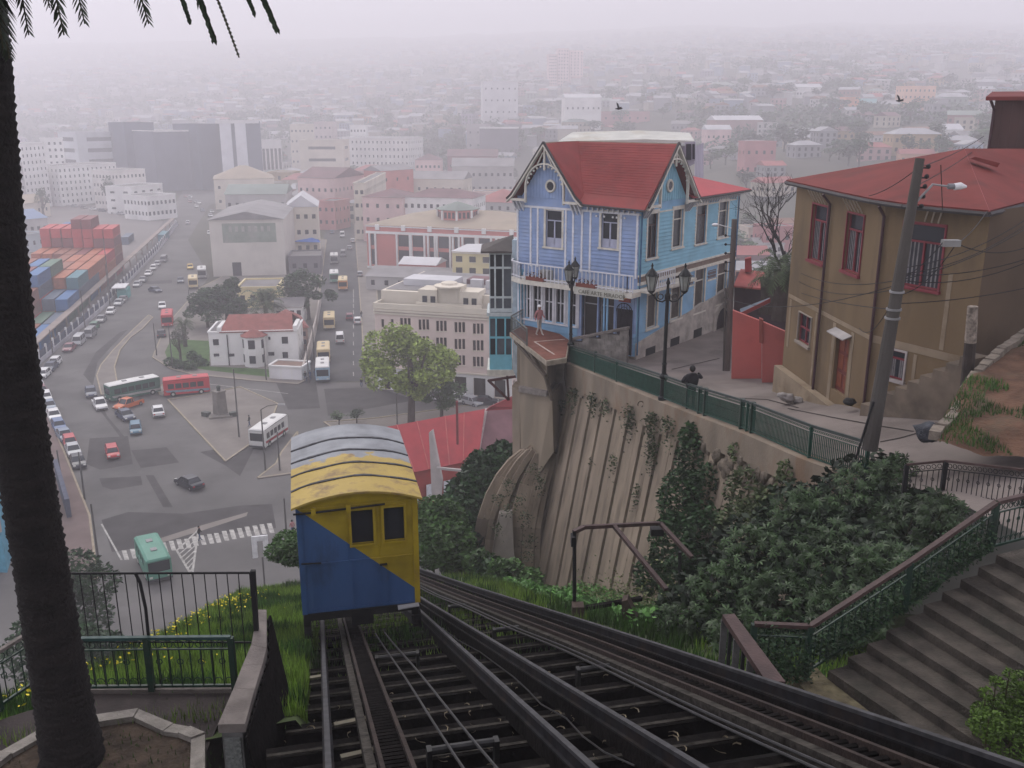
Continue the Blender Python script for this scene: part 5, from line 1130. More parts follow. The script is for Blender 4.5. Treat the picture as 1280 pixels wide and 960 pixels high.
m = MB(); a, b, c, d = at(925, 386, 50), at(962, 372, 50), at(962, 376, 49), at(927, 392, 49); m.add([a, b, c, d, a-Z*.15, b-Z*.15, c-Z*.15, d-Z*.15], [(3, 2, 1, 0), (3, 7, 6, 2), (0, 3, 7, 4)]); m.build('porch_roof', M('porch roof blue', (.16, .20, .24), .7), sh); slab_px('porch_edge', [(926, 391), (963, 373), (963, 378), (926, 396)], 48.9, .1, redroof, sh)
# utility poles and cables
pole = thing('utility_pole', 'leaning grey concrete utility pole with insulators and a street light', 'utility pole', at(1087, 562, 23.2))
pc = M('pole concrete', (.075, .068, .06), .9, .15, 3, bump=.3, streak=4)
pb, pt_ = at(1087, 562, 23.2), at(1150, 198, 23.5)
m = MB(); m.tube([pb.lerp(pt_, i/8) for i in range(9)], [lerp(.2, .11, i/8) for i in range(9)], 12); m.build('pole', pc, pole)
m = MB(); m.tube([pb+Vector((-.3, .1, -.3)), pb.lerp(pt_, .18)+Vector((-.16, -.12, 0))], .03, 6); m.build('cable_riser', black, pole)
for i in range(5): c = pb.lerp(pt_, .97-.032*i); m = MB(); m.tube([c, c+Vector((.22, 0, .0))], .02, 5); m.sphere(c+Vector((.24, 0, .03)), .06, 8); m.build('insulator', black, pole)
c = pb.lerp(pt_, .82); hd = at(1185, 233, 23.4); m = MB(); m.tube([c, c+Vector((.1, 0, .28)), c.lerp(hd, .55)+Vector((0, 0, .35)), hd], .03, 6); m.build('lamp_arm', M('arm grey', (.25, .25, .25), .5), pole)
m = MB(); m.tube([hd, hd+Vector((.16, 0, 0))], .07, 8); o = m.build('lamp_housing', M('housing grey', (.18, .18, .19), .5), pole); m = MB(); m.tube([hd+Vector((.15, 0, -.01)), hd+Vector((.3, 0, .01)), hd+Vector((.45, 0, -.01))], [.085, .09, .03], 10); m.build('lamp_bowl', M('bowl white', (.62, .62, .62), .3), o)
m = MB(); m.tube([at(1176, 206, 23.4), at(1178, 262, 23.4)], .012, 5); m.build('rod', rust, pole)
for t in (.47, .5, .56): c = pb.lerp(pt_, t); m = MB(); m.tube([c-Z*.02, c+Z*.03], lerp(.24, .12, t)+.01, 12); m.build('pole_band', M('band zinc', (.3, .3, .3), .4, metal=.5), pole)
bxp = at(1188, 308, 23.3); m = MB(); m.box(bxp, (.42, .2, .16)); tag(m.build('junction_box', M('box grey', (.22, .22, .21), .6)), 'small grey junction box hanging in the cables beside the utility pole', 'box')
def wire(a, b, sag, label, r=.012):
    m = MB(); m.tube([a.lerp(b, i/10)-Z*sag*4*(i/10)*(1-i/10) for i in range(11)], r, 5); return tag(m.build('overhead_cable', black), label, 'cable', 'overhead cables')
pm = lambda t: pb.lerp(pt_, t)
W = [(pm(.60), at(990, 335, 40), .35), (pm(.57), at(988, 345, 40), .4), (pm(.585), at(905, 372, 43), .5), (pm(.5), at(985, 360, 41), .15), (pm(.62), at(1300, 318, 25), .2), (pm(.6), at(1300, 320, 25), .3), (pm(.52), at(1300, 356, 24.5), .1), (pm(.64), at(1300, 262, 28), .3), (pm(.62), at(1300, 268, 28), .35), (pm(.6), at(1300, 274, 28), .25), (pm(.97), at(1230, 170, 40), .1), (pm(.91), at(1230, 178, 40), .1), (pm(.6), bxp+Vector((-.2, 0, .1)), .12), (pm(.55), bxp+Vector((.1, 0, 0)), .3), (bxp+Vector((.2, 0, .1)), at(1235, 262, 27.5), .1), (bxp+Vector((.2, 0, .05)), at(1300, 302, 25), .25), (pm(.58), at(1096, 455, 30.6), .2), (pm(.56), at(1074, 410, 31), .5), (pm(.97), at(1086, 245, 31), .1)]
WL = ['upper slack cable to the ochre house far corner', 'lower slack cable to the ochre house far corner', 'cable running on past the ochre house to the wooden pole', 'taut thin cable across the ochre house front', 'cable to the right edge at box height', 'cable to the right edge just under the box', 'lowest cable to the right edge', 'topmost of the bundle to the shaded wall', 'middle one of the bundle to the shaded wall', 'bottom one of the bundle to the shaded wall', 'cable from the first insulator over the red roof', 'cable from the third insulator over the red roof', 'short lead from the pole to the junction box', 'drooping loop beneath the junction box', 'lead from the junction box to the ochre house corner', 'lead from the junction box to the right edge', 'lead down to the small ground floor window', 'drooping lead to the door side of the ochre house', 'service cable to the drain pipe corner']
for (a, b, s_), l_ in zip(W, WL): wire(a, b, s_, l_)
wp = thing('utility_pole', 'dark wooden utility pole standing at the far corner of the blue house', 'utility pole', at(908, 476, 46.5))
m = MB(); m.tube([at(908, 476, 46.5), at(918, 274, 46.5)], [.17, .13], 8); m.build('pole', M('wood pole', (.11, .09, .08), .9, .25, 3, streak=4), wp)
m = MB(); m.tube([at(904, 476, 46.4), at(907, 360, 46.4)], .05, 6); m.build('conduit', pc, wp)
for i in range(5): m = MB(); c = at(914, 295+i*11, 46.4); m.tube([c, c+Vector((-.25, 0, 0))], .02, 4); m.sphere(c+Vector((-.27, 0, .02)), .07, 6); m.build('insulator', black, wp)
hl = at(894, 281, 46); m = MB(); m.tube([at(914, 285, 46.4), hl+Vector((.2, 0, 0))], .025, 5); m.sphere(hl, .17, 8, sz=.5); m.build('street_light_head', M('bowl white', (.62, .62, .62), .3), wp)
ps = thing('wooden_post', 'thick dark post with upper half coloured pale as lit beside the ochre house steps', 'post', at(1208, 482, 25.6))
m = MB(); m.tube([at(1208, 484, 25.6), at(1213, 428, 25.6)], [.17, .155], 10); m.build('lower_half', M('post dark', (.045, .035, .03), .8, .3, 5), ps)
m = MB(); m.tube([at(1213, 428, 25.6), at(1216, 383, 25.6)], [.158, .14], 10); m.build('upper_half', M('post lit pale', (.26, .22, .18), .9, .4, 7, stain=(.06, .05, .04), sscale=6, sfac=.9), ps)  # light on the post's upper half, put into its pale colour
# unseen upper station, added behind the viewer to darken the near ground
us_ = thing('unseen_station', 'unseen timber upper station added behind the viewer to shade the near ground', 'station', (0, -3, 40))
stw = M('station boards', (.16, .14, .11), .9, .2, 2)
for x in (-8, -3.2, 3.2, 8): m = MB(); m.box((x, -1.6, 38), (.3, .3, 10.6)); m.build('post', stw, us_)
m = MB(); m.box((0, -7, 43.1), (17, 10, .25)); m.build('floor', stw, us_)
m = MB(); m.box((0, -6.2, 43.3), (17, .2, 5.2)); m.build('wall', stw, us_)
m = MB(); m.add([(-9.5, .9, 48.4), (9.5, .9, 48.4), (9.5, -6, 51), (-9.5, -6, 51), (-9.5, .9, 48.2), (9.5, .9, 48.2), (9.5, -6, 50.8), (-9.5, -6, 50.8), (-9.5, -13, 48.4), (9.5, -13, 48.4)], [(0, 1, 2, 3), (7, 6, 5, 4), (0, 4, 5, 1), (3, 2, 9, 8)]); m.build('roof', roofm, us_)
# ================================================================ SHRUBS
def ell(c, r, n, inner=.55, sq=(1, 1, .85)):
    d = rng.normal(size=(n, 3)); d /= np.linalg.norm(d, axis=1)[:, None]; k = r*(inner+(1-inner)*rng.random(n)**.5)[:, None]
    return np.array(c)+d*k*np.array(sq)
def stars(name, pts, size, mat, parent=None, lobes=7):
    k = len(pts); pts = np.array(pts); nrm = rng.normal(size=(k, 3))*.55+np.array([-.25, -.55, .9]); nrm /= np.linalg.norm(nrm, axis=1)[:, None]
    t = np.cross(nrm, rng.normal(size=(k, 3))); t /= np.linalg.norm(t, axis=1)[:, None]; b = np.cross(nrm, t); sz = size*rng.uniform(.55, 1.25, k)[:, None]; V = []
    for i in range(lobes):
        a = (i-(lobes-1)/2)*2*math.pi/(lobes+.8); l = 1-.28*abs(i-(lobes-1)/2)/(lobes/2)
        d = t*math.cos(a)+b*math.sin(a); e = -t*math.sin(a)+b*math.cos(a)
        tip = pts+d*sz*l-nrm*sz*.28; m1 = pts+d*sz*l*.5+e*sz*.13-nrm*sz*.04; m2 = pts+d*sz*l*.5-e*sz*.13-nrm*sz*.04
        V.append(np.stack([pts, m1, tip, m2], 1))
    V = np.concatenate([v.reshape(-1, 3) for v in V]); F = np.arange(len(V)).reshape(-1, 4); return npmesh(name, V, F, mat, parent)
def shrub(name, label, cs, n, size, mat, stem=None, star=False, cat='shrub', group=None, inner=.5, base=None, sq=(1, 1, .85), lf=.5, partleaf=0):
    c0 = cs[0][0]; zb_ = base if base is not None else min(c.z-r for c, r in cs); root = thing(name, label, cat, (c0.x, c0.y, zb_), group=group)
    A = sum(r*r for _, r in cs); P_ = np.concatenate([ell(c, r, max(8, int(n*r*r/A)), inner, sq) for c, r in cs])
    o = stars('foliage', P_, size, mat, root) if star else leaves('foliage', P_, size, mat, root, flat=lf)
    o['kind'] = 'stuff'
    m = MB(); g0 = Vector((c0.x, c0.y, zb_))
    for c, r in cs:
        q = g0+(Vector((c.x, c.y, zb_))-g0)*.4; m.tube([q, q.lerp(c, .5)+Vector((rng.normal()*.1*r, rng.normal()*.1*r, 0)), c+Z*r*.3], [.05*r+.01, .035*r+.01, .01], 5)
    m.build('stem', stem or rach, root)
    if partleaf:
        idx = np.argsort(P_[:, 1]-P_[:, 2]*.6)[:partleaf*3:3]
        protos = []
        for k in range(3): oo = stars('leaf', [[0, 0, 0]], size*1.15, mat, None); protos.append(oo.data); bpy.data.objects.remove(oo)
        for i in idx: l = bpy.data.objects.new('leaf', protos[i % 3]); COL.objects.link(l); l.parent = root; l.location = Vector(P_[i])+Vector((0, -.06, .05))-Vector((c0.x, c0.y, zb_)); l.rotation_euler = (rng.normal()*.4, rng.normal()*.4, rng.uniform(0, 6.28))
    return root
castor = leafmat('castor leaf', (.03, .06, .018), .4, .5, .5); castord = leafmat('castor leaf shaded', (.012, .026, .01), .4, .5)
ivym = leafmat('ivy leaf', (.022, .06, .016), .4, .55); bushd = leafmat('bush dark', (.022, .055, .018), .4, .5); bushm = leafmat('bush mid', (.045, .10, .022), .4, .5); bushl = leafmat('bush light', (.10, .17, .03), .35, .5)
cs = [(at(x, y, Y), r) for x, y, Y, r in ((1090, 625, 22, 1.1), (1010, 655, 21, 1.0), (945, 705, 19.8, 1.0), (1050, 705, 18.8, 1.15), (905, 745, 18.8, .85), (1140, 660, 19.8, .95), (985, 765, 17.6, 1.0), (1120, 590, 22.5, .55), (1060, 770, 16.5, .8), (1110, 720, 17.4, .8), (920, 790, 17, .6), (845, 775, 19.5, .5), (1180, 640, 19, .5))]
shrub('castor_bush', 'big castor bush with dark star shaped leaves filling the gap below the path railing', cs, 2500, .175, castor, star=True, partleaf=250, inner=.5)
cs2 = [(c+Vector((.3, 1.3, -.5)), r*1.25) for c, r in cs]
shrub('inner_leaf_mass', 'dark leaf mass behind the castor bush, its inner shade put into the colour', cs2, 9000, .12, castord); bpy.data.objects['inner_leaf_mass']['category'] = 'shrub'  # added leaf mass, the bush's inner shade put into its dark colour
cs = [(at(x, y, Y), r) for x, y, Y, r in ((868, 575, 33.2, .95), (850, 625, 32.5, 1.1), (885, 620, 31.8, 1.15), (840, 680, 31.4, 1.1), (885, 680, 30.2, 1.2), (850, 730, 29.8, 1.0), (810, 720, 31.6, .7), (862, 545, 33.6, .5))]
shrub('ivy', 'thick dark ivy hanging over the near end of the ribbed wall', cs, 9000, .10, ivym, cat='ivy', sq=(.8, .7, 1.15))
cs = [(at(x, y, Y), r) for x, y, Y, r in ((935, 615, 28.6, .9), (925, 565, 30.2, .45), (965, 645, 27.0, 1.0), (985, 605, 27, .55), (930, 665, 27.2, 1.1), (985, 590, 26.6, .4), (1010, 650, 25, .9))]
shrub('wall_bush', 'reddish green bush growing out of the wall beside the ivy', cs, 5200, .085, leafmat('wall bush leaf', (.06, .085, .03), .45, .5), sq=(.9, .9, 1))
cs = [(at(x, y, Y), r) for x, y, Y, r in ((1250, 892, 11.4, .3), (1268, 868, 11.6, .22), (1235, 905, 11.0, .25), (1285, 905, 11.2, .4), (1262, 930, 11.0, .35), (1224, 886, 11.6, .12), (1245, 852, 11.5, .1), (1262, 842, 11.5, .09), (1216, 905, 11.4, .09), (1280, 850, 11.5, .16), (1232, 866, 11.4, .1))]
shrub('small_bush', 'bright green bush at the foot of the stone steps in the lower right corner', cs, 6500, .028, leafmat('box leaf', (.07, .13, .015), .4, .5), base=34.6)
cs = [(at(x, y, Y), r) for x, y, Y, r in ((612, 592, 56, 1.9), (630, 572, 57, 1.3), (590, 620, 54, 1.8), (597, 638, 53, 1.5), (572, 652, 51, 1.7), (578, 675, 50, 1.6), (598, 590, 58, 1.0), (566, 640, 53, 1.2), (572, 700, 48, 1.2), (592, 600, 56, .8), (612, 715, 44, 1.0))]
shrub('hillside_bush', 'dense dark bushy trees on the slope between the red roofs and the rock face', cs, 13000, .2, bushd, cat='bush')
cs = [(at(x, y, Y), r) for x, y, Y, r in ((545, 655, 49, 1.9), (535, 685, 45, 1.3), (560, 680, 47, 1.6), (530, 655, 52, 1.0), (553, 648, 53, 1.1), (600, 705, 44.5, .9), (640, 712, 43, .7), (665, 722, 41, .6), (625, 712, 43, .7))]
shrub('hillside_bush', 'lighter green bush low on the slope beside the funicular car', cs, 8000, .15, bushm, cat='bush')
cs = [(at(x, y, Y), r) for x, y, Y, r in ((358, 678, 37, .6), (372, 672, 37.5, .5), (345, 690, 36, .5), (365, 690, 36, .7), (380, 695, 36, .6))]
shrub('scrub', 'clump of scrub at the edge of the grass left of the car', cs, 3000, .09, bushm, cat='bush')
for x, y, Y, r, l in ((92, 715, 62, 2.0, 'dark tree below the terrace beside the street behind the palm trunk'), (104, 805, 50, 1.3, 'dark green bush low beyond the iron fence by the palm trunk'), (60, 790, 55, 2.2, 'overgrown bush left of the palm trunk below the terrace')):
    c = at(x, y, Y); shrub('roadside_bush', l, [(c, r), (c+Vector((1, 1, -r*.7)), r*.9), (c+Vector((-1.5, .5, -r*.9)), r), (c+Vector((.3, 0, -r*1.8)), r*1.1)], 3200, .2, bushd, cat='bush')
pts = []
for i in range(2600):
    x = rng.uniform(640, 860); y = rng.uniform(700, 760); s = rng.uniform(24, 34); u = rng.uniform(10, 12.3); pts.append(ground_p(s, u)+Z*abs(rng.normal())*.7)
tag(leaves('wall_foot_weeds', pts, .06, leafmat('pale weed', (.11, .13, .05), .4, .5)), 'tall pale weeds along the foot of the ribbed wall', kind='stuff')
# pipe rail frame at the foot of the wall
fr_ = thing('pipe_frame', 'rusty brown pipe handrail frame standing at the foot of the ribbed wall', 'handrail', at(718, 768, 22))
for pts, r in ((((718, 768, 22), (718, 664, 22)), .05), (((850, 735, 24), (850, 690, 24)), .05)): m = MB(); m.tube([at(*p) for p in pts], r, 8); m.build('post', black, fr_)
for pts in (((717, 665, 22), (730, 659, 22.2), (825, 654, 24)), ((825, 654, 24), (865, 697, 22.5)), ((768, 658, 22.8), (833, 737, 20.5))):
    m = MB()
    for a, b in zip(pts, pts[1:]): m.beam(at(*a), at(*b), .11, .09)
    m.build('rail', brownr, fr_)
m = MB(); m.box(at(821, 664, 24)-Z*.1, (.35, .25, .2)); m.build('joint_plate', black, fr_); m = MB(); m.box(at(716, 676, 22)-Z*.1, (.1, .3, .25)); m.build('joint_plate', black, fr_)
m = MB(); m.beam(at(720, 762, 22), at(802, 748, 22.5), .12, .1); m.build('foot_beam', timber, fr_)
m = MB(); m.box(at(722, 772, 21.8), (.3, .3, .38)); m.build('foot_block', M('block brown', (.07, .05, .04), .9, .3, 4), fr_); slab_px('foot_plate', [(777, 752), (784, 750), (800, 782), (778, 786)], 21, .3, M('block brown', (.07, .05, .04), .9, .3, 4), fr_)
# ================================================================ RED ROOFED BUILDING at the foot of the hill
rb = thing('red_roofed_building', 'low building with bright red metal roof at the foot of the hill', 'building', gp(560, 600, 0))
ridge = [gp(470, 536, 11), gp(606, 511, 11)]; ea = [gp(500, 594, 7), gp(598, 574, 7)]
def rq(name, q, mat, par, th=.15):
    m = MB(); n = (q[1]-q[0]).cross(q[2]-q[0]).normalized(); n = n if n.z > 0 else -n; k = len(q)
    m.add(list(q)+[p-n*th for p in q], [tuple(range(k)), tuple(range(2*k-1, k-1, -1))]+[(i, i+k, (i+1) % k+k, (i+1) % k) for i in range(k)]); return m.build(name, mat, par)
rq('roof_slope', [ridge[0], ridge[1], ea[1], ea[0]], redroof2, rb); back = (ridge[0]-ea[0])*.9; back.z = -3
rq('roof_slope', [ridge[0], ridge[1], ridge[1]+back, ridge[0]+back], redroof2, rb)
for t in (.18, .36, .62, .8): m = MB(); m.beam(ridge[0].lerp(ridge[1], t)+Z*.05, ea[0].lerp(ea[1], t)+Z*.05, .12, .08); m.build('roof_seam', M('seam pale red', (.46, .12, .11), .6), rb)
m = MB(); m.obox(ea[0].lerp(ea[1], .0)+Z*-7+(ridge[0]-ea[0])*.08, (ea[1]-ea[0]), Vector((0, .3, 0)), Z*6.9); m.obox(ea[0]+Z*-7+Vector((0, .6, 0)), Vector((.3, 0, 0)), Vector((0, 9, 0)), Z*7); m.build('wall', M('wall red', (.35, .06, .05), .8, .2, .6), rb)
for k in range(4): m = MB(); a = ea[0].lerp(ea[1], .1+.22*k); m.obox(a+Vector((0, -.02, -3.4)), (ea[1]-ea[0]).normalized()*1.2, Vector((0, .1, 0)), Z*1.6); m.build('window', whitet, rb)
fin = gp(541, 600, 3); slab_px('gable_fin_wall', [(536, 541), (540, 538), (552, 600), (550, 628), (540, 625)], 95, .5, M('fin wall white', (.48, .44, .42), .85, .2, .6), rb)
m = MB(); m.beam(at(546, 585, 94.5), at(598, 590, 94.5), .25, .25); m.build('pipe', M('fin wall white', (.5, .5, .5)), rb)
m = MB(); p = gp(572, 555, 9.3); m.box(p, (.25, .4, 5)); m.build('vent_pipe', M('vent dark red', (.2, .05, .05), .7), rb)
rb2 = thing('maroon_roofed_building', 'smaller building with faded maroon roof right of the red roofed one', 'building', gp(625, 560, 0))
q = [gp(608, 512, 10.6), gp(655, 508, 10.6), gp(655, 560, 7), gp(598, 566, 7)]; rq('roof_slope', q, M('roof faded maroon', (.20, .10, .11), .7, .2, .6), rb2)
q2 = [gp(612, 508, 11.5), gp(655, 488, 13), gp(655, 510, 10.8), gp(607, 513, 10.8)]; rq('roof_slope', q2, redroof2, rb2)
m = MB(); m.beam(q[0]+Z*.1, q[3]+Z*.1, .3, .2); m.build('verge_board', M('verge pale', (.5, .42, .40), .8), rb2)
m = MB(); m.prism([(q[3]+Vector((0, .5, 0))), q[2]+Vector((0, .5, 0)), q[1], q[0]], 0, 7); m.build('wall', pier, rb2)
# ================================================================ trees helpers
treem = {'dark': leafmat('tree leaf dark', (.026, .062, .02), .4, .5), 'mid': leafmat('tree leaf mid', (.045, .09, .025), .4, .5), 'lime': leafmat('tree leaf spring', (.25, .33, .07), .35, .45), 'grey': leafmat('tree leaf grey', (.05, .06, .04), .4, .5)}
barkm = M('tree bark', (.07, .055, .045), .95, .3, 2, bump=.5, bscale=8)
PROTO = {}
def crown_mesh(kind, seed, n, ls):
    k = (kind, seed, n, ls)
    if k in PROTO: return PROTO[k]
    g = np.random.default_rng(seed); P_ = []
    nb = 9 if n < 1500 else 22
    for i in range(nb):
        a = g.uniform(0, 6.28); rr = g.uniform(.15, .62) if nb == 9 else g.uniform(.05, .8); zz = g.uniform(-.35, .55) if nb == 9 else g.uniform(-.6, .75)*(1-.5*rr); c = np.array([math.cos(a)*rr, math.sin(a)*rr, zz]); r = g.uniform(.28, .5) if nb == 9 else g.uniform(.16, .34)
        d = g.normal(size=(n//nb, 3)); d /= np.linalg.norm(d, axis=1)[:, None]; P_.append(c+d*r*(.6+.4*g.random((n//nb, 1))))
    P_ = np.concatenate(P_); o = leaves('crown', P_, ls, treem[kind]); PROTO[k] = o.data; bpy.data.objects.remove(o); return PROTO[k]
def trunk_mesh(seed):
    if ('t', seed) in PROTO: return PROTO[('t', seed)]
    g = random.Random(seed); m = MB(); m.tube([(0, 0, 0), (.02, 0, .35), (0, .03, .7)], [.05, .04, .02], 7)
    for i in range(5): a = g.uniform(0, 6.28); m.tube([(0, 0, .25+.06*i), (math.cos(a)*.18, math.sin(a)*.18, .5), (math.cos(a)*.3, math.sin(a)*.3, .75)], [.025, .016, .006], 5)
    me = m.mesh('trunk', barkm); PROTO[('t', seed)] = me; return me
def tree(label, p, h, w_, kind='dark', n=900, ls=.07, seed=None, group=None, name='tree', crown=.62):
    seed = seed if seed is not None else random.randint(0, 3); r = thing(name, label, 'tree', p, random.uniform(0, 6), group)
    t = bpy.data.objects.new('trunk', trunk_mesh(seed)); COL.objects.link(t); t.parent = r; t.scale = (h*.8, h*.8, h)
    c = bpy.data.objects.new('crown', crown_mesh(kind, seed, n, ls)); COL.objects.link(c); c.parent = r; c.location = (0, 0, h*(1-crown/2)); c.scale = (w_/2, w_/2, h*crown/1.75)
    return r
def palm(label, p, h, r_, n=26, group=None):
    root = thing('date_palm', label, 'palm tree', p, 0, group); m = MB(); m.tube([p, Vector(p)+Z*h*.5, Vector(p)+Z*h], [.45, .38, .5], 8); m.build('trunk', barkm, root)
    c0 = Vector(p)+Z*h; V = []; F = []
    for k in range(n):
        a = rng.uniform(0, 6.28); rr = r_*rng.uniform(.7, 1); zt_ = rng.uniform(-.5, .75)*r_; mid = c0+Vector((math.cos(a)*rr*.55, math.sin(a)*rr*.55, max(.25*r_, zt_+.35*r_))); tip = c0+Vector((math.cos(a)*rr, math.sin(a)*rr, zt_-.15*r_)); sd = Vector((-math.sin(a), math.cos(a), 0))
        B = lambda t: c0*(1-t)**2+mid*2*t*(1-t)+tip*t*t
        for i in range(14):
            t = (i+1)/14; q = B(t); l = r_*.17*math.sin(math.pi*min(.95, t*.8+.12))
            for sg in (-1, 1): e = q+sd*sg*l+(B(min(1, t+.1))-q)*.8-Z*l*.3; d = (B(min(1, t+.05))-q)*.9; k2 = len(V); V += [tuple(q), tuple(q+d), tuple(e+d*.6), tuple(e)]; F.append((k2, k2+1, k2+2, k2+3))
    o = npmesh('crown', V, F, leafmat('date palm leaf', (.05, .075, .03), .3, .5), root); return root
# bare tree and small palm between the houses
bt = thing('bare_tree', 'leafless tree reaching up beside the ochre house', 'tree', at(985, 350, 52)); 
def branch(m, p, d, l, r, k):
    q = p+d*l; m.tube([p, p.lerp(q, .5)+Vector((rng.normal(), rng.normal(), rng.normal()))*l*.05, q], [r, r*.8, r*.55], 5, cap=False)
    if k > 0:
        for _ in range(3 if k > 1 else 4): dd = (d+Vector((rng.normal(), rng.normal(), rng.normal()*.8+.15))*.55).normalized(); branch(m, p.lerp(q, rng.uniform(.5, 1)), dd, l*rng.uniform(.6, .85), r*.55, k-1)
m = MB(); branch(m, at(985, 380, 52), Vector((-.15, 0, 1)).normalized(), 3.0, .16, 5); m.build('branch_crown', M('bare bark', (.05, .045, .045), .95), bt)
palm('shaggy palm behind the salmon wall next to the ochre house', at(974, 400, 49), 2.6, 1.7)
palm('second small palm partly hidden by the ochre house wall', at(958, 392, 52), 2.0, 1.3)
# ================================================================ CITY GROUND
asph = M('plaza asphalt', (.13, .125, .12), .92, .22, .09, bump=.15, bscale=3, stain=(.088, .085, .082), sscale=.11, sfac=.7)
asphd = M('street asphalt', (.075, .075, .077), .92, .15, .2, stain=(.11, .105, .1), sscale=.1, sfac=.6)
patchm = M('asphalt patch dark', (.068, .064, .063), .95, .2, .4)
pave = M('pavement pale', (.21, .19, .17), .92, .15, .3, stain=(.16, .145, .13), sscale=.12, sfac=.7)
pavr = M('pavement reddish', (.17, .125, .115), .92, .2, .3)
kerbm = M('kerb pale', (.34, .29, .21), .9, .15, 1)
mark = M('road paint white', (.42, .41, .38), .85, .3, 2, stain=(.2, .19, .18), sscale=1.2, sfac=.7)
# terrain: flat plan, hills behind and to the right
HB = [(-32, 800), (-24, 740), (-14, 640), (-6, 560), (0, 470), (4, 380), (9, 300), (14, 240), (20, 200), (32, 180)]
def hill_z(x, y):
    if y < 60: return 0
    a = math.degrees(math.atan2(x, y)); yb = interp(a, HB); d = y-yb
    if d <= 0: return 0
    z = .104*d*(sm(d/140))+0*a
    z += min(1, d/160)*(10*mn.noise(Vector((x*.006, y*.006, 3)))+4.5*mn.noise(Vector((x*.02, y*.02, 9))))
    return max(0, z)
V = []; F = []; NA = 90; ysg = [-80, -20, 30, 55]+[70+i*20*(1+i*.035) for i in range(54)]
for y in ysg:
    for k in range(NA+1):
        if y < 60: x = -200+500*k/NA
        else: x = y*math.tan(math.radians(-36+74*k/NA))
        V.append((x, y, hill_z(x, y) if y > 60 else -.02))
for i in range(len(ysg)-1):
    for j in range(NA): a = i*(NA+1)+j; F.append((a, a+1, a+NA+2, a+NA+1))
cg = M('city ground', (.085, .082, .062), .95, .3, .03, stain=(.035, .05, .028), sscale=.012, sfac=.9)
g = npmesh('city_ground', V, F, cg); g['kind'] = 'structure'
def sheet(name, px, z, mat, kerb=0, kind='structure', par=None):
    poly = [gp(x, y, z) for x, y in px]; m = MB()
    if kerb: m.prism(poly, -.02, z, 0)
    else: m.prism(poly, z-.003, z)
    o = m.build(name, mat, par)
    if par is None: o['kind'] = kind
    return o
sheet('plaza_road', [(-60, 540), (-60, 960), (420, 960), (650, 600), (680, 480), (470, 478), (378, 478), (195, 440), (262, 345), (235, 300), (262, 256), (330, 238), (330, 230), (230, 236), (215, 262), (190, 296), (120, 380), (30, 470)], .02, asph)
sheet('street', [(378, 478), (472, 476), (448, 300), (440, 240), (418, 240), (405, 300)], .026, asphd)
sheet('port_yard_ground', [(-120, 470), (40, 462), (215, 284), (180, 262), (70, 252), (-120, 256)], .014, M('port concrete', (.20, .185, .175), .9, .15, .04))
# islands and pavements with kerbs
def island(px, mat=pave, h=.14):
    sheet('pavement', px, h, mat, kerb=1); poly = [gp(x, y, 0) for x, y in px]; m = MB(); n = len(poly)
    for a, b in zip(poly, poly[1:]+poly[:1]): m.beam(a+Z*(h*.5+.003), b+Z*(h*.5+.003), .22, h)
    struct('kerb', m, kerbm)
island([(127, 494), (121, 470), (126, 457), (140, 440), (155, 424), (172, 407), (186, 394), (191, 397), (178, 411), (163, 422), (150, 438), (143, 459), (148, 488)])
island([(210, 500), (282, 577), (312, 556), (334, 540), (347, 505), (300, 484), (250, 494)])
island([(191, 447), (213, 461), (240, 468), (320, 476), (372, 480), (381, 476), (385, 450), (398, 380), (408, 300), (360, 290), (280, 345), (250, 360), (207, 408)])
island([(470, 481), (456, 470), (452, 400), (447, 330), (441, 262), (452, 262), (470, 340), (476, 470)])
island([(322, 598), (372, 591), (372, 540), (352, 566), (345, 580)])
island([(40, 466), (48, 480), (60, 520), (80, 565), (112, 645), (122, 725), (90, 725), (50, 640), (20, 560), (10, 480)], pavr)
island([(196, 484), (214, 478), (240, 480), (236, 486), (212, 492), (200, 494)], pave)
island([(405, 528), (470, 523), (600, 505), (640, 503), (640, 530), (520, 545), (430, 545)], pave)
sheet('garden_lawn', [(206, 440), (212, 455), (262, 463), (345, 472), (345, 462), (262, 458), (262, 426), (214, 424)], .16, M('lawn', (.06, .12, .03), .95, .3, .5))
for px in ([(112, 548), (160, 545), (166, 580), (125, 587), (108, 580)], [(164, 563), (208, 559), (224, 578), (176, 585)], [(124, 598), (176, 595), (178, 606), (140, 612), (128, 608)], [(254, 512), (262, 520), (276, 545), (268, 542)],
           [(127, 650), (160, 640), (230, 642), (300, 632), (340, 630), (345, 660), (240, 672), (200, 680), (140, 690)], [(182, 594), (192, 594), (216, 634), (204, 634)], [(105, 486), (118, 486), (134, 520), (156, 546), (150, 546), (124, 512)], [(104, 468), (120, 440), (150, 415), (160, 412), (140, 432), (122, 452), (116, 482)],
           [(345, 478), (395, 478), (400, 510), (360, 512)], [(405, 486), (470, 484), (520, 500), (410, 520)], [(170, 352), (215, 350), (215, 354), (172, 356)], [(250, 565), (300, 556), (318, 560), (300, 595), (282, 582)]):
    sheet('asphalt_patch', px, .03+.002*random.random(), patchm)
sheet('asphalt_strip', [(185, 682), (190, 676), (240, 660), (310, 640), (308, 645), (250, 664), (210, 676)], .036, pave)
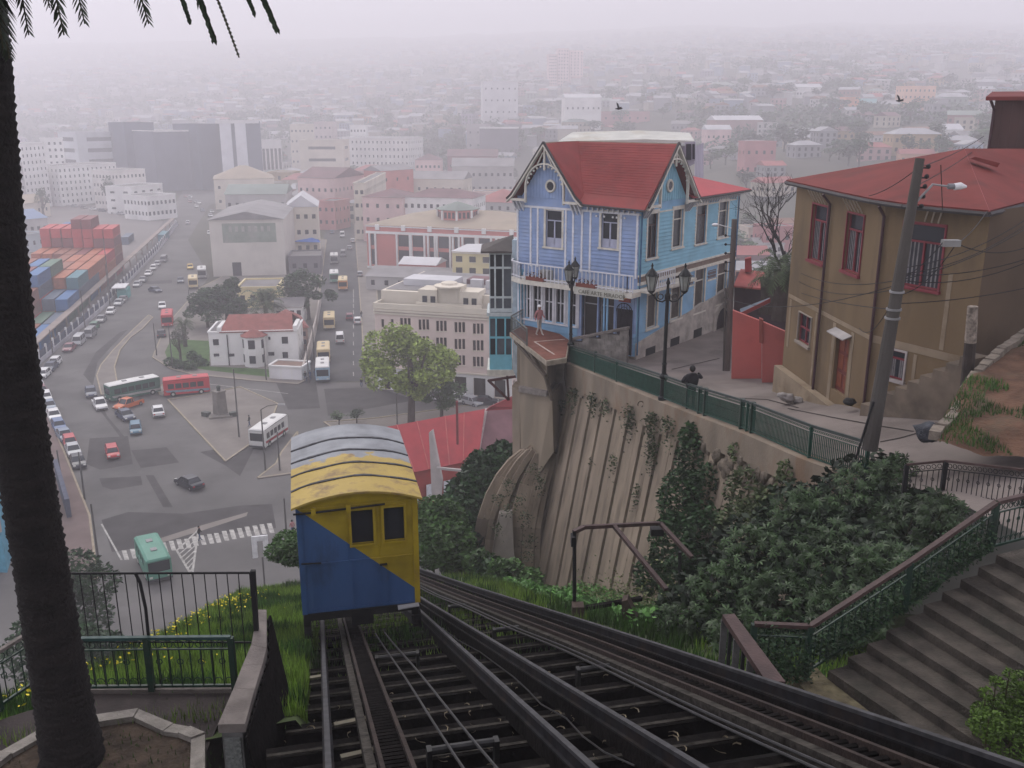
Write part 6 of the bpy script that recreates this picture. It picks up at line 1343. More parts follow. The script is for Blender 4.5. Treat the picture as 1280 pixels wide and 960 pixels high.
# zebra crossing and hatched triangle
for i, (cx_, cy_) in enumerate(((258, 338), (305, 330), (345, 322), (392, 312), (438, 302), (482, 293), (527, 284), (570, 276), (615, 272), (655, 258), (700, 252), (745, 245), (785, 240), (830, 228), (872, 220), (917, 212), (960, 203), (1005, 197), (1045, 190), (1088, 184))):
    x, y = 100+cx_/4.57, 620+cy_/4.57; w2 = 2.9
    sheet('crossing_stripe', [(x-w2-1.6, y-6), (x+w2-1.6, y-6.3), (x+w2+2.2, y+5.6), (x-w2+2.2, y+6)], .034+.001*(i % 2), mark)
def line(name, pts, w_, z=.04, mat=None):
    m = MB()
    for a, b in zip(pts, pts[1:]): m.beam(gp(*a, z), gp(*b, z), w_, .004)
    return struct(name, m, mat or mark)
line('road_marking', [(221, 688), (248, 662), (240, 720), (221, 688)], .22)
for i in range(6): t = .15+.14*i; line('road_marking', [(lerp(221, 240, t), lerp(688, 720, t)), (lerp(246, 240, t), lerp(670, 720, t)-3)], .16, .041+.001*i)
for i in range(12): y = 470-14*i*(1-.03*i); line('lane_dash', [(442, y), (441.6, y-5)], .15)
line('road_marking', [(127, 655), (152, 700)], .18); line('road_marking', [(262, 480), (320, 487), (360, 492)], .16)
# ================================================================ BUILDINGS
WM = {}
def wallm(c, n='wall paint'):
    c = tuple(min(.8, x*1.36) for x in c)
    k = tuple(round(x, 2) for x in c)
    if k not in WM: WM[k] = M(f'{n} {len(WM)}', c, .88, .12, .12, stain=tuple(x*.72 for x in c), sscale=.08, sfac=.6)
    return WM[k]
def building(name, label, A, u, W, D, H, wall, roof='flat', roofmat=None, cols=5, rows=3, ww=1.1, wh=1.4, base=.8, trim=None, gl=GLASS, cat='building', group=None, rh=None, extra=None, wins=None, parapet=.5, d=None, sidec=None, winparts=False, rec=.25, cornice=True):
    """A = left front ground corner seen from outside, u = facade direction"""
    A = Vector(A); u = Vector((u.x, u.y, 0)).normalized(); n = Vector((-u.y, u.x, 0)); d = n if d is None else d
    r = thing(name, label, cat, A, group=group); m = MB(); g = MB()
    def rects(Wd, k, q=None):
        if q is not None: return q
        if k <= 0 or rows <= 0: return []
        cw = Wd/k; fh = (H-base-.4)/rows; w2 = min(ww, cw*.62); h2 = min(wh, fh*.62)
        return [[cw*(i+.5)-w2/2, base+fh*j+(fh-h2)*.45, cw*(i+.5)+w2/2, base+fh*j+(fh-h2)*.45+h2] for i in range(k) for j in range(rows)]
    B, C, Dd = A+u*W, A+u*W+d*D, A+d*D; sc_k = sidec if sidec is not None else max(1, int(cols*D/W)) if cols else 0
    for O, uu, L_s, k, q in ((A, u, W, cols, wins), (B, d, D, sc_k, None), (C, -u, W, cols, None), (Dd, -d, D, sc_k, None)):
        rc = rects(L_s, k, q); P = facade(m, O, uu, L_s, H, rc, rec); nn = Vector((-uu.y, uu.x, 0))
        for a in rc:
            if winparts and O is A: gg = MB(); gg.quad(P(a[0], a[1], rec), P(a[2], a[1], rec), P(a[2], a[3], rec), P(a[0], a[3], rec)); w_ = gg.build('window', gl, r); ss_ = MB(); ss_.obox(P(a[0]-.08, a[1]-.12, -.08), uu*(a[2]-a[0]+.16), nn*.1, Z*.12); ss_.build('sill', trim or wall, w_)
            else: g.quad(P(a[0], a[1], rec), P(a[2], a[1], rec), P(a[2], a[3], rec), P(a[0], a[3], rec))
    m.build('wall', wall, r)
    if g.f: o = g.build('window_grid', gl, r); o['kind'] = 'stuff'
    roofmat = roofmat or M('flat roof grey', (.20, .19, .185), .9, .25, .15, stain=(.12, .11, .11), sscale=.1, sfac=.7); rr = MB(); t = Z*H; ov_ = .35; rh = rh or min(W, D)*.22
    if roof == 'flat':
        rr.prism([A+u*.2+d*.2, B-u*.2+d*.2, C-u*.2-d*.2, Dd+u*.2-d*.2], A.z+H-.02, A.z+H+.05); rr.build('roof', roofmat, r); pp = MB()
        for a, b in ((A, B), (B, C), (C, Dd), (Dd, A)): pp.beam(a+t+Z*(parapet/2-.05), b+t+Z*(parapet/2-.05), .35, parapet)
        pp.build('parapet', trim or wall, r)
    else:
        a, b, c, e = A-u*ov_-d*ov_+t, B+u*ov_-d*ov_+t, C+u*ov_+d*ov_+t, Dd-u*ov_+d*ov_+t
        if roof == 'gable':            # ridge parallel to the front
            p, q = (a+e)/2+Z*rh, (b+c)/2+Z*rh
        elif roof == 'gable2':         # gable to the front
            p, q = (a+b)/2+Z*rh, (e+c)/2+Z*rh
        else:
            k = min(W, D)/2
            if W >= D: p, q = (a+e)/2+u*k+Z*rh, (b+c)/2-u*k+Z*rh
            else: p, q = (a+b)/2+d*k+Z*rh, (e+c)/2-d*k+Z*rh
        if roof == 'gable2' or (roof == 'hip' and W < D): rr.add([a, b, c, e, p, q], [(0, 4, 5, 3), (4, 1, 2, 5), (0, 1, 4), (2, 3, 5), (0, 3, 2, 1)])
        else: rr.add([a, b, c, e, p, q], [(0, 1, 5, 4), (1, 2, 5), (2, 3, 4, 5), (3, 0, 4), (0, 3, 2, 1)])
        rr.build('roof', roofmat, r)
    if cornice and trim: pp = MB(); [pp.beam(x+Z*(H-.3)-(n*.1 if i == 0 else n*0), y+Z*(H-.3)-(n*.1 if i == 0 else n*0), .5, .3) for i, (x, y) in enumerate(((A, B),))]; pp.build('cornice', trim, r)
    return r, A, u, n
def bpx(name, label, x1, y1, x2, y2, yt, D, wall, zb=0, **k):
    A, B = gp(x1, y1, zb), gp(x2, y2, zb); u = B-A; u.z = 0; W = u.length; n = Vector((-u.y, u.x, 0)).normalized(); H_ = hit_v(x1, yt, A, n).z-zb
    return building(name, label, A, u, W, D, H_, wall, **k)
def extra_box(r, A, u, n, u0, n0, w_, d_, z0, h_, mat, nm='roof_room'):
    m = MB(); m.obox(A+u*u0+n*n0+Z*z0, u*w_, n*d_, Z*h_); return m.build(nm, mat, r)
MAR = M('roof maroon', (.17, .09, .095), .8, .2, .15, stain=(.11, .08, .08), sscale=.1, sfac=.7); GRN = M('roof green grey', (.22, .26, .23), .8, .2, .1); WHR = M('roof white sheet', (.55, .55, .56), .6, .1, .2); GRY = M('roof grey sheet', (.25, .24, .24), .7, .2, .15, stain=(.15, .14, .14), sscale=.1, sfac=.7); RED = M('roof far red', (.32, .10, .09), .75, .2, .15); BEI = M('roof beige', (.36, .30, .22), .8, .15, .2, stain=(.28, .22, .17), sscale=.1, sfac=.6)
beig = wallm((.52, .435, .39)); wht = wallm((.62, .60, .57)); pnk = wallm((.50, .36, .34)); gryw = wallm((.34, .33, .32)); yelw = wallm((.48, .42, .22)); crw = wallm((.50, .46, .38)); dkb = wallm((.075, .09, .12)); redp = wallm((.42, .14, .12))
# cream corner block
A, B = gp(472, 486), gp(640, 500); u = (B-A).normalized(); n = Vector((-u.y, u.x, 0)); W = (B-A).length; Hc = hit_v(472, 385, A, n).z
def rect_px(x0, y0, x1, y1): return fr(x0, y0, x1, y1, -n, A, u)
tri = [(500, 514), (523, 537), (545, 561), (568, 584), (591, 607), (614, 630)]; rowsy = [(402.5, 415), (422, 434), (427+15, 427+27), (460, 472)]
rc = []
ydy = lambda x: (x-472)*.075
for (x0, x1) in tri:
    for ya, yb in ((396, 408), (417, 429), (437.5, 449)):
        for k in range(3): xa = x0+k*4.8; o_ = ydy(x0); rc.append(rect_px(xa, ya+o_-.5, xa+3.7, yb+o_+.5))
for xa in (476.5, 488.5):
    for ya, yb in ((399, 409), (419, 429), (440, 450)): rc.append(rect_px(xa, ya, xa+3.5, yb))
rt = [fr(xa, 462.5+ydy(xa), xb, 486+ydy(xa), -n, A, u) for xa, xb in ((480, 488), (497, 503), (530, 540), (568, 583), (592, 607), (618, 632))]
rt = [[a, max(.05, b), c, d] for a, b, c, d in rt]
BRW = M('window glass brown', (.022, .014, .012), .25, .3, 1)
r, A, u, n = building('cream_block', 'large cream office block with rows of triple windows and white ground floor garages', A, u, W, 24, Hc, beig, roof='flat', wins=rc+rt, cols=9, rows=4, trim=crw, winparts=True, parapet=.9, gl=BRW)
m = MB(); m.obox(A-n*.06+u*.0, u*.5, n*.05, Z*3.3); 
for a, b in zip([0]+[q[2] for q in rt], [q[0] for q in rt]+[W]): m.obox(A-n*.06+u*a+Z*.02, u*(b-a), n*.05, Z*3.2)
m.obox(A-n*.06+Z*3.25, u*W, n*.05, Z*.5); m.build('white_ground_floor', wht, r)
m = MB(); m.obox(A-n*.25+Z*3.8, u*W, n*.24, Z*.2); m.obox(A-n*.3+Z*(Hc-.9), u*W, n*.29, Z*.25); m.build('string_course', crw, r)
ex = extra_box(r, A, u, n, 0.0, 3, W, 20, Hc, 2.4, crw, 'attic_storey'); extra_box(r, A, u, n, 7.5, .8, 3.2, 4, Hc, 3.3, crw); extra_box(r, A, u, n, 14.5, .8, 3.2, 4, Hc, 3.3, crw); extra_box(r, A, u, n, 10.6, 1.2, 4, 3, Hc, 3.9, crw)
m = MB(); m.lathe(A+u*12.6+n*1.5+Z*(Hc+3.9), [(2.4, 0), (2.5, .25), (1.4, .4), (1.3, .7), (.3, .9)], 12); m.build('entrance_dome', crw, r)
for k in (8.2, 9.6, 15.2, 16.6): extra_box(r, A, u, n, k, .7, .8, .1, Hc+1.0, 1.3, GLASS, 'window')
extra_box(r, A, u, n, 7.3, .2, 11, .3, Hc+.6, .7, crw, 'balcony_front')
extra_box(r, A, u, n, 0.5, 4, W-1, 18.5, Hc+2.4, .1, GRY, 'roof')
for u0, n0, w_, d_, h_, mt in ((2, 8, 9, 5, 1.2, WHR), (12, 12, 8, 4, .9, MAR), (14, 8, 2, 1.2, 1.6, WHR), (16.5, 8.5, 1.2, 1.2, 1.4, WHR)): extra_box(r, A, u, n, u0, n0, w_, d_, Hc+2.4, h_, mt, 'roof_shed')
# red and white columned building
A, B = gp(460, 335), gp(668, 346); u = (B-A).normalized(); n = Vector((-u.y, u.x, 0)); W = (B-A).length; Hc = hit_v(460, 281, A, n).z; cols_ = []
bays = [(464, 468), (494, 516), (533, 550), (574, 589), (613, 630), (534, 535)]; rc = [fr(a, 290, b, 330, -n, A, u) for a, b in ((464, 469), (498, 512), (516, 530), (537, 543), (548, 562), (568, 573), (580, 594), (599, 613), (622, 632))]
rc = [[a, 1.2, c, Hc-2.6] for a, b, c, d in rc]
r, A, u, n = building('columned_building', 'red and white columned hall with cream hipped roof and octagonal lantern', A, u, W, 34, Hc, redp, roof='hip', roofmat=BEI, wins=rc, cols=8, rows=1, wh=8, ww=3, rh=3.5, trim=wht)
for q in rc:
    for x in (q[0]-.5, q[2]+.1): m = MB(); m.tube([A-n*.35+u*x+u*.2+Z*.5, A-n*.35+u*x+u*.2+Z*(Hc-2.3)], .32, 8); m.build('column', wht, r)
    m = MB(); m.obox(A+n*.1+u*q[0]+Z*(Hc*.45), u*(q[2]-q[0]), n*.1, Z*1.1); m.build('spandrel', redp, r)
m = MB(); m.obox(A-n*.6+Z*(Hc-2.4), u*W, n*.55, Z*.7); m.obox(A-n*.5+Z*0, u*W, n*.45, Z*.7); m.build('entablature', wht, r)
for k in range(6): m = MB(); m.obox(A-n*.65+u*(W*(.06+.16*k))+Z*(Hc-1.3), u*1.2, n*.5, Z*1.5); m.build('roof_ornament', wht, r)
lc = A+u*(W*.47)+n*12+Z*(Hc+1.4); m = MB(); m.lathe(lc, [(6, 0), (6, 2.8)], 8); lo = m.build('lantern', redp, r)
for k in range(8):
    a = 2*math.pi*(k+.5)/8
    for j in (-1, 0, 1): q = lc+Vector((math.cos(a), math.sin(a), 0))*5.56+Vector((-math.sin(a), math.cos(a), 0))*j*1.3; m = MB(); m.box(q+Z*.5, (.12, .8, 1.7), a); m.build('lantern_window', GLASS, lo)
    a = 2*math.pi*k/8; m = MB(); m.box(lc+Vector((math.cos(a), math.sin(a), 0))*5.95, (.6, .6, 2.9), a); m.build('lantern_pier', wht, lo)
m = MB(); m.lathe(lc+Z*2.8, [(6.6, 0), (6.7, .15), (.2, 2.2)], 8); m.build('lantern_roof', GRN, lo)
bpx('yellow_building', 'yellow two storey building with grey roof below the columned hall', 566, 362, 650, 366, 314, 14, yelw, roof='hip', roofmat=WHR, cols=5, rows=3, ww=1.8, wh=1.5, rh=1.2, trim=crw, winparts=True)
bpx('low_building', 'low roofed shed with white sheets between the cream block and the columned hall', 458, 362, 560, 366, 345, 16, gryw, roof='gable', roofmat=GRY, cols=6, rows=1, rh=1.6)
bpx('low_building', 'small red walled building behind the cream block roof', 500, 352, 545, 354, 330, 9, redp, roof='gable', roofmat=WHR, cols=3, rows=1, rh=1.5)
bpx('pink_building', 'pale pink two storey building with maroon roof beyond the columned hall', 455, 302, 505, 304, 246, 16, pnk, roof='hip', roofmat=MAR, cols=4, rows=3, rh=2.5)
bpx('white_building', 'long whitish building with maroon roof beside the pink one', 505, 303, 592, 306, 246, 16, wht, roof='hip', roofmat=MAR, cols=11, rows=3, rh=2.5)
bpx('cream_building', 'cream walled building with a grey roof behind the maroon roofs', 500, 268, 580, 270, 223, 14, crw, roof='gable', roofmat=GRY, cols=8, rows=2, rh=3)
bpx('red_building', 'dull red building with a tall blank side beside the street', 457, 272, 478, 274, 213, 20, redp, roof='gable2', roofmat=GRY, cols=2, rows=3)
bpx('low_building', 'long low maroon roofed building behind the street end', 375, 275, 420, 277, 222, 26, pnk, roof='gable', roofmat=MAR, cols=6, rows=2)
bpx('low_building', 'bright red fronted shop at the far end of the street', 398, 287, 420, 288, 252, 12, wallm((.40, .18, .17)), roof='flat', cols=3, rows=2)
bpx('street_block', 'beige terrace block lining the right side of the street', 445, 300, 458, 300, 230, 60, crw, roof='flat', cols=2, rows=4)
# warehouse with faded mural
r, A, u, n = bpx('warehouse', 'big blank grey warehouse with faded green mural on its end wall', 267, 346, 358, 344, 275, 38, wallm((.43, .41, .37)), roof='gable2', roofmat=GRY, wins=[], cols=0, rh=2.2)
W = (gp(358, 344)-gp(267, 346)).length; Hw = hit_v(267, 277, A, -n).z
m = MB(); a, b = A+Z*Hw, A+u*W+Z*Hw; m.add([a-n*.05, b-n*.05, a.lerp(b, .6)+Z*1.6-n*.05, a+n*.3, b+n*.3, a.lerp(b, .6)+Z*1.6+n*.3], [(0, 1, 2), (5, 4, 3), (1, 4, 5, 2), (0, 2, 5, 3)]); m.build('gable_wall', wallm((.43, .41, .37)), r)
ml = fr(278, 279, 345, 303, -n, A, u); m = MB(); m.obox(A-n*.04+u*ml[0]+Z*ml[1], u*(ml[2]-ml[0]), n*.03, Z*(ml[3]-ml[1])); mu = m.build('faded_mural', M('mural green', (.24, .28, .235), .9, .25, .3, stain=(.33, .33, .30), sscale=.25, sfac=.8), r)
m = MB()
for k in range(7): m.obox(A-n*.05+u*(ml[0]+(ml[2]-ml[0])*(.12+.12*k))+Z*(ml[3]-2.3), u*(.8), n*.01, Z*1.5); m.obox(A-n*.05+u*(ml[0]+(ml[2]-ml[0])*(.12+.12*k)+.2)+Z*(ml[3]-1.9), u*(.35), -n*.004, Z*.7)
o = m.build('mural_letters', M('mural letters', (.36, .36, .33), .9), mu); o['kind'] = 'stuff'
dd = fr(291, 328, 302, 348, -n, A, u); m = MB(); m.obox(A-n*.05+u*dd[0]+Z*.02, u*(dd[2]-dd[0]), n*.04, Z*dd[3]); m.build('doorway', M('doorway dark', (.03, .03, .035), .8), r)
r, A, u, n = bpx('beige_building', 'narrow beige building with white gable roof beside the blue tarpaulin', 361, 322, 400, 321, 259, 20, crw, roof='gable2', roofmat=WHR, cols=4, rows=3, rh=3.6)
tarp = [gp(362, 300, 6.5), gp(372, 286, 9), gp(400, 301, 6)]; q = [at(362, 302, 300), at(364, 287, 305), at(398, 300, 300), at(400, 303, 298)]
m = MB(); m.add(q+[p+Vector((0, 1, -.1)) for p in q], [(0, 3, 2, 1), (4, 5, 6, 7), (0, 1, 5, 4)]); tag(m.build('tarpaulin', M('tarp blue', (.05, .18, .62), .6, .1, .3)), 'bright blue tarpaulin tent spread over the yard beside the warehouse', 'tarpaulin')
bpx('dark_shed', 'dark low shed with a pale front below the blue tarpaulin', 362, 344, 402, 343, 322, 12, wallm((.12, .11, .12)), roof='flat', cols=3, rows=1)
bpx('green_roofed_building', 'long building with faded green roof behind the warehouse', 285, 290, 360, 289, 243, 22, gryw, roof='gable', roofmat=GRN, cols=8, rows=2, rh=3)
bpx('cream_building', 'large pale building with red toned roofs behind the warehouse', 270, 262, 345, 260, 224, 25, crw, roof='hip', roofmat=BEI, cols=6, rows=2)
bpx('yellow_fronted_shop', 'low flat shop with a pale yellow fascia behind the trees', 298, 386, 348, 385, 361, 12, wallm((.52, .45, .26)), roof='flat', cols=4, rows=1)
bpx('small_white_house', 'small white house with two dark windows behind the villa roof', 345, 412, 379, 411, 384, 9, wht, roof='gable', roofmat=GRY, cols=4, rows=2)
# white villa with red roof
redt = M('villa tile red', (.26, .085, .07), .8, .2, .8, stain=(.17, .07, .06), sscale=.6, sfac=.6)
A, B = gp(264, 458), gp(374, 455); u = (B-A).normalized(); n = Vector((-u.y, u.x, 0)); Hv = hit_v(264, 416, A, n).z
vr = [fr(*q, -n, A, u) for q in ((266, 424, 273.5, 432), (267, 442, 274, 446), (286, 442, 293, 446), (329, 421, 332, 425), (335, 421, 338, 425), (352, 421, 360, 430), (353, 440, 360, 448), (335, 440, 343, 445))]
r, A, u, n = building('white_villa', 'white two storey villa with red roof and a round corner turret', A, u, (B-A).length, 9, Hv, wht, roof='flat', wins=vr, cols=5, rows=2, winparts=True, parapet=.3)
rq('roof_slope', [A+u*2+Z*(Hv+.1)-n*.3, A+u*15.2+Z*(Hv+.1)-n*.3, A+u*14.5+Z*(Hv+2.3)+n*5, A+u*3+Z*(Hv+2.3)+n*5], redt, r); rq('roof_slope', [A+u*14.5+Z*(Hv+2.3)+n*5, A+u*3+Z*(Hv+2.3)+n*5, A+u*2+Z*Hv+n*9.5, A+u*16+Z*Hv+n*9.5], redt, r)
for x in (1.6, 15.1): m = MB(); m.obox(A+u*x+Z*Hv-n*.15, u*.7, n*6, Z*1.0); m.build('gable_wall', wht, r)
tcn = A+u*8.1-n*.2; m = MB(); m.lathe(tcn, [(2.1, 0), (2.1, Hv-.6)], 10); tt = m.build('turret', wht, r); m = MB(); m.lathe(tcn+Z*(Hv-.6), [(2.5, 0), (2.5, .12), (.1, 1.2)], 10); m.build('turret_roof', redt, r)
for a_, w_, z_, h_ in ((-math.pi/2-1.0, .5, 3.6, 1.6), (-math.pi/2, 1.2, 3.6, 1.6), (-math.pi/2+1.0, .5, 3.6, 1.6), (-math.pi/2-1.0, .5, .9, 1.5), (-math.pi/2, 1.1, .9, 1.4), (-math.pi/2+1.0, .5, .9, 1.5)):
    m = MB(); m.box(tcn+Vector((math.cos(a_), math.sin(a_), 0))*1.98+Z*z_, (.3, w_, h_), a_); m.build('turret_window', GLASS, tt)
m = MB(); m.tube([A+u*3.3-n*.15, A+u*3.3-n*.15+Z*(Hv-.4)], .1, 6); m.build('drain_pipe', black, r)
bpx('villa_annexe', 'red roofed annexe joined behind the right end of the white villa', 350, 440, 386, 437, 412, 12, wallm((.3, .2, .17)), roof='hip', roofmat=redt, cols=3, rows=2, rh=2)
r, A, u, n = bpx('front_wall_building', 'low white walled garage with brown flat top on the street corner before the villa', 337, 474, 378, 476, 458, 4, wht, roof='flat', roofmat=M('roof brown', (.22, .15, .12), .9, .2, .5), cols=0, rows=0, parapet=.3)
for k in range(3): extra_box(r, A, u, n, .3+2*k, -.04, 1.7, .05, .1, 1.9, wallm((.66, .64, .64)), 'garage_door')
bpx('boundary_wall', 'long pale boundary wall running beside the street from the villa', 379, 474, 381, 474, 455, 50, wallm((.30, .27, .24)), roof='flat', cols=0, rows=0, parapet=.1, sidec=0) if False else None
bw_ = [gp(380, 474), gp(396, 410), gp(401, 378)]; bwt = thing('boundary_wall', 'long pale boundary wall between the villa garden and the street', 'wall', bw_[0])
for a, b in zip(bw_, bw_[1:]): m = MB(); m.beam(a+Z*1.3, b+Z*1.3, .3, 2.6); m.build('wall_panel', wallm((.33, .30, .27)), bwt)
# ------- left side white blocks, towers (facade px, base px guessed behind nearer things)
B_ = [('apartment_block', 'white apartment block with many small windows facing the port road', 78, 258, 150, 251, 208, 18, wht, dict(cols=13, rows=6, ww=.9, wh=1.4)),
 ('apartment_block', 'tall white stepped apartment tower left of the port', 36, 262, 66, 258, 180, 18, wht, dict(cols=6, rows=9, ww=1)),
 ('apartment_block', 'tall white tower with crowning pavilion above the port', 60, 250, 88, 249, 174, 18, wht, dict(cols=4, rows=9, ww=1)),
 ('apartment_block', 'grey sided block at the far left beside the palm trunk', 14, 266, 36, 264, 205, 18, gryw, dict(cols=4, rows=5)),
 ('white_block', 'white flat roofed block with two window rows by the road bend', 186, 276, 222, 272, 246, 16, wht, dict(cols=7, rows=2, ww=1.2, wh=1.6)),
 ('white_block', 'curved fronted white block behind the road bend block', 168, 268, 206, 262, 234, 14, wht, dict(cols=4, rows=3, ww=2.4, wh=.9)),
 ('white_block', 'long white four storey block behind the round trees', 148, 262, 186, 258, 214, 16, wallm((.55, .53, .5)), dict(cols=8, rows=4)),
 ('striped_block', 'pale office block with long horizontal window bands', 104, 238, 165, 234, 166, 22, wallm((.45, .47, .48)), dict(cols=1, rows=5, ww=80, wh=2.2)),
 ('dark_block', 'dark grey blue office block left of the dark glass tower', 164, 238, 200, 236, 154, 24, dkb, dict(cols=0, rows=0)),
 ('dark_tower', 'broad dark slate office tower with white roof line', 199, 240, 256, 236, 164, 26, wallm((.09, .10, .13)), dict(cols=0, rows=0, trim=wht)),
 ('dark_tower', 'dark bluish glass tower between the slate tower and the white piered one', 254, 238, 282, 236, 156, 26, dkb, dict(cols=0, rows=0)),
 ('white_colonnade_block', 'white block with tall dark window strips and row of round openings', 330, 232, 355, 231, 176, 16, wht, dict(cols=5, rows=1, ww=2.0, wh=16, base=6)),
 ('cream_block_far', 'cream block with small windows beyond the colonnade block', 366, 222, 396, 222, 156, 20, crw, dict(cols=6, rows=5)),
 ('cream_block_far', 'pinkish tower block rising behind the stepped white offices', 396, 222, 418, 222, 153, 20, wallm((.44, .38, .36)), dict(cols=4, rows=6)),
 ('stepped_offices', 'stepped pale office block with grey window bands', 378, 238, 432, 238, 176, 20, crw, dict(cols=1, rows=4, ww=70, wh=1.6)),
 ('white_hotel', 'large white many windowed block in the middle distance', 430, 226, 512, 228, 172, 24, wallm((.62, .60, .56)), dict(cols=16, rows=6, ww=1.1, wh=1.6, trim=wht)),
 ('white_hotel_attic', 'small white attic pavilion block on top row behind the large white block', 440, 222, 460, 222, 157, 10, wht, dict(cols=5, rows=6)),
 ('grey_block', 'grey concrete block with a pale hall roof in the middle distance', 584, 222, 612, 222, 156, 18, wallm((.30, .28, .28)), dict(cols=3, rows=4)),
 ('dark_hall', 'dark fronted hall under a long white roof edge in the middle distance', 600, 226, 648, 226, 160, 20, wallm((.12, .11, .13)), dict(cols=0, rows=0, trim=wht)),
 ('pink_terrace', 'pink toned building with white trim behind the cream roofs', 520, 244, 552, 244, 200, 14, pnk, dict(cols=6, rows=3, roof='hip', roofmat=MAR)),
 ('maroon_terrace', 'low maroon building with two white dormers left of the blue house', 560, 240, 622, 240, 195, 16, wallm((.22, .12, .13)), dict(cols=7, rows=2, roof='gable', roofmat=MAR)),
 ('grey_terrace', 'long grey roofed terrace left of the blue house gable', 566, 262, 642, 262, 208, 16, gryw, dict(cols=10, rows=3, roof='gable', roofmat=GRY)),
 ('red_terrace', 'red roofed terrace just left of the blue house', 590, 290, 650, 292, 252, 20, gryw, dict(cols=6, rows=3, roof='hip', roofmat=RED)),
 ('beige_terrace', 'beige terrace with arched windows above the columned hall', 592, 272, 650, 272, 240, 10, beig, dict(cols=6, rows=2)),
 ]
for nm, lb, x1, y1, x2, y2, yt, D, wl, k in B_: bpx(nm, lb, x1, y1, x2, y2, yt, D, wl, **k)
r, A, u, n = bpx('piered_tower', 'office tower with two white vertical piers between dark glass bands', 281, 240, 331, 239, 153, 24, dkb, cols=0, rows=0)
W = (gp(331, 239)-gp(281, 240)).length; Ht = hit_v(281, 153, A, -n).z
for a, b in ((.0, .28), (.37, .64)): m = MB(); m.obox(A-n*1.2+u*(W*a)+Z*0, u*(W*(b-a)), n*1.3, Z*(Ht-.5)); m.build('white_pier', wallm((.50, .51, .53)), r)
m = MB(); m.obox(A-n*1.4+u*-1+Z*(Ht-.6), u*(W*1.02), n*3, Z*1.8); m.build('roof_beam', wallm((.5, .5, .5)), r)
# twin towers up on the hill
for k, (x1, x2, yt, lb) in enumerate(((686, 697, 68, 'left of three pale pink tower blocks fading into the fog on the ridge'), (697, 712, 60, 'tallest middle one of the pale pink tower blocks fading into the fog'), (712, 730, 62, 'wide right hand pale pink tower block fading into the fog on the ridge'))):
    A, B = at(x1, 100, 1050+k*10), at(x2, 100, 1050+k*10); zz = hill_z(A.x, A.y)-5; building('tower_block', lb, (A.x, A.y, zz), Vector((1, .1, 0)), B.x-A.x-1, 18, at(x1, yt, 1050).z-zz, wallm((.62, .45, .43)), cols=4, rows=12, group='tower blocks on the foggy ridge')
r_ = [('hill_block', 'white flat roofed block on the hillside just over the blue house roof', 706, 752, 122, 165, 420, wht, 7, 2), ('hill_block', 'pale multi storey block high on the wooded hill', 604, 648, 102, 160, 800, wallm((.5, .5, .5)), 6, 4), ('orange_flats', 'orange banded flats on the hill behind the ochre house', 1128, 1170, 108, 140, 560, wallm((.55, .33, .22)), 7, 4), ('orange_house', 'plain orange house on the hillside behind the ochre house', 1056, 1074, 122, 140, 520, wallm((.60, .30, .18)), 2, 2),
 ('turquoise_house', 'long pale turquoise house on the far hillside', 1075, 1096, 124, 140, 530, wallm((.30, .50, .50)), 5, 1), ('white_house', 'white gabled house with many windows over the ochre house roof', 1177, 1204, 162, 180, 380, wht, 5, 2), ('white_hall', 'long white roofed hall on the hillside over the ochre roof', 995, 1028, 109, 122, 620, wht, 8, 1), ('maroon_warehouse', 'long maroon warehouse on the hill above the blue house', 712, 815, 140, 160, 340, wallm((.34, .17, .17)), 10, 2),
 ('pink_house', 'pinkish terraced house right of the blue house roof', 882, 914, 162, 190, 260, wallm((.52, .36, .35)), 5, 2), ('brown_hall', 'brown walled hall with wide cream roof on the hillside', 893, 955, 150, 175, 300, wallm((.26, .17, .16)), 5, 1), ('maroon_house', 'large maroon house on the slope between the blue and ochre houses', 930, 970, 178, 215, 210, wallm((.33, .15, .15)), 4, 2), ('red_brick_house', 'red brick walled house just right of the blue house', 952, 990, 285, 325, 130, wallm((.30, .12, .12)), 3, 2), ('cream_twin_house', 'pale plastered house with small square windows beyond the wooden pole', 934, 954, 286, 318, 125, wallm((.42, .36, .30)), 2, 2)]
for nm, lb, x1, x2, yt, yb, Y, wl, c, rw_ in r_:
    d_ = ray((x1+x2)/2, yb); Y = 110
    while Y < 1600 and CH+d_.z/d_.y*Y > hill_z(d_.x/d_.y*Y, Y): Y += 4
    A, B = at(x1, yb, Y), at(x2, yb, Y); zz = min(hill_z(A.x, A.y), A.z)-1.5; k = dict(roof='gable', roofmat=WHR) if 'roof' in lb or 'gabled' in lb else {}
    building(nm, lb, (A.x, A.y, zz), Vector((1, .15 if Y > 250 else -.1, 0)), B.x-A.x, max(8, (B.x-A.x)*.5), at(x1, yt, Y).z-zz, wl, cols=c, rows=rw_, rh=2.5, **k)
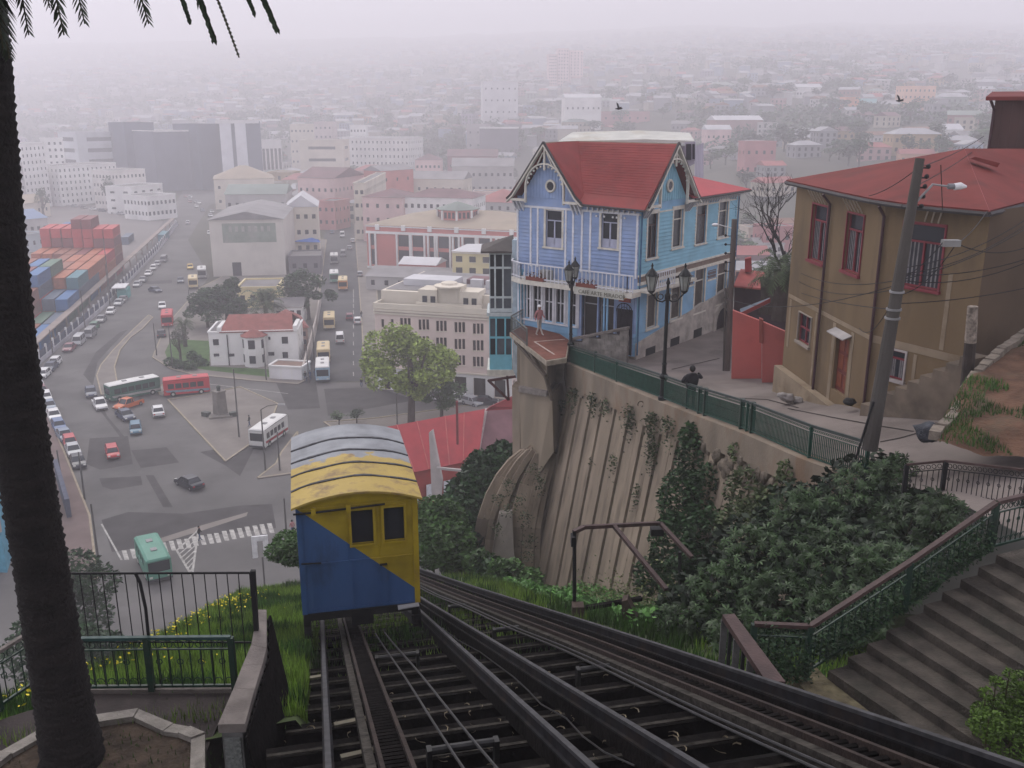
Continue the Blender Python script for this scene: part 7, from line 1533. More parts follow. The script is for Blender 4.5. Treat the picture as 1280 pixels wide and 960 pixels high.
# ================================================================ HILLSIDE HOUSES (individuals, then a far mass)
hcols = [('white', (.62, .60, .58)), ('cream', (.52, .47, .38)), ('grey', (.33, .33, .34)), ('pink', (.52, .34, .33)), ('pale blue', (.34, .42, .52)), ('brick red', (.34, .16, .14)), ('ochre', (.48, .36, .20)), ('dull green', (.26, .33, .27)), ('maroon', (.22, .11, .12)), ('orange', (.55, .30, .18)), ('lilac', (.40, .35, .44))]
rcols = [('maroon', MAR), ('grey', GRY), ('pale sheet', M('roof pale hill', (.36, .36, .37), .7, .15, .2)), ('red', RED), ('rusty', M('roof rusty', (.24, .13, .09), .85, .25, .2)), ('green', GRN)]
def house_proto(W, D, H, roof, cols, rows, seed):
    r, A, u, n = building('house', 'x', (-W/2, 0, 0), Vector((1, 0, 0)), W, D, H, wallm((.5, .5, .5)), roof=roof, cols=cols, rows=rows, rec=.15, roofmat=GRY)
    r.location = (0, 0, 0)
    for c in r.children: c.matrix_parent_inverse = Matrix.Identity(4)
    return r
protos = [(house_proto(9, 8, 5.5, 'gable', 3, 2, 0), 'gabled'), (house_proto(12, 8, 6, 'hip', 4, 2, 1), 'hip roofed'), (house_proto(8, 9, 7.5, 'gable2', 3, 3, 2), 'tall gabled'), (house_proto(14, 9, 5, 'gable', 5, 1, 3), 'long low'), (house_proto(9, 9, 8.5, 'flat', 3, 3, 4), 'boxy flat roofed'), (house_proto(18, 10, 8, 'hip', 6, 2, 5), 'wide hip roofed')]
USED = []
def px_of(p):
    q = Vector((p[0], p[1], p[2]-CH)); dep = q.y*CP-q.z*SP; return 640+FPX*q.x/dep, 480-FPX*(q.y*SP+q.z*CP)/dep
def where(x, y):
    if x < 200: h = 'over the port'
    elif x < 380: h = 'over the dark towers'
    elif x < 560: h = 'over the white block'
    elif x < 700: h = 'left of the gable'
    elif x < 860: h = 'over the blue roofline'
    elif x < 1000: h = 'behind the bare tree'
    elif x < 1130: h = 'left of the ridge'
    else: h = 'near the timber house'
    v = 'in thick fog' if y < 115 else 'high up' if y < 145 else 'mid hill' if y < 185 else 'low down'
    return f'{v} {h}'
def put_house(x, y, z, rz, k, ci, ri, s, group, lab=None):
    pr, pn = protos[k]; r = copy_tree(pr); r.location = (x, y, z); r.rotation_euler = (0, 0, rz); r.scale = (s, s, s); r['group'] = group
    cn, cc = hcols[ci]; cc = tuple(x*.62 for x in cc); rn_, rm = rcols[ri]; px, py = px_of((x, y, z+4)); r['label'] = lab or f'{pn} {cn} house, {rn_} roof, {where(px, py)}'; r['category'] = 'house'
    for c in r.children:
        nm = c.name.split('.')[0]
        if nm in ('wall', 'parapet'): setmat(c, wallm(cc))
        if nm == 'roof' and pn != 'boxy flat roofed': setmat(c, rm)
    return r
placed = []; cnt = 0; tries = 0; rs = random.Random(11)
hero = [(1128, 1170), ]
seen = set()
while cnt < 285 and tries < 30000:
    tries += 1
    a = rs.uniform(-27, 27.5); yb = interp(a, HB); Y = yb+25+(1150-yb)*rs.random()**1.15 if a < 3 else yb+10+(1000-yb)*rs.random()**1.25
    x = Y*math.tan(math.radians(a)); z = hill_z(x, Y)
    if Y < 110: continue
    px, py = px_of((x, Y, z+3))
    if px > 985 and py > 200: continue
    if 640 < px < 915 and py > 205: continue
    if px < 20: continue
    if mn.noise(Vector((x*.008, Y*.008, 21))) > .3 and px < 760: continue     # wooded ravines
    if any((x-q[0])**2+(Y-q[1])**2 < (11+Y*.012)**2 for q in placed): continue
    k = rs.choice([0, 0, 1, 2, 3, 3, 4, 5]); ci = rs.choices(range(11), [24, 15, 20, 7, 7, 6, 5, 5, 6, 3, 3])[0]; ri = rs.choices(range(6), [4, 7, 7, 2, 3, 2])[0]
    pr, pn = protos[k]; cn = hcols[ci][0]; lab = f'{pn} {cn} house, {rcols[ri][0]} roof, {where(px, py)}'.replace('pale sheet', 'white')
    if lab in seen: continue
    seen.add(lab); placed.append((x, Y)); put_house(x, Y, z-.8, rs.uniform(-.6, .6), k, ci, ri, rs.uniform(.8, 1.15), 'houses scattered over the foggy hillside', lab); cnt += 1
# flat town fill behind the hero blocks
hz = [(x, y) for x in () for y in ()]
flat = []
rs = random.Random(5); tries = 0; cntf = 0
def in_any(px, py): 
    if 400 < px < 452 and py > 225: return True
    if px < 262 and py > 232: return True
    if 262 <= px < 400 and py > 262: return True
    if px >= 452 and py > 296: return True
    if 200 < px < 330 and py > 226: return True
    return False
bl = [o for o in COL.objects if o.parent is None and o.get('category') == 'building']
bpos = []
for o in bl:
    for c in o.children:
        if c.name.startswith('wall'):
            cx = [v.co for v in c.data.vertices]; bpos.append((sum(v.x for v in cx)/len(cx), sum(v.y for v in cx)/len(cx), max(8, (max(v.x for v in cx)-min(v.x for v in cx))*.5))); break
while cntf < 95 and tries < 20000:
    tries += 1; a = rs.uniform(-27, 2); yb = interp(a, HB); Y = rs.uniform(330, yb+20); x = Y*math.tan(math.radians(a)); px, py = px_of((x, Y, 0))
    if in_any(px, py) or px < 10: continue
    if any((x-q[0])**2+(Y-q[1])**2 < (q[2]+9)**2 for q in bpos): continue
    if any((x-q[0])**2+(Y-q[1])**2 < 15**2 for q in flat): continue
    k = rs.choice([0, 1, 3, 4, 5, 5, 4]); ci = rs.choices(range(11), [16, 16, 14, 8, 4, 8, 6, 3, 6, 2, 1])[0]; ri = rs.choices(range(6), [8, 7, 5, 3, 2, 2])[0]
    pn = protos[k][1]; cn = hcols[ci][0]; zone = 'by the port road' if px < 230 else 'around the dark towers' if px < 335 else 'near the stepped offices' if px < 430 else 'behind the columned hall' if px < 560 else 'left of the blue house'
    lab = f'{pn} {cn} town building, {rcols[ri][0]} roof, {zone}, '+('far row' if py < 222 else 'near row')
    if lab in seen: continue
    seen.add(lab); flat.append((x, Y)); cntf += 1
    put_house(x, Y, hill_z(x, Y)-.3, rs.choice([-.17, -.17, .1, 1.4])+rs.uniform(-.05, .05), k, ci, ri, rs.uniform(1.05, 1.5), 'town buildings on the flat', lab)
for pr, _ in protos:
    for c in list(pr.children): bpy.data.objects.remove(c)
    bpy.data.objects.remove(pr)
# far mass of tiny houses beyond the individually built ones
m = MB()
for i in range(2200):
    a = rs.uniform(-30, 30); Y = rs.uniform(650, 2500); x = Y*math.tan(math.radians(a)); 
    if Y < interp(a, HB)+200: continue
    z = hill_z(x, Y); w_, d_, h_ = rs.uniform(6, 14), rs.uniform(6, 10), rs.uniform(4, 8); rz = rs.uniform(-.6, .6); mi = rs.randint(0, 4); m.box((x, Y, z-1), (w_, d_, h_+1), rz, mi)
    cA, sA = math.cos(rz), math.sin(rz); ux, uy = Vector((cA, sA, 0)), Vector((-sA, cA, 0)); c = Vector((x, Y, z+h_)); rh = rs.uniform(.8, 2.4)
    m.add([c-ux*w_*.54-uy*d_*.55, c+ux*w_*.54-uy*d_*.55, c+ux*w_*.54+uy*d_*.55, c-ux*w_*.54+uy*d_*.55, c-ux*w_*.54+Z*rh, c+ux*w_*.54+Z*rh], [(0, 1, 5, 4), (2, 3, 4, 5), (1, 2, 5), (3, 0, 4)], rs.choice([5, 6, 6, 7, 7, 8]))
o = m.build('far_houses', [wallm(tuple(x*.6 for x in hcols[k][1])) for k in (0, 1, 2, 2, 4)]+[MAR, GRY, _m['roof pale hill'], RED]); tag(o, 'hundreds of tiny houses dissolving into fog on the far hills', kind='stuff')
# trees on the hill
rs = random.Random(3); k = 0; t = 0
tl = {'dark': 'dark', 'mid': 'mid green', 'grey': 'grey green'}
while k < 210 and t < 9000:
    t += 1; a = rs.uniform(-26, 27.5); yb = interp(a, HB); Y = yb-10+(950-yb)*rs.random()**1.2; x = Y*math.tan(math.radians(a)); z = hill_z(x, Y); px, py = px_of((x, Y, z+3))
    if (px > 985 and py > 200) or (640 < px < 915 and py > 205) or Y < 120: continue
    if px < 760 and mn.noise(Vector((x*.008, Y*.008, 21))) < .05 and rs.random() < .8: continue
    if any((x-q[0])**2+(Y-q[1])**2 < 8**2 for q in placed): continue
    kd = rs.choice(['dark', 'dark', 'mid', 'grey']); h = rs.uniform(6, 13)
    lab = f'{["small", "mid sized", "big"][int((h-6)/2.4)]} {tl[kd]} round crowned tree, {where(px, py)}'
    if lab in seen: continue
    seen.add(lab)
    tree(lab, Vector((x, Y, z-.3)), h, h*rs.uniform(.9, 1.4), kd, 420, .13, group='trees on the hillside'); k += 1
P_ = []
for i in range(9500):
    a = rs.uniform(-30, 30); Y = rs.uniform(520, 1700); x = Y*math.tan(math.radians(a))
    if Y < interp(a, HB)+10: continue
    nz = mn.noise(Vector((x*.008, Y*.008, 21)))
    if nz < -.06: continue
    P_.append((x, Y, hill_z(x, Y)))
pts = []
for (x, Y, z) in P_:
    r = rs.uniform(3, 6)
    for q in ell((x, Y, z+r*.7), r, 22, .5): pts.append(q)
o = leaves('wooded_slope', pts, 1.5, treem['dark']); tag(o, 'dense woods filling the ravines of the far hills', kind='stuff')
# ================================================================ PORT: containers
cont = {}
def cont_mesh(L):
    if L in cont: return cont[L]
    m = MB(); W, H = 2.44, 2.6; n = int(L/.36)
    for sy in (-1, 1):
        for i in range(n):
            a, b = -L/2+L*i/n, -L/2+L*(i+1)/n; c = a+(b-a)*.5; y0, y1 = sy*W/2, sy*(W/2-.06); q = [(a, y0, .1), (c, y0, .1), (c, y1, .1), (b, y1, .1)]
            for (p, r) in ((q[0], q[1]), (q[1], q[2]), (q[2], q[3])): m.quad(p, r, (r[0], r[1], H-.1), (p[0], p[1], H-.1))
    m.box((0, 0, H-.12), (L, W, .12)); m.box((0, 0, 0), (L, W, .12)); m.box((L/2-.03, 0, 0), (.06, W, H)); m.box((-L/2+.03, 0, 0), (.06, W, H))
    for sx in (-1, 1):
        for sy in (-1, 1): m.box((sx*(L/2-.07), sy*(W/2-.06), 0), (.16, .16, H))
    me = m.mesh('shell', M('container orange', (.42, .12, .05), .6)); d = MB()
    for k in (-.9, -.3, .3, .9): d.tube([(L/2+.03, k, .15), (L/2+.03, k, H-.15)], .025, 4)
    cont[L] = (me, d.mesh('lock_rods', M('lock rod grey', (.25, .25, .25)))); return cont[L]
ccol = {'orange': (.46, .13, .05), 'red': (.50, .055, .05), 'rust': (.28, .09, .05), 'blue': (.05, .16, .36), 'teal': (.08, .22, .26), 'green': (.09, .18, .12), 'grey': (.22, .20, .19), 'maroon': (.22, .05, .05), 'slate': (.10, .14, .20)}
def container(p, d, L, c, label):
    me, dm = cont_mesh(L); r = thing('shipping_container', label, 'container', p, math.atan2(d.y, d.x), 'stacked shipping containers'); o = bpy.data.objects.new('shell', me); COL.objects.link(o); o.parent = r; setmat(o, M('container '+c, ccol[c], .6, .15, .3, stain=tuple(x*.6 for x in ccol[c]), sscale=.3, sfac=.5))
    o = bpy.data.objects.new('lock_rods', dm); COL.objects.link(o); o.parent = r; return r
f0, f1 = gp(48, 466), gp(208, 296); fd = (f1-f0).normalized(); fn_ = Vector((-fd.y, fd.x, 0)); FLn = (f1-f0).length
ordn = ['bottom', 'second', 'third', 'fourth', 'top']
rowsC = [(7.5, [(1, '2', 'grey'), ], )]
cs_ = ['orange', 'rust', 'red', 'blue', 'teal', 'green', 'slate', 'maroon']
rs = random.Random(8); pos_w = ['beside the tank containers', 'near the south end', 'a third of the way along', 'at the middle', 'past the middle', 'toward the far end', 'next to the far pile', 'in the far tall pile']
base_s = (gp(75, 425)-f0).dot(fd)
for ri, off in enumerate((4.6, 7.5, 10.4, 13.3, 16.2, 19.2, 22.2)):
    for ci in range(8):
        s = 24+ci*12.7+ri*.9
        nlev = [1, 1, 2, 3, 3, 3, 3, 5][ci] if ri < 2 else [1, 3, 4, 4, 3, 3, 3, 6][ci] if ri < 4 else [2, 4, 4, 4, 2, 1, 3, 5][ci]
        for lv in range(nlev):
            c = rs.choices(cs_, [7, 7, 4, 2, 1, 1, 2, 3])[0]
            if ri == 2 and ci == 2 and lv == nlev-1: c = 'blue'
            if ci == 7: c = rs.choice(['red', 'red', 'rust', 'maroon'])
            if lv < 2 and ri < 2 and ci < 5: c = rs.choice(['slate', 'teal', 'rust', 'blue', 'green'])
            p = f0+fd*s+fn_*off+Z*(lv*2.62)+fd*rs.uniform(-.15, .15)
            container(p, fd, 12.2, c, f'{c} container, {ordn[lv] if lv < nlev-1 else "top"} level, {["first", "second", "third", "fourth", "fifth", "sixth", "seventh"][ri]} row from the fence, {pos_w[ci]}')
for k in range(3):
    for j in range(3):
        p = f0+fd*(1+k*0)+fn_*(5.0+2.9*k)+fd*4+Z*(j*2.7); r = thing('tank_container', f'white tank container, {ordn[j]} level, {["nearest", "second", "third"][k]} from the port fence', 'tank container', p, math.atan2(fd.y, fd.x), 'white tank containers')
        m = MB(); m.lathe((0, 0, 0), [(.001, -3), (.8, -2.95), (1.15, -2.6), (1.15, 2.6), (.8, 2.95), (.001, 3)], 12); me = m.mesh('tank', white); me.transform(Matrix.Rotation(math.pi/2, 4, 'Y')); me.transform(Matrix.Translation((0, 0, 1.3))); o = bpy.data.objects.new('tank', me); COL.objects.link(o); o.parent = r
        m = MB()
        for sx in (-3, 3):
            for sy in (-1.2, 1.2): m.box((sx, sy, 0), (.14, .14, 2.6))
            for zz in (0, 2.5): m.box((sx, 0, zz), (.12, 2.4, .12))
        for sy in (-1.2, 1.2): m.box((0, sy, 0), (6, .12, .12)); m.box((0, sy, 2.5), (6, .1, .1))
        o = m.build('frame', M('tank frame slate', (.16, .18, .25), .7), r, local=True)
# a few stray containers and sheds beyond
for px, py, c, l in ((118, 292, 'blue', 'blue container standing alone on the open port yard'), (83, 288, 'blue', 'blue container near the port sheds'), (205, 300, 'teal', 'blue green container by the far end of the port fence'), (160, 303, 'slate', 'slate container beside the far tall pile')): container(gp(px, py), fd, 12.2, c, l)
container(gp(118, 292)+Z*2.62, fd, 6.1, 'slate', 'small slate container on top of the lone blue one')
bpx('port_shed', 'blue roofed port shed behind the palm trunk', 22, 300, 62, 296, 275, 22, gryw, roof='gable', roofmat=M('roof blue', (.16, .24, .38), .7, .15, .2), cols=5, rows=1)
bpx('port_shed', 'low grey port shed with pale upper stripe behind the palm', 22, 318, 58, 312, 296, 14, wallm((.30, .34, .36)), roof='flat', cols=4, rows=1)
bpx('port_shed', 'long low cream port shed with beige roof near the white apartments', 18, 276, 64, 270, 256, 14, crw, roof='gable', roofmat=BEI, cols=5, rows=1)
# port wall with white posts and railing panels
pw = thing('port_wall', 'long port boundary wall with white posts and dark panels beside parked cars', 'wall', f0); pwl = [gp(26, 490), gp(40, 463), gp(136, 380), gp(198, 314), gp(222, 282)]
lw = M('wall lilac white', (.42, .41, .44), .85, .15, .4); dkp = M('fence panel slate', (.06, .075, .11), .8, .2, 1)
i = 0
for a, b in zip(pwl, pwl[1:]):
    L = (b-a).length; nn = max(1, int(L/4.6)); m = MB(); m.beam(a+Z*.45, b+Z*.45, .5, .9); m.build('wall_base', lw, pw)
    for k in range(nn):
        p, q = a.lerp(b, k/nn), a.lerp(b, (k+1)/nn); m = MB(); m.box(p, (.34, .34, 2.7), math.atan2(fd.y, fd.x)); m.build('white_post', white, pw); m = MB(); m.beam(p.lerp(q, .06)+Z*1.55, q.lerp(p, .06)+Z*1.55, .08, 1.3); m.build('fence_panel', dkp, pw)
m = MB(); m.beam(pwl[1]+fn_*1.6+Z*2.9, pwl[4]+fn_*1.6+Z*2.9, 1.5, .25)
for k in range(20): m.box((pwl[1]+fn_*1.6).lerp(pwl[4]+fn_*1.6, k/19), (.3, .3, 2.8))
tag(m.build('walkway_roof', M('walkway roof tan', (.30, .25, .22), .85, .15, .3)), 'long narrow tan canopy running behind the port wall', 'canopy')
# ramp wall lower left
m = MB(); m.beam(gp(72, 596)+Z*1.2, gp(87, 648)+Z*1.2, .5, 2.4); tag(m.build('ramp_wall', M('ramp wall slate', (.09, .10, .14), .85)), 'short dark slanting wall on the reddish pavement beside the palm trunk', 'wall')
slb = thing('blue_roofed_hall', 'turquoise fronted low hall peeping out left of the palm trunk', 'building', gp(-20, 760, 0)); hA, hB = gp(-130, 712), gp(9, 716); m = MB(); m.obox(hA, hB-hA, Vector((-6, 16, 0)), Z*8.5); m.build('wall', M('hall turquoise', (.08, .30, .42), .7), slb); m = MB(); m.obox(hA+Z*4.6+Vector((0, -.3, 0)), hB-hA+Vector((.2, 0, 0)), Vector((0, .25, 0)), Z*1.3); m.build('fascia', wallm((.30, .27, .24)), slb)
# far shore line of parked cars (tiny) and trees by the white apartments
tree('dark round tree before the white apartment block by the port road', gp(140, 262), 16, 13, 'dark', 700, .1); tree('wide low dark tree right of the tall one by the port road', gp(160, 265), 10, 17, 'dark', 700, .1); tree('small dark tree at the port sheds left of the white apartments', gp(55, 272), 13, 8, 'dark', 500, .1)
# plaza trees
tree('large dark spreading tree left of the garden palm behind the villa', gp(260, 410), 8.6, 12, 'dark', 4200, .06, crown=.9); tree('tall dark tree in the middle of the garden clump', gp(284, 404), 10.5, 13, 'dark', 4600, .06, crown=.9); tree('dark bushy tree at the garden edge beside the warehouse', gp(302, 408), 7.5, 10, 'dark', 2400, .07, crown=.9)
tree('round dense dark tree standing beside the street behind the villa', gp(386, 400), 11.5, 13.5, 'dark', 5200, .055, crown=.82); tree('fresh green spring tree in front of the cream office block', gp(514, 530), 15, 14.5, 'lime', 10500, .046, seed=2, crown=.86); tree('shorter green tree beside the bright spring tree, nearer the garages', gp(552, 522), 7, 9, 'mid', 2600, .06, crown=.85)
tree('small purple green tree in the villa garden', gp(226, 452), 6.5, 6, 'grey', 900, .06); tree('low clipped round tree at the kerb behind the car roof', gp(446, 530), 2.6, 3.0, 'dark', 900, .08); tree('small loose tree at the left kerb beside the lamp', gp(424, 532), 2.4, 3.4, 'mid', 700, .08)
palm('big date palm in the garden behind the villa', gp(334, 414), 5.5, 4.8, 46); palm('smaller palm in the villa garden beside the red bus stop', gp(232, 434), 4.2, 2.6, 24)
for k, (x, y) in enumerate(((212, 452), (222, 455), (235, 457), (250, 452), (240, 445))):
    c = gp(x, y, .9); shrub('garden_shrub', ('round shrub at the left corner of the villa lawn', 'low shrub beside the corner shrub on the villa lawn', 'shrub along the lawn edge by the pavement', 'shrub between the lawn and the villa wall', 'shrub at the back of the villa lawn')[k], [(c, 1.1), (c+Vector((1, 0, -.2)), .8)], 300, .25, treem['dark'])
# monument
mo = thing('monument', 'grey stone pedestal monument in the middle of the triangular plaza', 'monument', gp(276, 518)); ms = M('monument stone', (.20, .185, .165), .9, .25, .8); p = gp(276, 520)
m = MB(); m.box(p, (3.4, 3.4, .4), .3); m.build('base', ms, mo); m = MB(); m.lathe(p+Z*.4, [(1.15, 0), (1.0, 3.4), (1.15, 3.5), (1.15, 3.7)], 4); m.build('pedestal', ms, mo); m = MB(); m.sphere(p+Z*4.6, .35, 8); m.tube([p+Z*3.7, p+Z*4.4], .3, 8); m.build('bust', M('bronze', (.05, .06, .05), .5), mo)
for sx in (-1, 1): m = MB(); m.box(p+Vector((sx*2.1, -.4, .1)), (1.2, .8, .7), .5*sx); m.build('side_figure', M('bronze', (.05, .06, .05), .5), mo)
# poles on the plaza
def plaza_lamp(label, px, py, top, arm=0, name='street_light'):
    p = gp(px, py); h = max(3, hit_v(px, top, p, (0, 1)).z); r = thing(name, label, 'street light', p, group='tall street lights and poles on the plaza'); m = MB(); m.tube([p, p+Z*h], [.13, .08], 7); m.build('pole', M('pole steel grey', (.10, .095, .09), .7), r)
    if arm: m = MB(); m.tube([p+Z*h, p+Z*(h+.5)+Vector((arm*.4, 0, 0)), p+Z*(h+.7)+Vector((arm, 0, 0))], .05, 5); m.build('arm', M('pole steel grey', (.10, .095, .09), .7), r); m = MB(); m.box(p+Z*(h+.6)+Vector((arm*1.2, 0, 0)), (.9, .3, .15)); m.build('lamp_head', M('lamp head pale', (.35, .35, .35)), r)
for q in (('tall street light on the triangular plaza right of the monument', 299, 547, 461, 0), ('street light pole at the corner of the villa lawn', 216, 461, 405, 0), ('pole beside the red bus at the villa garden', 196, 445, 404, 0), ('double armed lamp post rising at the foot of the island near the car', 332, 588, 512, 2.2), ('pole standing on the lower pavement wedge', 350, 589, 540, 0), ('pole by the parked black car at the left kerb', 106, 624, 565, 0), ('pole near the left end of the zebra crossing', 123, 700, 630, 0), ('pole at the right end of the zebra crossing', 358, 665, 623, 0), ('pole on the port pavement opposite the villa', 57, 548, 455, 0), ('pole by the port wall near the first white cars', 67, 450, 412, 0), ('pole by the port wall halfway along', 107, 414, 364, 0), ('pole by the port wall beside the green bus stop', 138, 384, 330, 0), ('mast by the port wall near the far containers', 138, 372, 298, 0), ('pole left of the warehouse door', 238, 388, 362, 0), ('pole by the street opposite the cream block', 393, 450, 405, 0), ('pole at the villa wall corner', 386, 478, 425, 0), ('lamp post between the spring tree and the red roofed building', 497, 540, 492, 0), ('lamp pole at the villa front pavement', 333, 476, 430, 0), ('pole at the right kerb of the street end', 457, 480, 445, 0), ('slim pole by the parked row behind the palm', 75, 590, 575, 0)): plaza_lamp(*q)
# ================================================================ VEHICLES
tyre = M('tyre black', (.015, .015, .016), .9); rim = M('wheel rim', (.3, .3, .31), .4, .1, 5, metal=.6); chrome = M('lamp clear', (.6, .6, .55), .3); tail = M('tail lamp red', (.45, .02, .02), .4); carglass = M('car glass', (.02, .024, .03), .12, .1, 1, spec=.6)
bpaint = M('car paint default', (.5, .5, .5), .35)
def car_proto(kind):
    L, W, H = {'hatch': (3.8, 1.62, 1.42), 'sedan': (4.4, 1.7, 1.42), 'pickup': (4.8, 1.72, 1.6), 'suv': (4.4, 1.78, 1.75), 'van': (4.6, 1.75, 1.95)}[kind]
    r = bpy.data.objects.new('parked_car', None); COL.objects.link(r)
    h = L/2; bl = .86 if kind != 'van' else 1.05
    low = [(-h, .32), (-h+.03, .62), (-h+.06, bl-.06), (-h+.15, bl), (h-1.15 if kind != 'van' else h-.55, bl+.02), (h-.3, bl-.12 if kind != 'van' else bl-.25), (h-.06, .62), (h, .42), (h, .25), (-h, .25)]
    gh = {'hatch': [(-h+.12, bl), (-h+.42, H-.04), (-.2, H), (.55, H-.06), (1.05, bl+.02)], 'sedan': [(-h+.75, bl), (-h+1.2, H-.05), (-.2, H), (.5, H-.05), (1.15, bl+.02)], 'pickup': [(-.45, bl), (-.35, H-.03), (.4, H), (.75, H-.06), (1.25, bl+.02)],
          'suv': [(-h+.08, bl), (-h+.2, H-.04), (0, H), (.6, H-.06), (1.1, bl+.02)], 'van': [(-h+.05, bl), (-h+.12, H-.04), (.8, H), (1.35, H-.12), (1.8, bl+.02)]}[kind]
    def loft(poly, w0, w1, zt, zb):
        m = MB(); n = len(poly); wz = lambda z: lerp(w0, w1, max(0, min(1, (z-zb)/(zt-zb)))); v = [(x, -wz(z)/2, z) for x, z in poly]+[(x, wz(z)/2, z) for x, z in poly]
        m.add(v, [tuple(range(n)), tuple(range(2*n-1, n-1, -1))]+[(i, i+n, (i+1) % n+n, (i+1) % n) for i in range(n)]); return m
    b = loft(low, W, W*.96, bl, .25); b.v and None; o = b.build('body', bpaint, r, local=True)
    g = loft(gh, W*.94, W*.76, H, bl); g.build('greenhouse', carglass, r, local=True)
    t = MB(); tp = gh[1:4]; w_ = W*.78
    for (x0, z0), (x1, z1) in zip(tp, tp[1:]): t.add([(x0-.03, -w_/2, z0+.02), (x1+.02, -w_/2, z1+.02), (x1+.02, w_/2, z1+.02), (x0-.03, w_/2, z0+.02), (x0-.03, -w_/2, z0-.05), (x1+.02, -w_/2, z1-.05), (x1+.02, w_/2, z1-.05), (x0-.03, w_/2, z0-.05)], [(0, 1, 2, 3), (0, 4, 5, 1), (3, 2, 6, 7), (0, 3, 7, 4), (1, 5, 6, 2)])
    for sy in (-1, 1):
        for (x0, z0), (x1, z1) in ((gh[0], gh[1]), (gh[-1], gh[-2]), ((-.05, bl), (-.1, H-.03))): t.beam((x0, sy*W*.465, z0), (x1, sy*W*.385, z1), .07, .07)
    t.build('roof_panel', bpaint, r, local=True)
    if kind == 'pickup':
        m = MB(); m.box((-1.45, 0, bl+.005), (1.7, W*.82, .02)); m.build('cargo_bed', black, r, local=True)
    for sx in (-1, 1):
        for sy in (-1, 1):
            m = MB(); c = Vector((sx*(h-.75), sy*(W/2-.09), .31)); m.tube([c-Vector((0, .1, 0)), c+Vector((0, .1, 0))], .31, 12); o = m.build('wheel', tyre, r, local=True); m = MB(); m.tube([c+Vector((0, sy*.1, 0)), c+Vector((0, sy*.115, 0))], .18, 10); m.build('rim', rim, o, local=True)
    for sy in (-1, 1):
        m = MB(); m.box((h-.09, sy*(W/2-.25), .55), (.16, .3, .14)); m.build('headlight', chrome, r, local=True); m = MB(); m.box((-h+.05, sy*(W/2-.2), .6), (.12, .25, .16)); m.build('tail_light', tail, r, local=True)
    m = MB(); m.box((h-.0, 0, .28), (.08, W*.92, .16)); m.box((-h+.0, 0, .3), (.08, W*.92, .16)); m.build('bumper', M('bumper dark', (.05, .05, .055), .7), r, local=True)
    return r
cprot = {k: car_proto(k) for k in ('hatch', 'sedan', 'pickup', 'suv', 'van')}
paint = {'white': (.68, .68, .67), 'black': (.018, .02, .03), 'red': (.42, .02, .03), 'blue': (.06, .12, .26), 'navy': (.03, .045, .09), 'blue grey': (.16, .21, .28), 'silver': (.38, .39, .40), 'grey': (.20, .20, .21), 'maroon': (.20, .05, .07), 'yellow': (.70, .45, .03), 'green': (.05, .16, .10), 'teal blue': (.07, .17, .24), 'orange': (.55, .12, .03), 'beige': (.40, .36, .28)}
def cpaint(c): return M('car paint '+c, paint[c], .38, .05, 1, spec=.5)
def place_car(label, px, py, hx, hy, kind, c, group='cars and vans on the roads and kerbs', name='car', z=.04):
    p = gp(px, py, z); d = gp(hx, hy, z)-p; r = copy_tree(cprot[kind]); r.name = name; r.location = p; r.rotation_euler = (0, 0, math.atan2(d.y, d.x)); tag(r, label, 'car' if kind in ('hatch', 'sedan', 'suv') else ('pickup' if kind == 'pickup' else 'van'), group)
    for ch in r.children:
        if ch.name.split('.')[0] in ('body', 'roof_panel'): setmat(ch, cpaint(c))
    return r
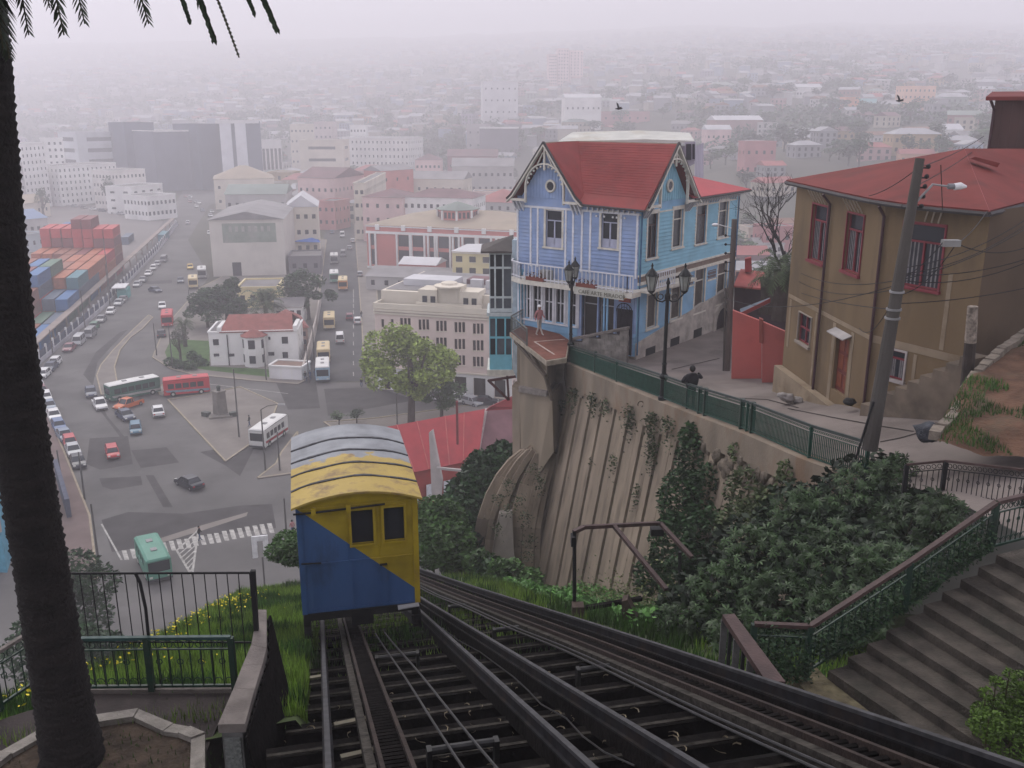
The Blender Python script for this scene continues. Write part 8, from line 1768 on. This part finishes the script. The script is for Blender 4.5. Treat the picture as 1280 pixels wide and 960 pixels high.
for q in [('red hatchback crossing the open plaza alone', 141, 570, 146, 585, 'hatch', 'red'), ('black sedan crossing the plaza near the zebra crossing', 237, 608, 215, 598, 'sedan', 'black'), ('white pickup behind the dark car near the curved island', 125, 509, 131, 518, 'pickup', 'white'),
          ('dark blue car at the tip of the curved island', 114, 494, 117, 508, 'sedan', 'navy'), ('bright red small pickup in front of the green and white bus', 161, 509, 152, 512, 'pickup', 'orange'), ('dark sedan between the red pickup and the blue car', 157, 523, 166, 529, 'sedan', 'navy'), ('teal blue hatchback driving toward the viewer on the plaza', 170, 540, 171, 552, 'hatch', 'teal blue'),
          ('white sedan alone beside the triangular plaza', 198, 518, 195, 506, 'sedan', 'white'), ('white van driving up the straight street, left lane', 425, 427, 424, 415, 'van', 'white'), ('maroon car driving up the street beyond the white van', 437, 399, 437, 390, 'hatch', 'maroon'), ('white hatchback parked at the right kerb of the street', 447, 404, 446, 395, 'hatch', 'white'),
          ('yellow taxi on the wide port road', 238, 336, 238, 345, 'sedan', 'yellow'), ('dark grey car below the yellow taxi', 226, 353, 226, 362, 'sedan', 'navy'), ('navy saloon crossing the port road by the green stop', 194, 365, 206, 368, 'sedan', 'navy'), ('white car in the middle of the port road', 203, 385, 203, 393, 'sedan', 'white'), ('black car next to the villa garden corner', 202, 420, 202, 412, 'sedan', 'black'),
          ('white car far up the port road', 235, 280, 236, 275, 'sedan', 'white'), ('pale car by the road bend far off', 262, 293, 262, 298, 'hatch', 'white'), ('blue sedan up the street left lane, in the distance', 415, 292, 415, 285, 'sedan', 'blue grey'), ('white van far up the street', 428, 296, 428, 303, 'van', 'white'), ('grey green van halfway up the street', 429, 320, 429, 327, 'van', 'grey'),
          ('silver car beside the grey green van on the street', 437, 312, 437, 306, 'sedan', 'silver'), ('white car parked far up the right kerb of the street', 441, 303, 441, 297, 'hatch', 'white'), ('pale car at the right kerb of the street beside the cream block', 450, 345, 450, 338, 'hatch', 'silver'), ('white car parked by the garages of the cream block', 578, 503, 592, 504, 'hatch', 'white'), ('second white car just right of the one by the garages', 590, 506, 600, 509, 'hatch', 'silver'),
          ('black estate car right of the white cars by the garages', 606, 506, 622, 506, 'sedan', 'black'), ('silver car under the branches of the spring tree', 557, 500, 567, 501, 'sedan', 'silver'), ('white car half hidden under the spring tree', 544, 499, 554, 500, 'sedan', 'white')]: place_car(*q)
rowp = [('white', 'hatch', 69, 456), ('navy', 'sedan', 64, 462), ('white', 'hatch', 55, 471), ('white', 'sedan', 48, 484), ('maroon', 'hatch', 52, 492), ('white', 'hatch', 58, 500), ('blue grey', 'sedan', 62, 511), ('white', 'sedan', 68, 523), ('blue', 'hatch', 74, 536), ('blue grey', 'sedan', 81, 548), ('red', 'hatch', 88, 557), ('silver', 'sedan', 92, 567), ('black', 'sedan', 98, 581)]
words_ = ['nearest the bend of the port wall', 'in the shade behind the first white one', 'second from the bend', 'just past the bend', 'between two white cars', 'beside the first pavement pole', 'behind the palm trunk edge', 'between the two blue ones', 'halfway along the row', 'before the red one', 'third from the end', 'next to last', 'last in the row by the pole']
for i, (c, k, x, y) in enumerate(rowp):
    nx, ny = (rowp[i+1][2], rowp[i+1][3]) if i < 12 else (102, 592)
    if i < 3: nx, ny = x-12, y+11
    place_car(f'{c} {"hatchback" if k == "hatch" else "saloon"} on the left kerb, {words_[i]}', x, y, nx, ny, k, c, 'cars parked along the left kerb', 'parked_car')
for i, (c, k, x, y, w_) in enumerate([('maroon', 'sedan', 87, 438, 'just beyond the fence pole'), ('silver', 'van', 99, 430, 'beyond the maroon one'), ('grey', 'van', 113, 421, 'with a reddish load'), ('green', 'hatch', 118, 411, 'beyond the grey van'), ('grey', 'sedan', 127, 402, 'opposite the island tip'), ('white', 'hatch', 139, 392, 'near the canopy middle'), ('silver', 'sedan', 149, 381, 'below the green stop'), ('grey', 'sedan', 154, 377, 'beside the green stop'),
                                     ('silver', 'sedan', 172, 358, 'right of the green stop'), ('grey', 'sedan', 179, 352, 'beyond the green stop'), ('white', 'sedan', 186, 344, 'before the far pair'), ('white', 'hatch', 192, 337, 'first of the far pair'), ('silver', 'hatch', 197, 332, 'second of the far pair'), ('grey', 'van', 205, 327, 'farthest of the row')]): place_car(f'{c} {"van" if k == "van" else "car"} by the port wall, {w_}', x, y, x-10, y+9.5, k, c, 'cars parked along the port wall', 'parked_car')
for i in range(9): c = ['white', 'silver', 'grey', 'white', 'navy', 'white', 'silver', 'beige', 'white'][i]; x = 82+i*11.5; place_car(f'{c} car, {["first", "second", "third", "fourth", "fifth", "sixth", "seventh", "eighth", "last"][i]} from the left before the white apartments', x, 257+i*1.9, x+8, 258+i*1.9, 'sedan', c, 'cars before the white apartments', 'parked_car')
rs = random.Random(4)
for i in range(16):
    x = rs.uniform(228, 272); y = 243+(x-228)*.72+rs.uniform(-4, 4); c = rs.choice(['white', 'silver', 'grey', 'white', 'navy', 'maroon']); o = place_car(f'{c} car in the crowded car park where the port road bends', x, y, x+3, y+4, 'sedan', c, 'cars crowded at the road bend', 'parked_car')
def bus(label, px, py, hx, hy, L, c, roofc=None, stripe=None, H=2.9, W=2.35, name='bus', cat='bus', front='flat', box=False):
    p = gp(px, py, .04); d = gp(hx, hy, .04)-p; r = thing(name, label, cat, p, math.atan2(d.y, d.x), 'buses and trucks'); h = L/2
    bc = M('bus paint '+c, paint2[c], .45, .08, .5); rc = M('bus paint '+(roofc or c), paint2[roofc or c], .5, .12, .5)
    wz0, wz1 = 1.35, 2.2; nw = int((L-1.4)/1.15)
    m = MB(); rects = [[.7+1.15*i, wz0-.35, .7+1.15*i+.95, wz1-.35] for i in range(nw)] if not box else []
    for O, u, LL, rr in ((Vector((-h, -W/2, .35)), Vector((1, 0, 0)), L, rects), (Vector((h, W/2, .35)), Vector((-1, 0, 0)), L, rects), (Vector((h, -W/2, .35)), Vector((0, 1, 0)), W, [[.15, .85, W-.15, 2.0]]), (Vector((-h, W/2, .35)), Vector((0, -1, 0)), W, [[.4, 1.0, W-.4, 1.8]])):
        P = facade(m, O, u, LL, H-.5, rr, .06)
    m.build('body', bc, r, local=True)
    m = MB(); m.box((0, 0, .85+.3), (L-.14, W-.13, 1.2)); m.build('window_band', carglass, r, local=True)
    m = MB(); pr = [(-h, H-.15), (-h+.15, H-.02), (0, H+.03), (h-.15, H-.04), (h, H-.2)]
    v = [(x, -W/2, z-.06) for x, z in pr]+[(x, -W/2+.25, z+.06) for x, z in pr]+[(x, W/2-.25, z+.06) for x, z in pr]+[(x, W/2, z-.06) for x, z in pr]; n = 5
    m.add(v, [(k*n+i, k*n+i+1, (k+1)*n+i+1, (k+1)*n+i) for k in range(3) for i in range(n-1)]+[(0, n, 2*n, 3*n), (n-1, 4*n-1, 3*n-1, 2*n-1)]); m.build('roof', rc, r, local=True)
    for x in (-L*.2, L*.15): m = MB(); m.box((x, 0, H+.05), (.7, .6, .1)); m.build('roof_hatch', M('hatch grey', (.25, .25, .25), .7), r, local=True)
    if stripe:
        for sy in (-1, 1): m = MB(); m.add([(-h+.1, sy*(W/2+.01), .55), (h-.5, sy*(W/2+.01), .8), (h-.2, sy*(W/2+.01), 1.15), (-h+.1, sy*(W/2+.01), .95)], [(0, 1, 2, 3), (3, 2, 1, 0)]); m.build('side_stripe', M('bus paint '+stripe, paint2[stripe], .5), r, local=True)
    for x in (-h+1.4, h-1.4):
        for sy in (-1, 1): m = MB(); cc = Vector((x, sy*(W/2-.12), .45)); m.tube([cc-Vector((0, .13, 0)), cc+Vector((0, .14, 0))], .45, 12); o = m.build('wheel', tyre, r, local=True); m = MB(); m.tube([cc+Vector((0, sy*.14, 0)), cc+Vector((0, sy*.16, 0))], .22, 8); m.build('rim', M('rim pale', (.5, .5, .45), .5), o, local=True)
    for sy in (-1, 1): m = MB(); m.box((h+.01, sy*.85, .65), (.06, .3, .2)); m.build('headlight', chrome, r, local=True)
    m = MB(); m.box((h+.02, 0, .35), (.12, W, .2)); m.build('bumper', M('bumper dark', (.05, .05, .055), .7), r, local=True)
    return r
paint2 = {'white': (.66, .66, .63), 'darkgreen': (.05, .14, .10), 'red': (.50, .04, .05), 'cream': (.62, .50, .28), 'green': (.10, .26, .19), 'lightblue': (.35, .50, .60), 'orange': (.60, .25, .06), 'roofgreen': (.10, .27, .20), 'grey': (.3, .3, .3)}
bus('green and white coach turning on the plaza', 167, 496, 148, 500, 8.3, 'darkgreen', 'white', 'white')
bus('red bus behind the coach at the villa pavement', 234, 492, 214, 494, 7.2, 'red', 'red', 'lightblue')
bus('white minibus with red lower stripe entering the plaza', 337, 551, 326, 559, 7.4, 'white', 'white', 'red')
bus('green minibus crossing the zebra stripes', 193, 712, 201, 728, 6.6, 'green', 'roofgreen', None, H=2.6)
bus('white and blue minibus waiting at the street mouth', 404, 472, 403.6, 484, 7.0, 'lightblue', 'white')
bus('yellow roofed minibus right behind the white and blue one', 405, 450, 404.8, 458, 6.8, 'cream', 'cream')
bus('cream topped minibus alone in the left lane of the street', 412, 409, 411.6, 418, 6.8, 'cream', 'cream')
bus('yellow and red minibus in the middle of the street', 429, 361, 428.6, 368, 6.8, 'orange', 'cream')
bus('grey green minibus at the left lane farther up the street', 418, 352, 418, 359, 6.5, 'green', 'white'); bus('white topped minibus near the warehouse corner of the street', 418, 329, 418, 335, 6.5, 'grey', 'white')
bus('red bus stopped at the villa garden corner', 210, 406, 209, 414, 7.0, 'red', 'red'); bus('cream minibus on the port road left of the warehouse', 242, 359, 242, 366, 6.5, 'cream', 'cream'); bus('grey box truck left of the warehouse door', 253, 347, 253, 354, 6.5, 'grey', 'white', box=True, cat='truck', name='truck')
# green bus stop / kiosk by the port wall
ks = thing('bus_stop', 'turquoise kiosk with white roof beside the port wall', 'kiosk', gp(164, 371)); m = MB(); m.obox(gp(160, 374), fd*5, fn_*2.4, Z*2.5); m.build('cabin', M('kiosk turquoise', (.10, .35, .33), .6), ks); m = MB(); m.obox(gp(158, 375)+Z*2.9, fd*6.5, fn_*3.2, Z*.2); m.build('roof', white, ks)
# white gate sign
gs_ = thing('white_frame_sign', 'white square arch shaped board standing at the edge of the grass', 'sign', gp(325, 692)); p0 = at(316, 698, 78); p1 = at(336, 696, 78); u = (p1-p0).normalized(); ht = at(326, 672, 78).z-p0.z
for a, b in ((0, .3), (.7, 1)): m = MB(); m.obox(p0.lerp(p1, a), (p1-p0)*(b-a), Vector((0, .2, 0)), Z*ht*.8); m.build('leg', white, gs_)
m = MB(); m.obox(p0+Z*ht*.8, (p1-p0), Vector((0, .2, 0)), Z*ht*.22); m.build('crossbar', white, gs_)
m = MB(); m.tube([Vector((p0.x+.8, p0.y+.3, 0)), Vector((p0.x+.8, p0.y+.3, p0.z))], .08, 6); m.build('pole', M('pole steel grey', (.10, .095, .09), .7), gs_)
# pedestrians
J, E_, R_ = standing(.6)
ped = None
pl_ = [('person in dark clothes with white shoulder crossing on the zebra stripes', 250, 676, blk), ('dark clothed person standing on the triangular plaza by the right edge', 312, 533, blk), ('person waiting at the street corner beside the garage', 382, 476, blk), ('second dark figure beside the one at the street corner', 388, 475, denim), ('person walking on the pavement before the cream block corner', 452, 484, blk), ('person on the left pavement of the street near the garage wall', 394, 474, denim), ('person in red on the pavement by the right end of the zebra', 366, 668, pink), ('person walking at the right kerb of the street further up', 452, 398, blk)]
for l, x, y, mt in pl_: person(l, gp(x, y, .15), rs.uniform(0, 6), J, E_, R_, ([mt, denim], lambda c: 0 if c.z > .9 else 1), (0, -.02, 1.63), hairm, group='pedestrians on the plaza')
# birds
for (x, y, l) in ((773, 136, 'dark bird in flight over the blue house roof'), (1124, 126, 'dark bird in flight over the ochre house roof')):
    p = at(x, y, 60); r = thing('bird', l, 'bird', p); m = MB(); m.tube([p+Vector((-.2, 0, 0)), p, p+Vector((.25, 0, .02))], [.02, .07, .03], 6)
    m.add([p+Vector((-.05, 0, .02)), p+Vector((.1, 0, .02)), p+Vector((.0, .15, .3)), p+Vector((-.12, .2, .38))], [(0, 1, 2, 3), (3, 2, 1, 0)]); m.add([p+Vector((-.05, 0, .02)), p+Vector((.1, 0, .02)), p+Vector((.2, -.3, .1)), p+Vector((.1, -.4, .12))], [(0, 1, 2, 3), (3, 2, 1, 0)]); m.build('body', black, r)
for pr in list(cprot.values()):
    for c in list(pr.children):
        for d in list(c.children): bpy.data.objects.remove(d)
        bpy.data.objects.remove(c)
    bpy.data.objects.remove(pr)
# ================================================================ HAZE
m = MB(); m.box((0, 1450, -3), (5400, 3300, 303)); hz_ = m.build('haze', [], None); hz_['kind'] = 'stuff'; hz_['label'] = 'pale morning fog filling the air over the whole city'
hm = bpy.data.materials.new('haze air'); hm.use_nodes = True; N = hm.node_tree.nodes; N.remove(N['Principled BSDF']); v = N.new('ShaderNodeVolumePrincipled'); v.inputs['Color'].default_value = (.965, .95, .99, 1); v.inputs['Density'].default_value = .00116; v.inputs['Anisotropy'].default_value = .35
hm.node_tree.links.new(v.outputs[0], N['Material Output'].inputs['Volume']); hz_.data.materials.append(hm)
